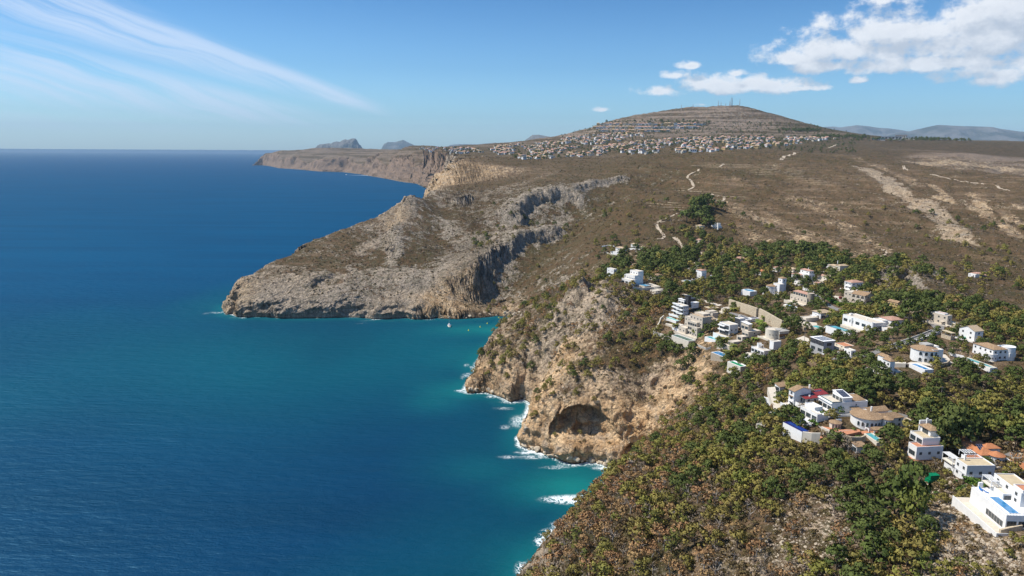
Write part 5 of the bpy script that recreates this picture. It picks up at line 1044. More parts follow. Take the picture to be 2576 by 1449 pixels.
def Pz(z, L): return [zpix(z, x, y) for x, y in L]
ROADS = []
ROADS.append(ribbon('road', Pz('3', [(-900,1010),(-560,960),(-300,930),(20,820),(300,725),(600,600),(830,520),(980,470),(950,400),(850,350),(730,310),(560,260),(380,240)]), 5.0, 'asphalt', .18))
ROADS.append(ribbon('road', Pz('2', [(990,590),(1060,680),(1150,760),(1300,830),(1440,880)]), 3.6, 'asphalt', .18))
ROADS.append(ribbon('road', Pz('1', [(600,80),(800,130),(960,190),(1130,240),(1250,270)]), 3.4, 'paving', .18))
ROADS.append(ribbon('road', Pz('1', [(1400,395),(1560,425),(1720,475),(1900,545),(2060,625),(2300,745)]), 3.0, 'asphalt', .15))
ROADS.append(ribbon('road', Pz('4', [(2040,520),(2200,560),(2330,610),(2480,640)]), 3.2, 'asphalt', .15))
ROADS.append(ribbon('road', Pz('5', [(1290,470),(1380,500),(1467,520)]), 3.4, 'asphalt', .15))
for k, (L, w) in enumerate([([(1130,140),(1100,190),(1060,235),(1110,250)], 0)][:0]): pass
TRK = [([(1105,245),(1140,215),(1172,180),(1165,150),(1120,128),(1062,118),(1020,112),(985,70),(940,25),(905,0)], 5.0), ([(1060,118),(950,125),(850,132),(760,142)], 3.0)]
for L, w in TRK: ribbon('dirt_track', Pz('A', L), w, 'dirt')
for L, w in [([(440,848),(480,838),(512,828),(500,805),(470,778),(462,745),(490,728),(520,712),(560,702),(610,690),(668,680)], 5.5), ([(462,750),(500,735),(560,728),(628,733)], 4.5), ([(715,660),(690,672),(668,682)], 4.5),
             ([(775,574),(815,585),(850,600),(848,615),(825,620),(790,612),(760,600)], 6), ([(640,556),(672,545),(680,535),(665,512),(650,495),(635,470),(650,462),(685,450),(700,435)], 6.5), ([(665,632),(700,640),(730,625),(755,632)], 4),
             ([(1165,375),(1185,362),(1215,350),(1245,345),(1265,332)], 14), ([(1445,302),(1470,292),(1500,281)], 12), ([(820,418),(850,402),(835,400)], 7),
             ([(1875,400),(1880,415),(1905,428)], 10), ([(2030,448),(2100,462),(2200,485),(2330,495),(2420,520),(2485,538)], 6),              ([(1680,965),(1700,935),(1760,920),(1795,900),(1770,880),(1740,880)], 3.5), ]:
    ribbon('dirt_track', Pz('D', L), w*.62, 'dirt', .2, step=5)
def wall(pix, h, th, mat, label, name='retaining_wall', cat='wall', below=2.0, step=1.6, sink=0.0, pts=None):
    """a wall following the ground, top following it too"""
    pts = pts or [hit(*p)[0] for p in pix]; line = []
    for a, b in zip(pts, pts[1:]):
        n = max(1, int((b-a).length/step))
        for i in range(n): line.append(a.lerp(b, i/n))
    line.append(pts[-1]); vs, fs = [], []
    for i, p in enumerate(line):
        d = (line[min(i+1, len(line)-1)].xy - line[max(i-1, 0)].xy).normalized(); nr = Vector((-d.y, d.x))*th/2
        for sgn in (1, -1):
            for z in (p.z-below, p.z+h): vs.append((p.x+nr.x*sgn, p.y+nr.y*sgn, z))
    for i in range(len(line)-1):
        a, b = i*4, i*4+4; fs += [(a, b, b+1, a+1), (a+1, b+1, b+3, a+3), (a+3, b+3, b+2, a+2)]
    fs += [(0, 1, 3, 2)]; e = (len(line)-1)*4; fs += [(e, e+2, e+3, e+1)]
    me = bpy.data.meshes.new(name); me.from_pydata(vs, [], fs); me.materials.append(M[mat]); me.update(); o = bpy.data.objects.new(name, me); COL.objects.link(o); tag(o, label, cat); return o
wall(Pz('1', [(1400,300),(1560,355),(1720,405),(1850,450),(1880,465)]), 6.0, 1.2, 'stonewall', 'long tan stone retaining wall, left stretch, above the flat carport')
wall(Pz('1', [(1920,480),(2030,540),(2150,610),(2250,670),(2320,700)]), 6.5, 1.2, 'stonewall', 'tan stone retaining wall, right stretch, above the round-fronted cream villa')
wall(Pz('2', [(540,1010),(620,1080),(700,1150),(800,1230)]), 1.8, .6, 'stonewall', 'low pale wall running down below the cream bungalow')
wall(Pz('3', [(20,800),(200,730),(420,650),(640,570),(830,490)]), .9, .4, 'concrete', 'grey kerb wall along the uphill side of the lane')
wall(Pz('3', [(230,800),(430,740),(640,660),(820,590),(980,530)]), 1.3, .4, 'white', 'white stepped wall along the downhill side of the lane', cat='wall')
wall(Pz('3', [(1130,890),(1250,930),(1380,960),(1450,1040)]), 1.4, .4, 'white', 'white garden wall between the two right-hand villas')
wall(Pz('3', [(860,1100),(980,1110),(1100,1085),(1150,1040)]), 1.6, .5, 'stonewall', 'curved stone wall right of the royal blue pool')
wall(Pz('3', [(180,1110),(390,1110)]), 1.8, 2.0, 'cream', 'flat cream garage roof terrace left of the royal blue pool', name='terrace', cat='terrace')
wall(Pz('2', [(770,520),(870,560),(960,600)]), 2.2, .4, 'white', 'white balustrade wall climbing behind the stone tower villa')
wall(Pz('2', [(1790,510),(1900,540),(2050,570),(2200,590)]), 1.6, .4, 'cream', 'cream balustrade right of the square white villa')
wall(Pz('2', [(1100,1260),(1180,1180),(1280,1150)]), 1.5, .4, 'white', 'white curving wall left of the long aqua pool')
wall(Pz('1', [(90,770),(150,690),(200,590),(210,540),(270,490)]), 1.8, .5, 'cream', 'cream boundary wall at the seaward corner of the four-storey villa')
wall(Pz('1', [(95,800),(200,830),(350,880),(400,900)]), 3.0, .6, 'cream', 'cream garden wall joining the green lap pool at left')
wall(Pz('1', [(820,960),(900,990),(1010,1040),(1090,1010)]), 1.2, .5, 'concrete', 'grey terrace wall above the upper ground solar array')
wall(Pz('A', [(215,500),(290,515),(370,530)]), 2.0, .6, 'stonewall', 'stone wall at the foot of the leftmost villas above the rock pinnacle')
wall(Pz('A', [(530,480),(620,495),(720,485),(810,500)]), 2.0, .6, 'cream', 'cream retaining wall below the garden pool')
wall(Pz('A', [(240,100),(300,90),(360,95)]), 1.5, .5, 'white', 'white wall left of the arched farmhouse')
wall(Pz('A', [(280,150),(320,175),(400,180)]), 1.5, .5, 'beige', 'beige boundary wall in front of the arched farmhouse')
wall(Pz('4', [(160,830),(300,790),(455,660)]), 2.0, .6, 'cream', 'cream ramp wall rising to the sky blue pool')
wall(Pz('4', [(40,980),(90,990),(230,930)]), 2.0, .6, 'cream', 'low cream wall at the left foot of the cluster')
wall(Pz('4', [(860,1040),(1000,1060),(1130,1060)]), 4.0, .5, 'cream', 'tall cream wall right of the navy infinity pool', below=3)
wall(Pz('4', [(1150,900),(1280,960),(1430,1000),(1500,1010)]), 2.6, .5, 'cream', 'curving cream wall edging the orange terraces')
wall(Pz('4', [(1500,1010),(1620,1040),(1760,1040),(1830,1010)]), 2.2, .5, 'stonewall', 'stone wall under the curved turquoise pool')
wall(Pz('4', [(2020,110),(2200,130)]), 1.6, .5, 'stonewall', 'pale stone wall fragment in the upper wood')
wall(Pz('5', [(1270,560),(1340,600),(1430,620)]), 1.2, .4, 'white', 'white wall with posts right of the orange-roofed villa')
wall(Pz('5', [(1210,1430),(1300,1405),(1467,1370)]), 1.5, .6, 'stonewall', 'stone stair wall at the foot of the lower right villa')
def patch(name, z, L, lift, mat, label, cat='terrace', below=3.0):
    """paved terrace: level slab through the ground points"""
    P = [hit(*p)[0] for p in Pz(z, L)]; zt = sum(p.z for p in P)/len(P) + lift; mb = MB(); mb.prism([(p.x, p.y) for p in P], zt-below, zt); o = mb.build(name, M[mat]); tag(o, label, cat)
    SITES.append([p.xy for p in P]); return o
patch('terrace', '4', [(1180,900),(1430,1000),(1560,960),(1760,900),(1740,860),(1560,850),(1420,840),(1160,800)], .8, 'terracotta', 'orange terracotta terrace around the gazebo')
patch('terrace', '4', [(870,960),(1140,1010),(1190,980),(1060,900),(900,880)], .6, 'terracotta', 'small orange terrace right of the infinity pool')
patch('terrace', '4', [(700,740),(1000,800),(1100,740),(900,680)], 1.2, 'white', 'white sun deck behind the infinity pool')
patch('terrace', '4', [(300,500),(480,600),(640,540),(600,480),(420,420)], .7, 'paving', 'pale paved deck around the sky blue pool')
patch('terrace', '2', [(700,1110),(860,1190),(1080,1200),(1150,1110),(1000,1090)], .4, 'paving', 'pale paved garden terrace of the cream bungalow')
patch('terrace', '3', [(930,980),(1080,1060),(1160,990),(1080,900),(960,880)], .4, 'paving', 'pale stone garden terrace right of the round-fronted villa')
patch('terrace', '3', [(390,1090),(700,1090),(850,1110),(760,1040),(480,1040)], .5, 'paving', 'pale terrace behind the royal blue pool')
patch('terrace', '1', [(640,790),(700,860),(540,800),(400,770),(450,760)], .6, 'terracotta', 'brown terrace beside the green lap pool')
patch('terrace', 'A', [(540,440),(650,470),(790,470),(690,430)], .4, 'paving', 'pale terrace around the small garden pool')
patch('driveway', '2', [(1200,640),(1480,700),(1490,660),(1400,630),(1250,625)], .2, 'paving', 'pale driveway under the red car', 'driveway')
patch('terrace', '1', [(300,620),(420,660),(480,600),(330,560)], .4, 'paving', 'pale garden terrace in front of the turquoise pool')
patch('terrace', 'B', [(330,975),(470,1010),(520,1000),(470,930),(420,920)], .4, 'paving', 'pale terrace left of the anthracite villa')
patch('bare_earth', '4', [(2300,980),(2340,1010),(2380,990),(2350,960)], .0, 'dirt', 'bare patch', 'ground') if False else None
print('roads', round(time.time()-T0, 1))

# ------------------------------------------------------------------ foliage
def leaf_mat(name, c1, c2, c3, tr=.25):
    c1, c2, c3 = [tuple(q*1.55 for q in c) for c in (c1, c2, c3)]
    m, N, b = new_mat(name); oi = N.n.new('ShaderNodeObjectInfo'); P = N.n.new('ShaderNodeTexCoord').outputs['Object']
    n = N.noise(P, .9, 3, .6); c = N.mix(N.ramp(n, .3, .7), c1, c2); c = N.mix(N.math('MULTIPLY', oi.outputs['Random'], .85), c, c3)
    N.l.new(c, b.inputs['Base Color']); b.inputs['Roughness'].default_value = .75; b.inputs['Specular IOR Level'].default_value = .2; return m
LM = {'green': leaf_mat('pine_needles', (.058,.074,.014), (.125,.132,.026), (.105,.100,.024)), 'olive': leaf_mat('olive_needles', (.095,.098,.020), (.190,.168,.036), (.150,.115,.034)), 'dark': leaf_mat('dark_needles', (.034,.050,.011), (.078,.096,.020), (.060,.072,.018)),
      'brown': leaf_mat('dry_needles', (.15,.078,.038), (.27,.145,.068), (.21,.14,.06)), 'scrub': leaf_mat('scrub_leaves', (.050,.046,.017), (.105,.080,.032), (.112,.074,.036)), 'greyb': leaf_mat('bare_twigs', (.12,.09,.065), (.20,.16,.12), (.16,.12,.09)), 'lush': leaf_mat('garden_leaves', (.02,.06,.012), (.06,.12,.02), (.12,.14,.02))}
def crown_mesh(name, mat, seed, R=1.0, H=.8, blobs=11, per=26, leaf=.20, z0=.9, umbrella=.35, loose=.3, cone=0.0):
    """a crown of many small leaf faces set in uneven clumps round a few limbs; unit size"""
    r = np.random.default_rng(seed); vs, fs, nl = [], [], []; cl = []
    for k in range(blobs):
        a = r.uniform(0, 6.283); q = math.sqrt(r.uniform(0, 1)); zz = r.uniform(-.5, .9)
        rad = q*R*(1 - max(0, zz)*(.55 + cone*.4))*(.95 - cone*.2)
        cl.append((rad*math.cos(a), rad*math.sin(a), z0 + zz*H*(1+cone) + (1-q)*umbrella*H, r.uniform(.26, .46)*R))
    for (cx, cy, cz, cr) in cl:
        for j in range(per):
            d = r.normal(size=3); d /= np.linalg.norm(d); d[2] = abs(d[2])*.9 - .25 if r.random() < .7 else d[2]
            rr = cr*(1 - loose*r.random()**2); p = np.array([cx, cy, cz]) + d*rr*np.array([1, 1, .72])
            t = np.cross(d, r.normal(size=3)); t /= np.linalg.norm(t)+1e-9; b = np.cross(d, t)
            # leaf faces mostly lie along the clump's surface, ruffled
            b = b*.75 + d*r.uniform(-.9, .9); s = leaf*R*r.uniform(.55, 1.15); o = len(vs)
            vs += [tuple(p - t*s*.5 - b*s*.45), tuple(p + t*s*.5 - b*s*.25), tuple(p + t*s*.25 + b*s*.5), tuple(p - t*s*.4 + b*s*.35)]
            fs.append((o, o+1, o+2, o+3)); nn = d*np.array([1, 1, .8]) + np.array([cx*.35, cy*.35, .35]) + r.normal(size=3)*.22; nn /= np.linalg.norm(nn); nl += [tuple(nn)]*4
    me = bpy.data.meshes.new(name); me.from_pydata(vs, [], fs); me.materials.append(mat); me.polygons.foreach_set('use_smooth', [True]*len(fs)); me.update()
    me.normals_split_custom_set(nl); return me      # foliage is shaded as clumps, not as single flat faces
def trunk_mesh(name, seed, h=.9, mat=None, bare=False):
    r = random.Random(seed); mb = MB(); lean = r.uniform(-.15, .15); top = (lean, r.uniform(-.1,.1), h)
    mb.tube([(0,0,-.8),(lean*.2,0,h*.4),top], [.075,.058,.04], 6)
    for k in range(7 if bare else 5):
        a = k*1.3+r.random(); l = r.uniform(.35,.75); zz = h*r.uniform(.55,1.0); mb.tube([(lean*.7, 0, zz), (lean+math.cos(a)*l*.5, math.sin(a)*l*.5, zz+.22), (lean+math.cos(a)*l, math.sin(a)*l, zz+r.uniform(.3,.55))], [.03,.02,.009], 4)
    me = mb.build('tmp', mat or M['bark']); d = me.data; bpy.data.objects.remove(me); d.name = name; return d
KIND = {}
def kind(key, mat, n, tr='bark', **kw):
    KIND[key] = [(crown_mesh(f'{key}_crown', LM[mat], 100+hash_(key)+i, **kw), trunk_mesh(f'{key}_trunk', 50+i, kw.get('z0', .9)*.95, M[tr], key == 'dead')) for i in range(n)]
def hash_(s): return sum(ord(c)*(i+3) for i, c in enumerate(s)) % 997
kind('green', 'green', 5, blobs=15, per=34, leaf=.20); kind('olive', 'olive', 5, blobs=13, per=34, leaf=.20, z0=.75); kind('dark', 'dark', 5, blobs=17, per=36, leaf=.20, z0=1.0, umbrella=.5)
kind('brown', 'brown', 5, blobs=11, per=24, leaf=.17, z0=.8, loose=.8, tr='deadwood'); kind('dead', 'greyb', 3, blobs=8, per=14, leaf=.13, z0=.7, loose=1.0, tr='deadwood'); kind('bush', 'scrub', 4, blobs=7, per=22, leaf=.26, z0=.3, H=.4, loose=.3); kind('lush', 'lush', 3, blobs=8, per=26, leaf=.24, z0=.4, H=.55)
kind('young', 'green', 3, blobs=10, per=26, leaf=.2, z0=.8, H=1.0, cone=.8)
# where woods grow: u, v, density, share brown, share olive, share dark, share bush, size (m across)
VT = """
1340,1420,.30,.3,.4,0,.6,2.2 1400,1430,.9,.5,.4,0,.2,3.6 1500,1330,1,.65,.25,.0,.1,3.8 1450,1400,1,.6,.3,.0,.1,3.8 1600,1420,1,.6,.3,.0,.1,4.0 1600,1300,1,.55,.35,.05,.1,3.8 1700,1400,.95,.5,.35,.05,.15,4.0 1590,1200,1,.6,.35,0,.1,3.4 1680,1130,1,.5,.4,.05,.1,3.4
1750,1300,.9,.4,.35,.05,.2,3.8 1800,1430,.8,.4,.4,.0,.3,3.8 1900,1430,.3,.4,.4,0,.4,2.6 1850,1300,.75,.2,.4,.1,.3,3.4 1800,1150,.98,.1,.55,.15,.1,3.6 1900,1120,.95,.05,.5,.25,.15,3.6 1950,1220,.9,.05,.45,.25,.2,3.4 2050,1150,.8,.03,.4,.2,.4,3.2
2000,1300,.2,.15,.4,.1,.5,2.4 2080,1350,.18,.35,.3,.0,.5,2.6 1980,1400,.15,.4,.2,.0,.6,2.4 2100,1230,.45,.05,.3,.35,.3,3.0 2200,1290,1,0,.1,.85,.0,4.6 2250,1360,1,.0,.3,.6,.0,4.4 2150,1400,.9,.15,.5,.2,.1,3.8 2300,1420,.95,.2,.5,.2,.1,3.6 2050,1440,.85,.2,.5,.1,.2,3.4
2200,1190,.9,0,.1,.5,.5,2.8 2120,1170,.8,0,.1,.5,.4,3.2 2350,1310,.15,.3,.3,0,.8,1.6 2420,1400,.15,0,.3,0,.8,2.0 2400,1420,.4,.1,.5,.1,.4,3.0 2540,1430,.1,0,.3,0,.8,1.6 2330,1230,.15,0,.3,.2,.8,1.6 2440,1210,.3,0,.2,.2,.8,1.8 2500,1330,.25,0,.3,.0,.8,1.6
1800,1000,.98,.15,.45,.2,.15,3.6 1740,1010,.85,.3,.3,.0,.4,3.0 1700,1050,.7,.3,.3,.0,.4,2.6 1850,930,1,.08,.4,.4,.1,4.2 1760,880,.98,0,.25,.65,.1,4.6 1700,880,.95,0,.2,.7,.1,4.4 1950,920,.95,.15,.4,.3,.1,4.0 1900,1010,1,.05,.4,.4,.1,4.2 2060,950,.95,.05,.45,.35,.1,4.4
2200,950,1,.0,.35,.55,.0,4.6 2250,1010,1,0,.35,.6,.0,4.6 2400,1030,1,0,.4,.55,0,5.0 2500,1060,1,0,.5,.45,0,4.8 2330,1080,.9,0,.3,.6,.1,5.2 2420,970,.5,.0,.5,.2,.3,3.2 2520,970,.7,0,.5,.3,.2,3.4 2320,940,.35,.0,.4,.2,.4,3.0 2560,930,.8,0,.5,.4,.1,3.6 2440,920,.75,0,.3,.5,.2,3.2
2380,880,.35,0,.2,.4,.4,2.6 2180,870,.8,0,.3,.5,.2,3.6 2300,880,.4,0,.3,.4,.3,3.0 2450,850,.4,.0,.3,.3,.4,2.6 2520,830,.9,.0,.6,.3,.1,4.0 2560,870,.9,0,.5,.4,.1,4.0 2050,850,.35,0,.3,.4,.3,3.0 2000,880,.8,0,.4,.5,.1,4.0 1990,820,.75,0,.3,.6,.1,4.4
2150,860,.75,0,.2,.5,.3,3.2 2100,760,.45,0,.2,.5,.3,4.0 2250,760,.85,0,.2,.7,.1,5.5 2200,740,.6,0,.3,.5,.2,5.0 2320,770,.95,0,.3,.65,.0,6.0 2180,700,.8,0,.4,.5,.1,5.5 2250,710,.75,.0,.5,.4,.1,5.0 2400,770,.85,.1,.5,.4,.0,5.0 2450,790,.6,.05,.6,.3,.05,4.6 2530,800,.7,0,.6,.3,.1,4.6
1900,780,.4,0,.2,.4,.3,3.0 1850,750,.5,.1,.4,.2,.3,3.6 1780,700,.7,0,.4,.4,.2,5.0 1850,720,.85,.1,.45,.3,.2,5.0 1930,750,.75,.05,.4,.4,.2,4.6 1700,740,.95,0,.3,.6,.1,5.0 1640,770,.95,.05,.5,.4,.1,4.6 1640,660,1,0,.1,.85,.0,8.0 1580,660,.85,0,.1,.85,.0,7.5 1700,665,1,0,.1,.85,0,8.0 1740,690,.5,0,.2,.6,.1,6.0
1850,665,.95,0,.45,.5,.0,7.5 1950,645,1,0,.3,.65,.0,7.5 2020,635,1,0,.25,.75,.0,7.5 2080,660,.9,0,.3,.65,0,6.5 1930,680,.5,.1,.4,.3,.2,5.0 2020,700,.6,0,.2,.5,.2,4.5 2100,690,.8,0,.3,.5,.1,5.0 2160,660,.9,0,.5,.4,.1,5.5 2220,690,.75,.05,.6,.25,.1,5.0 2000,750,.5,0,.2,.5,.3,3.6
1530,710,.4,0,.3,.4,.3,3.5 1500,705,.25,.0,.4,.2,.4,3.0 1580,760,.85,.3,.4,.1,.2,3.8 1560,830,.9,.45,.3,.1,.15,3.8 1520,780,.6,.3,.4,.1,.2,3.2 1620,820,.9,.35,.4,.15,.1,4.0 1600,900,.5,.3,.4,.1,.3,3.4 1540,900,.3,.2,.5,.1,.4,3.2 1650,930,.25,.4,.2,.0,.6,2.6 1480,750,.03,0,.5,0,.5,2.5 1460,880,.2,.2,.4,.1,.4,3.0
1430,750,.9,.1,.7,.1,.1,4.6 1420,720,.8,.4,.4,.0,.2,4.0 1380,790,.85,.15,.6,.1,.1,4.4 1460,820,.25,.3,.4,.0,.3,3.2 1330,830,.8,.4,.4,.05,.1,4.2 1290,860,.75,.5,.4,0,.1,4.0 1340,880,.6,.2,.5,.1,.2,3.8 1260,930,.4,.1,.6,.1,.2,4.0 1230,950,.25,.1,.7,0,.2,3.6 1390,880,.2,.2,.5,0,.4,3.0 1430,960,.75,.05,.4,.2,.3,4.0 1480,940,.8,.1,.4,.3,.2,4.0
1500,1000,.1,0,.5,0,.5,2.5 1600,1050,.05,0,.3,0,.7,2.0 1400,1060,.15,.3,.3,0,.4,2.5 1560,960,.12,.2,.3,0,.6,2.5 1345,1100,.3,.0,.8,.0,.2,4.0
1560,620,.35,0,.2,.5,.3,6.0 1530,640,.45,0,.3,.4,.3,4.5 1750,560,1,0,.05,.95,.0,13 1770,525,.9,0,.05,.95,0,13 1730,590,.95,0,.05,.95,0,11 1760,610,.5,0,.1,.7,.2,7 1800,560,.1,0,.1,.2,.6,5.0 1700,570,.03,0,.2,0,.8,4 1650,600,.05,0,.3,0,.7,4 1830,630,.35,0,.2,.4,.4,5.0 1880,628,.4,0,.2,.4,.3,6.0 1690,620,.08,0,.3,0,.7,4
1900,590,.02,0,.5,0,.5,3 2000,610,.02,0,.5,0,.5,3 2300,640,.02,0,.5,0,.5,3 2400,720,.03,0,.5,0,.5,3 2470,670,.3,0,.3,.3,.4,5 2550,740,.04,0,.5,0,.5,3 2200,610,.03,0,.5,0,.5,3 2290,720,.08,0,.5,0,.5,3.5 1650,540,.02,0,.3,0,.7,3 1850,520,.02,0,.3,0,.7,3 1830,590,.04,0,.3,0,.7,4 1690,520,.02,0,.3,0,.7,3 1600,560,.02,0,.3,0,.7,3 1700,480,.02,0,.3,0,.7,3 1900,540,.02,0,.3,0,.7,3 2000,550,.02,0,.3,0,.7,3 2100,580,.02,0,.3,0,.7,3 1700,545,.1,0,.3,0,.7,5 1700,590,.1,0,.3,0,.6,5 1800,540,.05,0,.3,0,.6,5 1750,480,.02,0,.3,0,.7,4 1450,650,.03,0,.4,0,.6,3 1840,600,.03,0,.4,0,.6,4 1940,610,.05,0,.4,0,.6,4 2100,620,.03,0,.4,0,.6,4 2400,680,.02,0,.4,0,.6,4 2200,650,.1,0,.4,0,.6,4 2560,660,.02,0,.4,0,.6,4 1600,620,.05,0,.4,0,.6,4 1480,600,.01,0,.4,0,.6,4 1500,670,.06,.0,.4,.0,.6,3 1470,700,.35,.5,.2,0,.3,3.4 1440,690,.25,.4,.2,0,.4,3 1400,760,.3,.2,.4,0,.4,3.5 1350,770,.05,0,.4,.0,.6,3
"""
_vp, _vv = [], []
for tok in VT.split():
    q = list(map(float, tok.split(','))); p, n = hit(q[0], q[1]); _vp.append(p.xy); _vv.append(q[2:])
_vp = np.array([tuple(p) for p in _vp]); _vv = np.array(_vv); _vr = np.array([math.hypot(*p) for p in _vp]); _vil = (_vr > 300) & (_vr < 620) & (_vp[:,0] > 110); _vv[_vil, 0] *= .70; _vv[_vil, 5] *= .9; _vv[_vr < 300, 5] *= 1.22; _vl = lp(_vp[:,0], _vp[:,1])
def in_site(x, y):
    for S in SITES:
        ins = True; sg = 0
        for i in range(len(S)):
            a, b = S[i], S[(i+1) % len(S)]; c = (b.x-a.x)*(y-a.y) - (b.y-a.y)*(x-a.x)
            if sg == 0: sg = 1 if c > 0 else -1
            elif c*sg < 0: ins = False; break
        if ins: return True
    return False
RL = []
for L in ROADS: RL += [(p.x, p.y) for p in L]
RL = np.array(RL)
TREES = []
TS = .80
def scatter_trees():
    r = np.random.default_rng(5); cell = {}
    N0 = 26000
    th = r.uniform(-.06, .72, N0); rr = np.exp(r.uniform(math.log(138), math.log(1150), N0)**1.0)
    # even cover per square metre near, thinning with distance: candidates are drawn in log radius and accepted by spacing
    X = rr*np.sin(th); Y = rr*np.cos(th); q = lp(X, Y)
    d2 = (q[:,None,0]-_vl[None,:,0])**2 + (q[:,None,1]-_vl[None,:,1])**2; w = 1/(d2+1e-4)**1.8; A = (w @ _vv)/w.sum(1, keepdims=True)
    dc = coast_dist(X, Y)
    clump = fbm2(X, Y, 26, 3, 123) + .8*fbm2(X, Y, 9, 2, 133)
    for i in range(N0):
        den, br, ol, dk, bu, sz = A[i]; x, y = X[i], Y[i]
        if dc[i] < 4: continue
        if r.random() > den*1.0 + (clump[i]*.9*(1-abs(2*den-1)) if den < .93 else 0): continue
        kinds = r.random(); tot = br+ol+dk+bu
        if kinds < bu: kd = 'bush' if r.random() < .8 else 'dead'
        elif kinds < bu+br: kd = 'brown' if r.random() < .88 else 'dead'
        elif kinds < bu+br+ol: kd = 'olive' if r.random() < .75 else ('young' if rr[i] < 300 else 'olive')
        elif kinds < bu+br+ol+dk: kd = 'dark'
        else: kd = 'green'
        s = sz*TS*r.uniform(.72, 1.28)*(.62 if kd == 'bush' else 1)*(.8 if kd in ('dead', 'young') else 1)
        gx, gy = int(x//8), int(y//8); ok = True; R = s*(.98 if kd != 'bush' else .7)
        for a in range(gx-1, gx+2):
            for b in range(gy-1, gy+2):
                for (px, py, pr) in cell.get((a, b), ()):
                    if (px-x)**2+(py-y)**2 < ((R+pr)*.60)**2: ok = False; break
                if not ok: break
            if not ok: break
        hx, hy = x/rr[i], y/rr[i]; k_ = 2.2*rr[i]/130   # a crown hides what stands behind it: keep clear ground in front of buildings
        if not ok or (kd != 'bush' and any(in_site(x+hx*q_, y+hy*q_) for q_ in (0, s*.7, s*1.3, -s*.5))) or in_site(x, y): continue
        if len(RL) and ((RL[:,0]-x)**2+(RL[:,1]-y)**2).min() < (s*.5+2.4)**2: continue
        p, n, _, _ = BVH.ray_cast(Vector((x, y, 900)), Vector((0,0,-1)))
        if p is None or p.z < 3 or n.z < .45: continue
        # how it is seen: behind the near ridge it is not needed
        d = p + Vector((0,0,s*1.5)) - Vector((0,0,CAM_H)); L = d.length; h_, _, _, t = BVH.ray_cast(Vector((0,0,CAM_H)), d.normalized(), L-3)
        cell.setdefault((gx, gy), []).append((x, y, R))
        TREES.append([x, y, p.z, s, kd, L, h_ is None, r.uniform(0, 6.28), r.random()])
scatter_trees()
print('trees', len(TREES), round(time.time()-T0, 1), {k: sum(1 for t in TREES if t[4] == k) for k in KIND})
LM_SPOTS = [(zpix('4', 1800, 750), 'the big oval white villa'), (zpix('4', 700, 850), 'the navy infinity pool'), (zpix('5', 330, 400), 'the three-tier villa'), (zpix('5', 900, 650), 'the tan-terraced villa with a pergola'), (zpix('5', 1200, 1150), 'the lower right pool villa'), (zpix('5', 400, 790), 'the green container'),
            (zpix('3', 700, 900), 'the round-fronted villa by the lane'), (zpix('3', 1850, 850), 'the far right villa with a roof pool'), (zpix('3', 1500, 500), 'the gable-ended house'), (zpix('2', 1850, 1150), 'the large flat-roofed white villa'), (zpix('2', 1000, 980), 'the cream bungalow'), (zpix('2', 1700, 650), 'the arcaded tan villa'),
            (zpix('2', 900, 280), 'the curved-porch villa'), (zpix('2', 700, 680), 'the stone tower villa'), (zpix('1', 800, 600), 'the beige four-storey villa'), (zpix('1', 500, 350), 'the stacked-balcony villa'), (zpix('1', 1650, 300), 'the long stone retaining wall'), (zpix('1', 1900, 1050), 'the roof terrace villa'), (zpix('A', 500, 400), 'the tiered arched villa'), (zpix('A', 1165, 360), 'the road-bend house'),
            (zpix('A', 1850, 450), 'the lookout tower villa'), (zpix('A', 430, 120), 'the arched farmhouse'), ((1750, 560), 'the isolated grove house'), ((1490, 760), 'the grey rock pinnacle'), ((1380, 900), 'the ochre gully of the sea cliff'), ((1480, 1000), 'the great sea cave'), ((1240, 950), 'the rock arch promontory'), ((1400, 1400), 'the seaward edge at the bottom'),
            ((1600, 1400), 'the dry wood at the bottom'), ((1620, 1200), 'the wooded spur by the cove'), ((1800, 1150), 'the wooded spur below the cluster'), ((1850, 1400), 'the lower middle slope'), ((2050, 1380), 'the white rubble slope'), ((2250, 1330), 'the big dark thicket'), ((2450, 1430), 'the bottom right rubble'), ((2000, 930), 'the wood under the anthracite villa'), ((2400, 1030), 'the tall wood behind the three-tier villa'),
            ((2350, 770), 'the lane-end pines'), ((1960, 650), 'the pine row behind the village'), ((1650, 670), 'the dark pines of the point'), ((2220, 690), 'the pines on the village edge'), ((1700, 890), 'the dark pines under the solar arrays'), ((1560, 850), 'the dry wood below the point'), ((2530, 1000), 'the right-hand slope wood')]
LMW = [(hit(*p)[0].xy, n) for p, n in LM_SPOTS]
WORDS = {'green': ('pine_tree', 'mid-green pine tree', 'tree'), 'olive': ('pine_tree', 'yellow-green pine tree', 'tree'), 'dark': ('pine_tree', 'dark umbrella pine', 'tree'), 'young': ('pine_tree', 'young pointed pine tree', 'tree'), 'brown': ('withered_pine', 'rust-brown withered pine', 'tree'), 'dead': ('bare_tree', 'grey leafless tree', 'tree'), 'bush': ('bush', 'low olive scrub bush', 'bush'), 'lush': ('bush', 'bright green garden bush', 'bush')}
SZ = (1.9, 3.0)
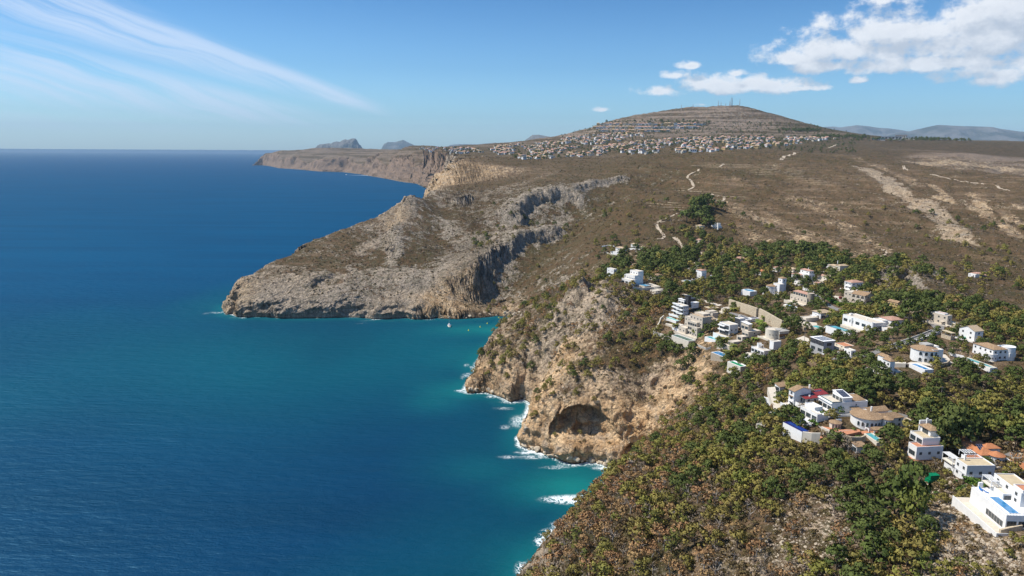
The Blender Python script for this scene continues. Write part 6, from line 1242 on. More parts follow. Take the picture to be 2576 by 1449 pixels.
def place_tree(x, y, z, s, kd, rot, rnd, label=None, stretch=1.0):
    """a tree: crown and trunk of its own, sharing mesh data with its kind"""
    cm, tm = KIND[kd][int(rnd*len(KIND[kd])) % len(KIND[kd])]; nm, words, cat = WORDS[kd]
    t = empty(nm, (x, y, z), rot); t.scale = (s, s, s*stretch)
    for n_, d in (('crown', cm), ('trunk', tm)): o = bpy.data.objects.new(n_, d); COL.objects.link(o); o.parent = t
    if label is None:
        best = min(LMW, key=lambda q: (q[0].x-x)**2+(q[0].y-y)**2); 
        az0, az1 = math.atan2(best[0].x, best[0].y), math.atan2(x, y); r0, r1 = best[0].length, math.hypot(x, y); da, dr_ = (az1-az0)*r1, (r1-r0)*.8
        side = ('to the right of' if da > 0 else 'to the left of') if abs(da) > abs(dr_) else ('just behind' if dr_ > 0 else 'just in front of')
        size = 'small' if s < SZ[0] else ('large' if s > SZ[1] else 'medium'); label = f'{size} {words} {side} {best[1]}'; t['group'] = f"{size} {words}{'es' if words.endswith('sh') else 's'} {side} {best[1]}" 
    tag(t, label, cat); return t
def gn_scatter(name, pts, meshes, label, kindname='stuff', merge=None):
    """points (x, y, z, size, turn, which) -> one object instancing small meshes"""
    P = np.array(pts, float); me = bpy.data.meshes.new(name); me.vertices.add(len(P)); me.vertices.foreach_set('co', P[:, :3].astype(np.float32).ravel())
    for an, c in (('size', 3), ('turn', 4)): a = me.attributes.new(an, 'FLOAT', 'POINT'); a.data.foreach_set('value', P[:, c].astype(np.float32))
    a = me.attributes.new('which', 'INT', 'POINT'); a.data.foreach_set('value', (P[:, 5]).astype(np.int32))
    o = bpy.data.objects.new(name, me); COL.objects.link(o); tag(o, label, None, None, kindname)
    g = bpy.data.node_groups.new(name, 'GeometryNodeTree'); g.interface.new_socket('Geometry', in_out='INPUT', socket_type='NodeSocketGeometry'); g.interface.new_socket('Geometry', in_out='OUTPUT', socket_type='NodeSocketGeometry')
    gi = g.nodes.new('NodeGroupInput'); go = g.nodes.new('NodeGroupOutput'); iop = g.nodes.new('GeometryNodeInstanceOnPoints'); jn = g.nodes.new('GeometryNodeGeometryToInstance')
    m2p = g.nodes.new('GeometryNodeMeshToPoints'); g.links.new(gi.outputs[0], m2p.inputs[0])
    for mesh in meshes[::-1]:
        src = bpy.data.objects.new(name + '_source', mesh); oi = g.nodes.new('GeometryNodeObjectInfo'); oi.inputs['Object'].default_value = src; g.links.new(oi.outputs['Geometry'], jn.inputs[0])
    def na(an, ty):
        n = g.nodes.new('GeometryNodeInputNamedAttribute'); n.data_type = ty; n.inputs['Name'].default_value = an; return n.outputs[0]
    g.links.new(m2p.outputs[0], iop.inputs['Points']); g.links.new(jn.outputs[0], iop.inputs['Instance']); iop.inputs['Pick Instance'].default_value = True; g.links.new(na('which', 'INT'), iop.inputs['Instance Index'])
    cx = g.nodes.new('ShaderNodeCombineXYZ'); g.links.new(na('turn', 'FLOAT'), cx.inputs[2]); g.links.new(cx.outputs[0], iop.inputs['Rotation']); g.links.new(na('size', 'FLOAT'), iop.inputs['Scale']); g.links.new(iop.outputs[0], go.inputs[0])
    md = o.modifiers.new('scatter', 'NODES'); md.node_group = g; return o
def joined(cm, tm):
    me = bpy.data.meshes.new(cm.name + '_tree'); bm = bmesh.new(); bm.from_mesh(cm); n = len(bm.faces); bm.from_mesh(tm); bm.faces.ensure_lookup_table()
    for f in bm.faces[n:]: f.material_index = 1
    bm.to_mesh(me); bm.free(); me.materials.append(cm.materials[0]); me.materials.append(tm.materials[0]); return me
# the 290 of each kind that show largest are trees of their own; the rest of the wood is one mass per kind
rest = {}
TREES.sort(key=lambda t: -(t[3]/t[5])*(1 if t[6] else .01))
cnt = {}
for t in TREES:
    x, y, z, s, kd, L, vis_, rot, rnd = t; nm = WORDS[kd][0]
    if vis_ and cnt.get(nm, 0) < 285: cnt[nm] = cnt.get(nm, 0)+1; place_tree(x, y, z, s, kd, rot, rnd)
    else: rest.setdefault(kd, []).append((x, y, z, s, rot, int(rnd*len(KIND[kd])) % len(KIND[kd])))
print('individual', cnt, 'rest', {k: len(v) for k, v in rest.items()})
for kd, pts in rest.items():
    gn_scatter({'brown': 'withered_woodland', 'dead': 'bare_woodland', 'bush': 'undergrowth', 'dark': 'dark_pine_woodland', 'olive': 'olive_pine_woodland', 'green': 'pine_woodland', 'young': 'young_woodland'}[kd], pts, [joined(c, t) for c, t in KIND[kd]], None)
# low scrub all over the open hills and the headland
def scrub():
    r = np.random.default_rng(9); N0 = 120000; th = r.uniform(-.42, .72, N0); rr = np.exp(r.uniform(math.log(140), math.log(2300), N0)); X = rr*np.sin(th); Y = rr*np.cos(th)
    dc = coast_dist(X, Y); rock, green, warm, rel = ground_char(X, Y); cl = fbm2(X, Y, 40, 4, 201) + .5*fbm2(X, Y, 7, 2, 203)
    pr = (.36 + .85*green - .22*warm - .12*rock + .75*cl)*np.where(rr > 1400, .6, 1); pts = []; tuft = []
    keep = (dc > 3) & (r.random(N0) < pr)
    for i in np.nonzero(keep)[0]:
        x, y = X[i], Y[i]
        p, n, _, _ = BVH.ray_cast(Vector((x, y, 900)), Vector((0,0,-1)))
        if p is None or p.z < 2.5 or n.z < .35 or (rr[i] < 700 and in_site(x, y)): continue
        if len(RL) and rr[i] < 500 and ((RL[:,0]-x)**2+(RL[:,1]-y)**2).min() < 9: continue
        s = (.35 + .75*r.random()**2)*(1.0 + rr[i]/1500)*(1 if rr[i] < 500 else 1.25); pts.append((x, y, p.z - s*.1, s, r.uniform(0, 6.28), r.integers(0, 4)))
    print('scrub', len(pts), round(time.time()-T0, 1))
    ms = [crown_mesh('scrub_tuft', LM['scrub'] if k < 3 else LM['greyb'], 400+k, blobs=4, per=9, leaf=.5, z0=.25, H=.3, loose=.2) for k in range(4)]
    gn_scatter('scrub', pts, ms, None)
scrub()
# ------------------------------------------------------------------ the distant town: every house of its own as far as they can be told apart
def town():
    r = random.Random(21); walls = ['white', 'cream', 'white', 'cream', 'yellow', 'white']; roofs = ['tile_p', 'tile', 'tile_p', 'paving', 'tile_c']
    protos = []
    for k in range(14):
        w, d, h = r.uniform(.8, 1.4), r.uniform(.7, 1.1), r.uniform(.42, .75); wm = walls[k % 6]; rm = roofs[k % 5]
        mb = MB(); mb.box(-w/2, w/2, -d/2, d/2, -.6, h, 0)
        if k % 3 == 0: mb.box(-w*.75, -w/2, -d*.3, d*.4, -.6, h*.55, 0)
        if k % 3 == 1: mb.box(-w*.2, w*.3, -d/2-.25, -d/2, -.6, h*.5, 0)
        for j in range(3): mb.box(-w*.4+j*w*.3, -w*.4+j*w*.3+w*.14, -d/2-.012, -d/2, h*.35, h*.75, 2)
        o_ = .06; X, Y = w/2+o_, d/2+o_
        if rm != 'paving': mb.add([(-X,-Y,h),(X,-Y,h),(X,Y,h),(-X,Y,h),(-X+Y*.8,0,h+.24),(X-Y*.8,0,h+.24)], [(0,1,5,4),(1,2,5),(2,3,4,5),(3,0,4),(3,2,1,0)], 1)
        else: mb.box(-X, X, -Y, Y, h, h+.06, 1)
        o = mb.build('tmp', [M[wm], M[rm], M['shade']]); protos.append((o.data, wm, rm)); bpy.data.objects.remove(o); protos[-1][0].name = 'town_house'
    spots = []
    def zone(pix, n, s, key):
        """n houses inside a photo polygon, on the ground there"""
        xs = [p[0] for p in pix]; ys = [p[1] for p in pix]; k = 0; t = 0
        while k < n and t < n*40:
            t += 1; u, v = r.uniform(min(xs), max(xs)), r.uniform(min(ys), max(ys)); ins = False
            for (x0, y0), (x1, y1) in zip(pix, pix[1:]+pix[:1]):
                if (y0 > v) != (y1 > v) and u < (x1-x0)*(v-y0)/(y1-y0)+x0: ins = not ins
            if not ins: continue
            if fbm2(np.array([u*1.0]), np.array([v*4.0]), 46, 3, 5)[0] < -.08: continue
            p, nn = hit(u, v)
            if p.y < 1500 or abs(ground_z(p.x, p.y, -99)-p.z) > 4: continue
            sc = s*r.uniform(.75, 1.25)
            if any((q[0]-p.x)**2 + (q[1]-p.y)**2 < (sc*.9+q[3]*.5)**2 for q in spots): continue
            spots.append((p.x, p.y, p.z, sc, r.uniform(-.5, .9) if r.random() < .8 else r.uniform(-1.5, 1.5), key)); k += 1
    zone([(1050,374),(1150,374),(1250,368),(1340,360),(1420,352),(1450,356),(1420,372),(1330,386),(1250,390),(1160,388),(1060,386)], 230, 10, 'the left end of the far town')
    zone([(1420,345),(1500,336),(1600,330),(1620,340),(1560,352),(1480,364),(1380,384),(1300,398),(1330,380)], 200, 10.5, 'the middle of the far town')
    zone([(1500,366),(1620,352),(1760,340),(1900,338),(2040,338),(2110,340),(2000,356),(1900,366),(1780,376),(1600,384),(1440,392)], 420, 10.5, 'the right part of the far town')
    zone([(1300,390),(1440,380),(1470,392),(1380,398),(1290,402)], 50, 9.5, 'the lower edge of the far town')
    for row in range(3):        # terraced rows on the flank of the hill
        for i in range(34 if row < 2 else 22):
            u = 1500 + i*8.1 + row*3 - (row == 1)*12; v = 309 + row*8.2 + (1770-u)*.012
            if u > 1775 or r.random() < .08: continue
            p, nn = hit(u, v)
            if p.y > 2500 and abs(ground_z(p.x, p.y, -99)-p.z) < 4: spots.append((p.x, p.y, p.z, 13.5, -.1, 'the terraced rows on the flank of the hill'))
    spots.sort(key=lambda q: -q[3]/math.hypot(q[0], q[1])); rest_ = []
    colw = {'white': 'white', 'cream': 'cream', 'yellow': 'ochre'}; rw = {'tile_p': 'pink-tiled', 'tile': 'tan-tiled', 'tile_c': 'pale-tiled', 'tile_o': 'orange-tiled', 'paving': 'flat-roofed', 'white': 'white-roofed'}
    for i, (x, y, z, s, rz, key) in enumerate(spots):
        k = r.randrange(14)
        if i < 285:
            o = bpy.data.objects.new('town_house', protos[k][0]); COL.objects.link(o); o.location = (x, y, z); o.rotation_euler = (0, 0, rz); o.scale = (s, s, s*.85)
            lb = f'tiny {colw[protos[k][1]]} {rw[protos[k][2]]} house in {key}'; tag(o, lb, 'house', f'{colw[protos[k][1]]} {rw[protos[k][2]]} houses in {key}')
        else: rest_.append((x, y, z, s, rz, k))
    gn_scatter('town_houses', rest_, [p[0] for p in protos], None)
    # trees between the houses
    pts = []; q = random.Random(4)
    for (x, y, z, s, rz, key) in spots:
        for _ in range(2):
            a, b = x + q.uniform(-26, 26), y + q.uniform(-30, 30); zz = ground_z(a, b, None)
            if zz and zz > 5: pts.append((a, b, zz, q.uniform(2.2, 4.6), q.uniform(0, 6.28), q.randrange(4)))
    for _ in range(1500):
        u = q.uniform(1400, 2150); v = q.uniform(300, 380); p, n = hit(u, v)
        if p.y > 2300 and p.z > 20 and abs(ground_z(p.x, p.y, -99)-p.z) < 4: pts.append((p.x, p.y, p.z, q.uniform(1.8, 4.0), q.uniform(0, 6.28), q.randrange(4)))
    for u0, u1, v, n_ in ((2040, 2180, 333, 90), (2290, 2440, 337, 110), (2150, 2300, 339, 40), (1950, 2060, 318, 60), (1480, 1780, 300, 40)):
        for _ in range(n_):
            p, n = hit(q.uniform(u0, u1), v + q.uniform(0, 6))
            if p.y > 1500 and abs(ground_z(p.x, p.y, -99)-p.z) < 4: pts.append((p.x, p.y, p.z, q.uniform(3.5, 7), q.uniform(0, 6.28), q.randrange(4)))
    gn_scatter('town_trees', pts, [joined(c, t) for c, t in KIND['dark']], None)
    print('town', len(spots), len(pts), round(time.time()-T0, 1))
town()
def far_block(u, v, w, h, mat, roof, label):
    p, n = hit(u, v); m = p.y/F; t = empty('school_building', p, -math.atan2(p.x, p.y)); tag(t, label, 'building'); MB().box(-w*m/2, w*m/2, 0, w*m*.35, -6, h*m).build('wall', M[mat], t); MB().box(-w*m/2-1, w*m/2+1, -1, w*m*.35+1, h*m, h*m+1.2).build('roof', M[roof], t)
    for i in range(6): x = -w*m/2 + w*m*(i+.25)/6; MB().box(x, x+w*m/12, -.4, 0, h*m*.35, h*m*.75).build('window', M['shade'], t)
far_block(2238, 340, 46, 7, 'grey', 'alu', 'long grey-green flat building on the plateau skyline, left of the pink-roofed one')
far_block(2262, 337, 26, 8, 'cream', 'tile_p', 'pink-roofed building on the plateau skyline')
far_block(2205, 342, 30, 4, 'grey', 'astro', 'low green-roofed hall at the left end of the plateau buildings')
far_block(2285, 339, 20, 6, 'white', 'alu', 'pale block at the right end of the plateau buildings')
# ------------------------------------------------------------------ masts on the summit, watch tower on the far cape
def mast(u, v, hpx, label, col='mast', wid=1.5):
    p, n = hit(u, v); m = math.hypot(p.x, p.y)/F; h = hpx*m; t = empty('radio_mast', p - Vector((0,0,3))); tag(t, label, 'mast', 'radio masts on the hill'); mb = MB()
    for k in range(3): a = k*2.094; mb.tube([(wid*math.cos(a), wid*math.sin(a), 0), (wid*.35*math.cos(a), wid*.35*math.sin(a), h)], [.6, .4], 4)
    n_ = 9
    for i in range(n_):
        for k in range(3): a, b = k*2.094, (k+1)*2.094; z0, z1 = h*i/n_, h*(i+1)/n_; r0, r1 = wid*(1-.65*i/n_), wid*(1-.65*(i+1)/n_); mb.bar((r0*math.cos(a), r0*math.sin(a), z0), (r1*math.cos(b), r1*math.sin(b), z1), .14)
    mb.build('lattice', M[col], t); MB().tube([(0,0,h-.5), (0,0,h*1.12)], .16, 5).build('aerial', M[col], t)
    for zz in (.55, .8): MB().tube([(-.5, -1.1, h*zz), (-.5, -1.7, h*zz)], .8, 8).build('dish', M['white'], t)
for u, v, h, lb in [(1709,273,14,'leftmost thin mast on the hill ridge'), (1738,269,12,'second thin mast from the left on the hill ridge'), (1801,264,16,'short mast left of the summit pair'), (1808,264,13,'shorter mast beside the one left of the summit pair'), (1820,262,9,'smallest mast just left of the summit pair'),
                  (1833,261,21,'tallest mast on the summit, left of the pair'), (1836,261,20,'tall reddish mast on the summit, right of the pair'), (1830,262,14,'mast close in front of the summit pair'), (1855,262,18,'slender mast right of the summit')]: mast(u, v, h, lb)
def watchtower():
    p, n = hit(713, 388); t = empty('watchtower', p - Vector((0,0,2))); tag(t, 'small round stone watchtower on top of the far cape', 'tower'); MB().prism(circ(0,0,3.2,14), 0, 10).build('wall', M['stone'], t); MB().prism(circ(0,0,3.8,14), 10, 11.5).build('parapet', M['stone'], t)
watchtower()
# ------------------------------------------------------------------ sailing boat, buoys, speedboat
def sailboat():
    p = Vector(at_z(1131, 822, 0)); m = p.y/F; L = 15.0; t = empty('sailboat', (p.x, p.y, 0), math.radians(98)); tag(t, 'white sailing yacht with bare mast anchored below the headland', 'sailboat')
    t.scale = (.8,)*3; S = [(-1,.0,.6),(-.9,.75,.75),(-.5,.98,.9),(0,1,.95),(.45,.8,1.0),(.8,.42,1.08),(1,.0,1.2)]; B = 2.2; vs = []; N_ = len(S)
    for x, w, f in S:
        for k, (ww, z) in enumerate(((w*B, 1.35*f), (w*B*.95, .5), (w*B*.5, -.4), (0, -.7), (-w*B*.5, -.4), (-w*B*.95, .5), (-w*B, 1.35*f))): vs.append((x*L/2, ww, z))
    fs = [(i*7+k, (i+1)*7+k, (i+1)*7+k+1, i*7+k+1) for i in range(N_-1) for k in range(6)] + [tuple(range(7))]
    MB().add(vs, fs).build('hull', M['white'], t, True); MB().add([vs[i*7] for i in range(N_)]+[vs[i*7+6] for i in range(N_)], [(i, N_+i, N_+i+1, i+1) for i in range(N_-1)]).build('deck', M['cream'], t)
    mb = MB(); mb.prism([(-1.6,-1.2),(2.4,-.8),(3.2,0),(2.4,.8),(-1.6,1.2)], 1.25, 1.95); mb.build('cabin', M['white'], t); MB().box(-1.2,2.2,-1.22,1.22,1.5,1.72).build('cabin_window', M['glass'], t)
    MB().tube([(.8,0,1.2),(.8,0,19)], [.16,.09], 6).build('mast', M['alu'], t); MB().tube([(.7,0,3.2),(-5.2,0,3.0)], .16, 6).build('boom', M['alu'], t); MB().tube([(.5,0,3.5),(-5.0,0,3.3)], .34, 6).build('furled_sail', M['white'], t)
    MB().bar((.8,-1.6,9),(.8,1.6,9),.08).build('spreader', M['alu'], t); MB().bar((7.2,0,1.5),(.8,0,18.6),.07).build('forestay', M['alu'], t); MB().bar((-7.2,0,1.2),(.8,0,18.8),.06).build('backstay', M['alu'], t); MB().box(-5.4,-2.6,-1.6,1.6,2.9,3.05).build('bimini', M['blue'], t)
sailboat()
mb_ = plain('yellow_plastic', (.65,.60,.05)); first = None
for u, v, lb in [(1209,824,'yellow buoy at the left of the bay group'), (1227,815,'yellow buoy nearest the yacht in the upper row'), (1256,800,'yellow buoy close under the headland caves'), (1284,820,'lowest yellow buoy beside the wooded promontory'), (1287,814,'upper yellow buoy beside the wooded promontory'), (1180,833,'yellow buoy lowest of the bay group')]:
    p = at_z(u, v); t = empty('buoy', (p[0], p[1], 0)); tag(t, lb, 'buoy', 'yellow swimming-area buoys')
    a = MB(); a.cone(circ(0,0,.75,10), .1, (0,0,1.7)); a.prism(circ(0,0,.78,10), -.5, .1); a.build('float', mb_, t); MB().tube([(0,0,1.5),(0,0,2.3)], .06, 5).build('pole', M['alu'], t)
def speedboat():
    p = at_z(868, 445); t = empty('speedboat', (p[0], p[1], 0), 2.6); t.scale = (2.2,)*3; tag(t, 'small white speedboat trailing a wake off the far headland', 'speedboat')
    MB().add([(-4,1.3,0),(-4,-1.3,0),(1.5,-1.3,0),(5,0,.1),(1.5,1.3,0),(-4,1.5,1),(-4,-1.5,1),(1.5,-1.5,1.1),(5.6,0,1.3),(1.5,1.5,1.1)], [(4,3,2,1,0),(5,6,7,8,9),(0,1,6,5),(1,2,7,6),(2,3,8,7),(3,4,9,8),(4,0,5,9)]).build('hull', M['white'], t); MB().box(-1,1.2,-.9,.9,1.05,1.9).build('console', M['white'], t)
    w = []; f = []
    for i in range(26): x = -4 - i*6.5; s = 1.2+i*.35; w += [(x, -s, .06), (x, s, .06)]
    f = [(2*i, 2*i+2, 2*i+3, 2*i+1) for i in range(25)]; o = MB().add(w, f).build('wake', plain('wake_foam', (.55,.62,.68)), t)
speedboat()
# ------------------------------------------------------------------ cars, camper, green container, poles, palms, hedges, boulders
def car(z, x, y, rot, paint, label):
    u, v = zpix(z, x, y); p, n = hit(u, v); t = empty('parked_car', p + Vector((0,0,.25)), rot); t.scale = (U*1.15,)*3; tag(t, label, 'car')
    prof = [(-2.2,.45),(-2.25,.85),(-1.9,1.0),(-1.3,1.45),(.4,1.48),(1.1,1.0),(2.0,.88),(2.25,.7),(2.2,.35)]; n_ = len(prof); vs = [(a,-.85,b) for a,b in prof]+[(a,.85,b) for a,b in prof]
    MB().add(vs, [tuple(range(n_))[::-1], tuple(range(n_, 2*n_))] + [(i, (i+1)%n_, n_+(i+1)%n_, n_+i) for i in range(n_)]).build('body', M[paint], t)
    g = MB(); 
    for sgn in (-1, 1): g.add([(-1.6,.87*sgn,1.03),(-1.2,.87*sgn,1.38),(.35,.87*sgn,1.40),(.95,.87*sgn,1.03)], [(0,1,2,3) if sgn > 0 else (3,2,1,0)])
    g.add([(.47,-.75,1.47),(.47,.75,1.47),(1.08,.78,1.04),(1.08,-.78,1.04)], [(0,3,2,1)]); g.build('windscreen', M['glass'], t)
    for wx in (-1.4, 1.4):
        for sgn in (-1, 1): MB().tube([(wx, .70*sgn, .33), (wx, .9*sgn, .33)], .33, 12).build('wheel', M['rubber'], t)
car('2', 1435, 668, .3, 'carred', 'dark red car on the pale driveway beside the arcaded tan villa')
car('2', 1215, 800, -.5, 'carblue', 'dark blue car on the lane under the big umbrella pine')
car('3', 270, 240, .2, 'carwhite', 'white car parked under the pines left of the lane end')
car('3', 560, 258, 0, 'carwhite', 'white car half hidden under the pines beside the lane end')
car('2', 735, 378, .1, 'carwhite', 'white car in front of the curved-porch villa')
car('3', 1775, 650, .5, 'carwhite', 'white car on the forecourt above the far right villa')
def camper():
    u, v = zpix('2', 1312, 1130); p, n = hit(u, v); t = empty('camper_van', p + Vector((0,0,1.2)), .2); t.scale = (U,)*3; tag(t, 'white camper parked at the end of the dark pool deck', 'camper')
    MB().box(-2.2,2.2,-1,1,.4,2.7).build('body', M['white'], t); MB().box(2.2,3.2,-.95,.95,.4,1.7).build('cab', M['white'], t); MB().box(3.2,3.23,-.8,.8,1.0,1.6).build('windscreen', M['glass'], t)
    for a in (-1.4, .2): MB().box(a,a+.9,-1.03,-1,1.5,2.1).build('window', M['glass'], t)
    for wx in (-1.3, 2.3):
        for sgn in (-1, 1): MB().tube([(wx, .8*sgn, .38), (wx, 1.02*sgn, .38)], .38, 12).build('wheel', M['rubber'], t)
camper()
h = H_('5', 372, 845, 40, 'water_container', 'bright green covered container box on the rocky slope', 'container', wall='green', below=1.0)
h.box(0,0,0,95,48,48, roof='none', mat='green'); h.box(18,6,48,85,44,40, roof='slab', rmat='green', over=.15, mat='green'); h.box(14,4,48,2,50,42, roof='none', mat='green'); h.done()
h = H_('3', 1350, 620, 40, 'gas_tank', 'mint green cylindrical tank beside the carport', 'tank', wall='green', below=.5); mb = MB(); s_ = h.mpp
mb.tube([(0,0,1.0),(.3,0,1.0),(3.0,0,1.0),(3.3,0,1.0)], [.5,.8,.8,.5], 12); mb.build('tank_shell', plain('mint_paint', (.10,.42,.26)), h.root, True)
for a in (.7, 2.5): MB().box(a,a+.3,-.5,.5,-.5,.4).build('foot', M['concrete'], h.root)
def pole(z, x, y, hpx, label):
    u, v = zpix(z, x, y); p, n = hit(u, v); m = p.y/(F*1.5202*ZOOMS[z][2]); hh = hpx*m; t = empty('utility_pole', p); tag(t, label, 'pole', 'wooden utility poles'); MB().tube([(0,0,-1),(0,0,hh)], [.16,.11], 6).build('shaft', M['deadwood'], t); MB().bar((-.7,0,hh-.4),(.7,0,hh-.4),.12).build('crossarm', M['deadwood'], t)
for a in [('C',1790,345,110,'wooden pole standing in the bare patch of the right-hand slope'), ('C',2110,690,120,'wooden pole behind the orange-roofed villa'), ('B',1005,690,90,'pole in front of the arcaded tan villa'), ('B',1205,1010,115,'pole beside the lane under the large white villa'), ('B',1562,920,110,'pole standing on the lane wall'), ('A',1357,355,105,'pole left of the lookout tower villa'), ('A',1185,545,100,'pole above the stone wall by the curve'),
          ('A',1790,165,55,'pole behind the pine row'), ('B',430,970,150,'tall lamp post left of the anthracite villa'), ('A',1037,100,40,'pole at the foot of the isolated grove'), ('B',1627,700,80,'pole behind the lane-end beige house'), ('A',1988,195,60,'pole at the right end of the pine row')]: pole(*a)
def palm_mesh(seed):
    r = random.Random(seed); mb = MB()
    for k in range(22):
        a = k*2.4; el = r.uniform(-.35, 1.0); L = r.uniform(.9, 1.15); pts = [(math.cos(a)*L*t*math.cos(el*(1-t)), math.sin(a)*L*t*math.cos(el*(1-t)), L*(math.sin(el)*t - .75*t*t)) for t in (0, .35, .7, 1)]
        for i in range(3):
            p, q = Vector(pts[i]), Vector(pts[i+1]); d = (q-p).normalized(); s = d.cross(Vector((0,0,1))).normalized()
            w0, w1 = (.05, .2, .18, .03)[i], (.05, .2, .18, .03)[i+1]
            for sg in (1, -1): mb.add([p, q, q + s*w1*sg - Vector((0,0,w1*.5)), p + s*w0*sg - Vector((0,0,w0*.5))], [(0,1,2,3)])
    return mb
PALM = {}
for nm, mat in (('dark', LM['green']), ('yellow', LM['lush'])): PALM[nm] = [palm_mesh(i).build('tmp', mat).data for i in range(3)]
for o in [o for o in bpy.data.objects if o.name.startswith('tmp')]: bpy.data.objects.remove(o)
_tr = MB().tube([(0,0,-.5),(.05,0,.5),(0,0,1)], [.10,.075,.07], 7).build('tmp', M['bark']); PTR = _tr.data; bpy.data.objects.remove(_tr)
def palm(z, x, y, hpx, cr, label, col='dark', k=0):
    """foot at the pixel; height in photo units, crown radius in photo units"""
    u, v = zpix(z, x, y); p, n = hit(u, v); m = p.y/(F*1.5202*ZOOMS[z][2]); t = empty('palm_tree', p, k*1.1); tag(t, label, 'palm', 'palms in the villa gardens'); hh = hpx*m; R = cr*m
    o = bpy.data.objects.new('trunk', PTR); COL.objects.link(o); o.parent = t; o.scale = (max(1.6, R)*1.1, max(1.6, R)*1.1, hh)
    o = bpy.data.objects.new('crown', PALM[col][k % 3]); COL.objects.link(o); o.parent = t; o.location = (0, 0, hh); o.scale = (R, R, R)
for i, a in enumerate([('4',605,400,300,45,'very tall slim palm between the two leftmost houses of the cluster'), ('2',1045,1060,190,48,'left of the two slim palms at the cream bungalow'), ('2',1265,1000,150,58,'right of the two slim palms at the cream bungalow'), ('1',470,700,110,70,'palm left of the beige four-storey villa'), ('1',790,830,150,50,'slim palm against the beige four-storey villa'),
     ('1',960,700,70,90,'bushy palm between the beige villa and the cube villa'), ('1',1240,960,120,90,'left of the dark palms behind the blue plinth pool'), ('1',1340,950,130,90,'right of the dark palms behind the blue plinth pool'), ('1',1400,1150,90,110,'left big palm beside the plinth pool'), ('1',1500,1100,100,110,'middle big palm beside the plinth pool'), ('1',1480,1000,60,80,'upper palm beside the plinth pool'), ('1',1480,360,50,90,'palm at the left foot of the stone wall'),
     ('2',695,560,70,60,'palm above the stone tower villa'), ('2',1380,460,110,80,'palm left of the square white villa'), ('1',1990,520,90,45,'thin palm in front of the stone wall'), ('2',90,1080,90,50,'lone palm under the stone wall'), ('A',820,440,30,32,'broad palm right of the tan stone house'), ('A',590,400,50,34,'palm beside the tiered arched villa'), ('A',670,450,70,14,'thin palm on the garden pool terrace'), ('C',1400,490,40,30,'palm behind the oval villa')]): palm(*a, k=i)
for i, a in enumerate([('1',1920,580,60,80,'yellow-green palm left of the round-fronted villa, upper'), ('1',1990,620,60,80,'yellow-green palm left of the round-fronted villa, right-hand'), ('1',1960,700,50,75,'golden palm lowest left of the round-fronted villa'), ('1',1860,860,40,80,'yellow palm below the round-fronted villa'), ('1',920,790,30,80,'golden palm below the bushy palm by the beige villa'), ('2',1490,930,60,70,'yellow-green palm left above the large white villa'), ('2',1680,930,70,60,'yellow-green palm above the large white villa'), ('2',455,640,60,50,'yellow-green palm right of the lookout tower villa')]): palm(*a, 'yellow', i)
def hedge(pix, w, hgt, label):
    pts = [hit(*p)[0] for p in pix]; line = []
    for a, b in zip(pts, pts[1:]):
        n = max(1, int((b-a).length/.45)); line += [a.lerp(b, i/n) for i in range(n)]
    r = np.random.default_rng(len(line)); vs, fs = [], []
    for p in line:
        for _ in range(int(26*w)):
            c = np.array([p.x+r.uniform(-w, w)/2, p.y+r.uniform(-w, w)/2, p.z+hgt*r.uniform(.1, 1)]); t = r.normal(size=3); t /= np.linalg.norm(t); b = np.cross(t, r.normal(size=3)); b /= np.linalg.norm(b)+1e-9; s = .34; o = len(vs)
            vs += [tuple(c-t*s-b*s), tuple(c+t*s-b*s), tuple(c+t*s+b*s), tuple(c-t*s+b*s)]; fs.append((o, o+1, o+2, o+3))
    me = bpy.data.meshes.new('hedge'); me.from_pydata(vs, [], fs); me.materials.append(LM['lush']); o = bpy.data.objects.new('hedge', me); COL.objects.link(o); tag(o, label, 'hedge')
hedge(Pz('2', [(1170,1120),(1260,1050),(1380,1000),(1460,970)]), 2.2, 2.2, 'tall clipped hedge left of the large white villa')
hedge(Pz('2', [(1180,680),(1290,740),(1400,790)]), 2.4, 2.0, 'thick dark hedge along the lane below the arcaded villa')
hedge(Pz('2', [(1410,800),(1600,800),(1760,800)]), 3.0, 2.2, 'long leafy hedge in front of the arcaded villa')
hedge(Pz('2', [(1650,960),(1780,950),(1900,945)]), 1.6, 1.4, 'low bright hedge behind the large white villa')
hedge(Pz('2', [(980,690),(1060,740),(1090,790)]), 2.2, 1.8, 'hedge right of the stone tower villa')
hedge(Pz('5', [(850,820),(940,860),(1010,890)]), 2.6, 1.6, 'rounded dark hedge above the pool terrace at lower right')
for (z, x, y, s, lb) in [('5',1045,735,1.7,'round clipped bush left above the rockery'), ('5',1130,760,1.1,'small round bush beside the clipped one above the rockery'), ('5',1265,740,1.9,'largest round bush above the rockery'), ('5',1110,800,1.2,'low round bush under the two on the rockery'), ('4',1720,990,1.6,'round bush left of the curved turquoise pool'), ('4',1650,860,1.5,'dense round bush under the oval villa'), ('4',1010,800,3.0,'broad dark bush beside the infinity pool'),
                         ('4',780,640,3.4,'big green bush below the pale blue roof deck'), ('4',1210,660,3.0,'dark bush between the deck wing and the long blank wall'), ('4',1430,590,2.6,'bright bush under the long blank wall'), ('5',460,970,1.3,'single green bush on the bare rubble'), ('5',690,830,1.3,'bush just below the pergola posts'), ('5',770,930,2.2,'bushes on the rubble left of the pool wall'), ('5',770,1060,1.6,'lower bush on the rubble left of the pool wall'), ('5',900,1120,1.8,'green bush hugging the pool wall'), ('5',940,1200,1.5,'lowest green bush hugging the pool wall')]:
    u, v = zpix(z, x, y); p, n = hit(u, v); place_tree(p.x, p.y, p.z, s*.85, 'lush', x*.01, (x % 97)/97, lb)
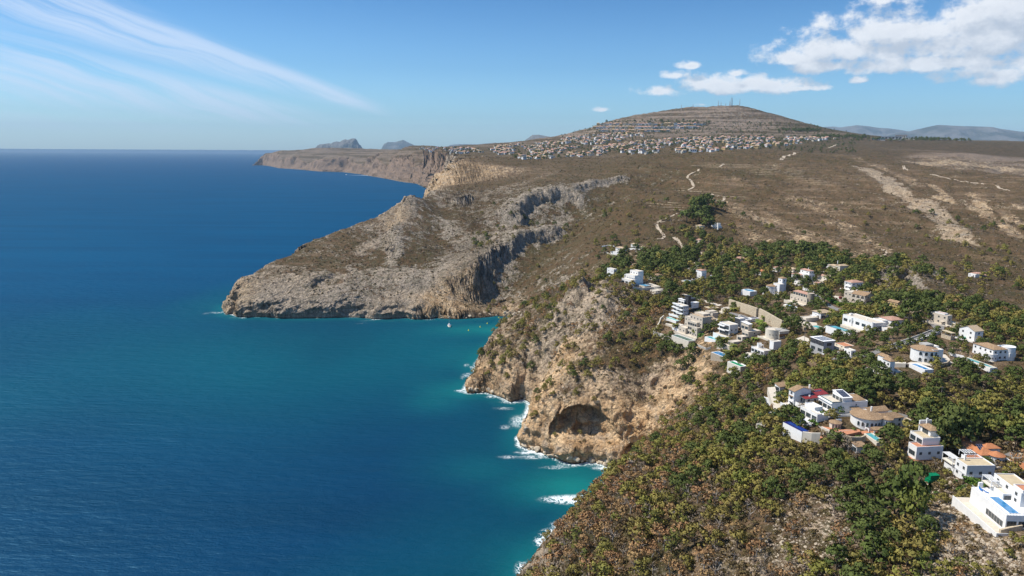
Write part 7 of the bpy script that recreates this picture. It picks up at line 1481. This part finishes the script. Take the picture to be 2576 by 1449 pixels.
for (z, x, y, s, kd, lb, st) in [('2',1140,770,5.2,'dark','big umbrella pine standing alone over the lane in the upper village',1.15), ('5',510,470,4.2,'dark','tall dark pine right of the three-tier villa',1.5), ('5',620,400,6.0,'dark','broad dark pine between the three-tier villa and the orange roofs',1.3), ('5',740,330,5.5,'dark','dark pine just left above the orange roofs',1.2), ('3',430,400,5.5,'dark','large pine casting a deep shadow beside the lane end, left',1.3), ('3',700,330,5.0,'dark','large pine casting a deep shadow beside the lane end, right',1.3), ('1',250,1130,4.5,'dark','left dark pine below the green lap pool',1), ('1',480,1150,5.0,'dark','middle dark pine below the green lap pool',1), ('1',760,1180,4.8,'dark','right dark pine below the green lap pool',1), ('2',560,1290,5.0,'dark','round dark pine right of the stone wall end',1.2),
                             ('1',1960,330,4.2,'dark','dark pine above the gap of the stone wall',1.1), ('2',330,960,4.2,'dark','dark pine above the right stretch of the stone wall',1), ('A',430,270,6.5,'dark','leftmost dark pine of the point',1.4), ('5',130,1200,5.0,'dark','tall dense pine at the left of the rubble slope',1.5), ('5',200,1330,4.5,'green','bushy pine in front of the tall dense one by the rubble slope',1.4)]:
    u, v = zpix(z, x, y); p, n = hit(u, v); place_tree(p.x, p.y, p.z, s, kd, x*.01, (x % 89)/89, lb, st)
# ------------------------------------------------------------------ boulders and rubble
def rock_mesh(seed):
    bm = bmesh.new(); bmesh.ops.create_icosphere(bm, subdivisions=2, radius=1); r = random.Random(seed); pl = [(Vector((r.gauss(0,1), r.gauss(0,1), r.gauss(0,1))).normalized(), r.uniform(.45, .8)) for _ in range(9)]
    for v in bm.verts:
        for n, d in pl:
            e = v.co.dot(n)-d
            if e > 0: v.co -= n*e
        v.co.z *= .75
    me = bpy.data.meshes.new('rock'); bm.to_mesh(me); bm.free(); me.materials.append(ROCKM); return me
ROCKM = plain('limestone', (.46,.38,.28), var=.25, scale=1.5, rough=.95, bumpd=.2)
RK = [rock_mesh(i) for i in range(5)]
def boulders():
    r = random.Random(8); names = ['the great sea cave', 'the cove below the spur', 'the rock arch promontory', 'the bay caves of the headland', 'the foot of the headland']
    for key, L, n, s0, s1 in [(0, [(1320,1128),(1400,1150),(1520,1165),(1590,1172)], 46, 1.0, 3.6), (0, [(1330,1060),(1318,1100)], 10, .8, 2.2), (2, [(1180,985),(1225,985),(1280,1005),(1330,1005)], 22, .8, 2.4), (3, [(1270,792),(1310,795),(1340,795)], 22, 1.2, 3.4), (4, [(1060,803),(1150,801),(1250,793)], 20, 1.2, 3.0), (1, [(1600,1185),(1560,1215),(1500,1262)], 8, .8, 2.2)]:
        for i in range(n):
            t = r.random()*(len(L)-1); k = int(t); u = L[k][0]+(L[k+1][0]-L[k][0])*(t-k) + r.uniform(-6, 6); v = L[k][1]+(L[k+1][1]-L[k][1])*(t-k) + r.uniform(-9, 3); p, nn = hit(u, v); s = s0 + (s1-s0)*r.random()**2.2
            if p.z < -1: p.z = 0
            o = bpy.data.objects.new('boulder', r.choice(RK)); COL.objects.link(o); o.location = (p.x, p.y, max(0.1, p.z)+s*.2); o.scale = (s, s*r.uniform(.7, 1.1), s*r.uniform(.6, 1)); o.rotation_euler = (r.uniform(-.4,.4), r.uniform(-.4,.4), r.uniform(0, 6.28))
            w = 'large' if s > (s0+s1)/2 else 'small'; tag(o, f'{w} pale boulder on the shore at {names[key]}', 'boulder', f'{w} boulders on the shore at {names[key]}')
    pts = []; q = np.random.default_rng(3)
    for (u0, u1, v0, v1, n, s) in [(2320,2480,1190,1449,2600,.34), (1950,2150,1230,1449,1700,.30), (2440,2576,1100,1200,260,.4), (2380,2576,1340,1449,1300,.32), (1750,1950,1330,1449,500,.28), (2040,2140,1170,1240,300,.3), (1310,1420,1330,1449,300,.32), (1560,1700,1060,1160,160,.4), (1380,1480,880,1010,150,.5), (2380,2450,860,930,140,.35)]:
        for _ in range(n):
            p, nn = hit(q.uniform(u0, u1), q.uniform(v0, v1))
            if p.z > 2 and p.y < 600: pts.append((p.x, p.y, p.z, s*(.35+1.6*q.random()**4), q.uniform(0, 6.28), q.integers(0, 5)))
    gn_scatter('rubble', pts, RK, None)
boulders()
print('all', round(time.time()-T0, 1), len(bpy.data.objects))
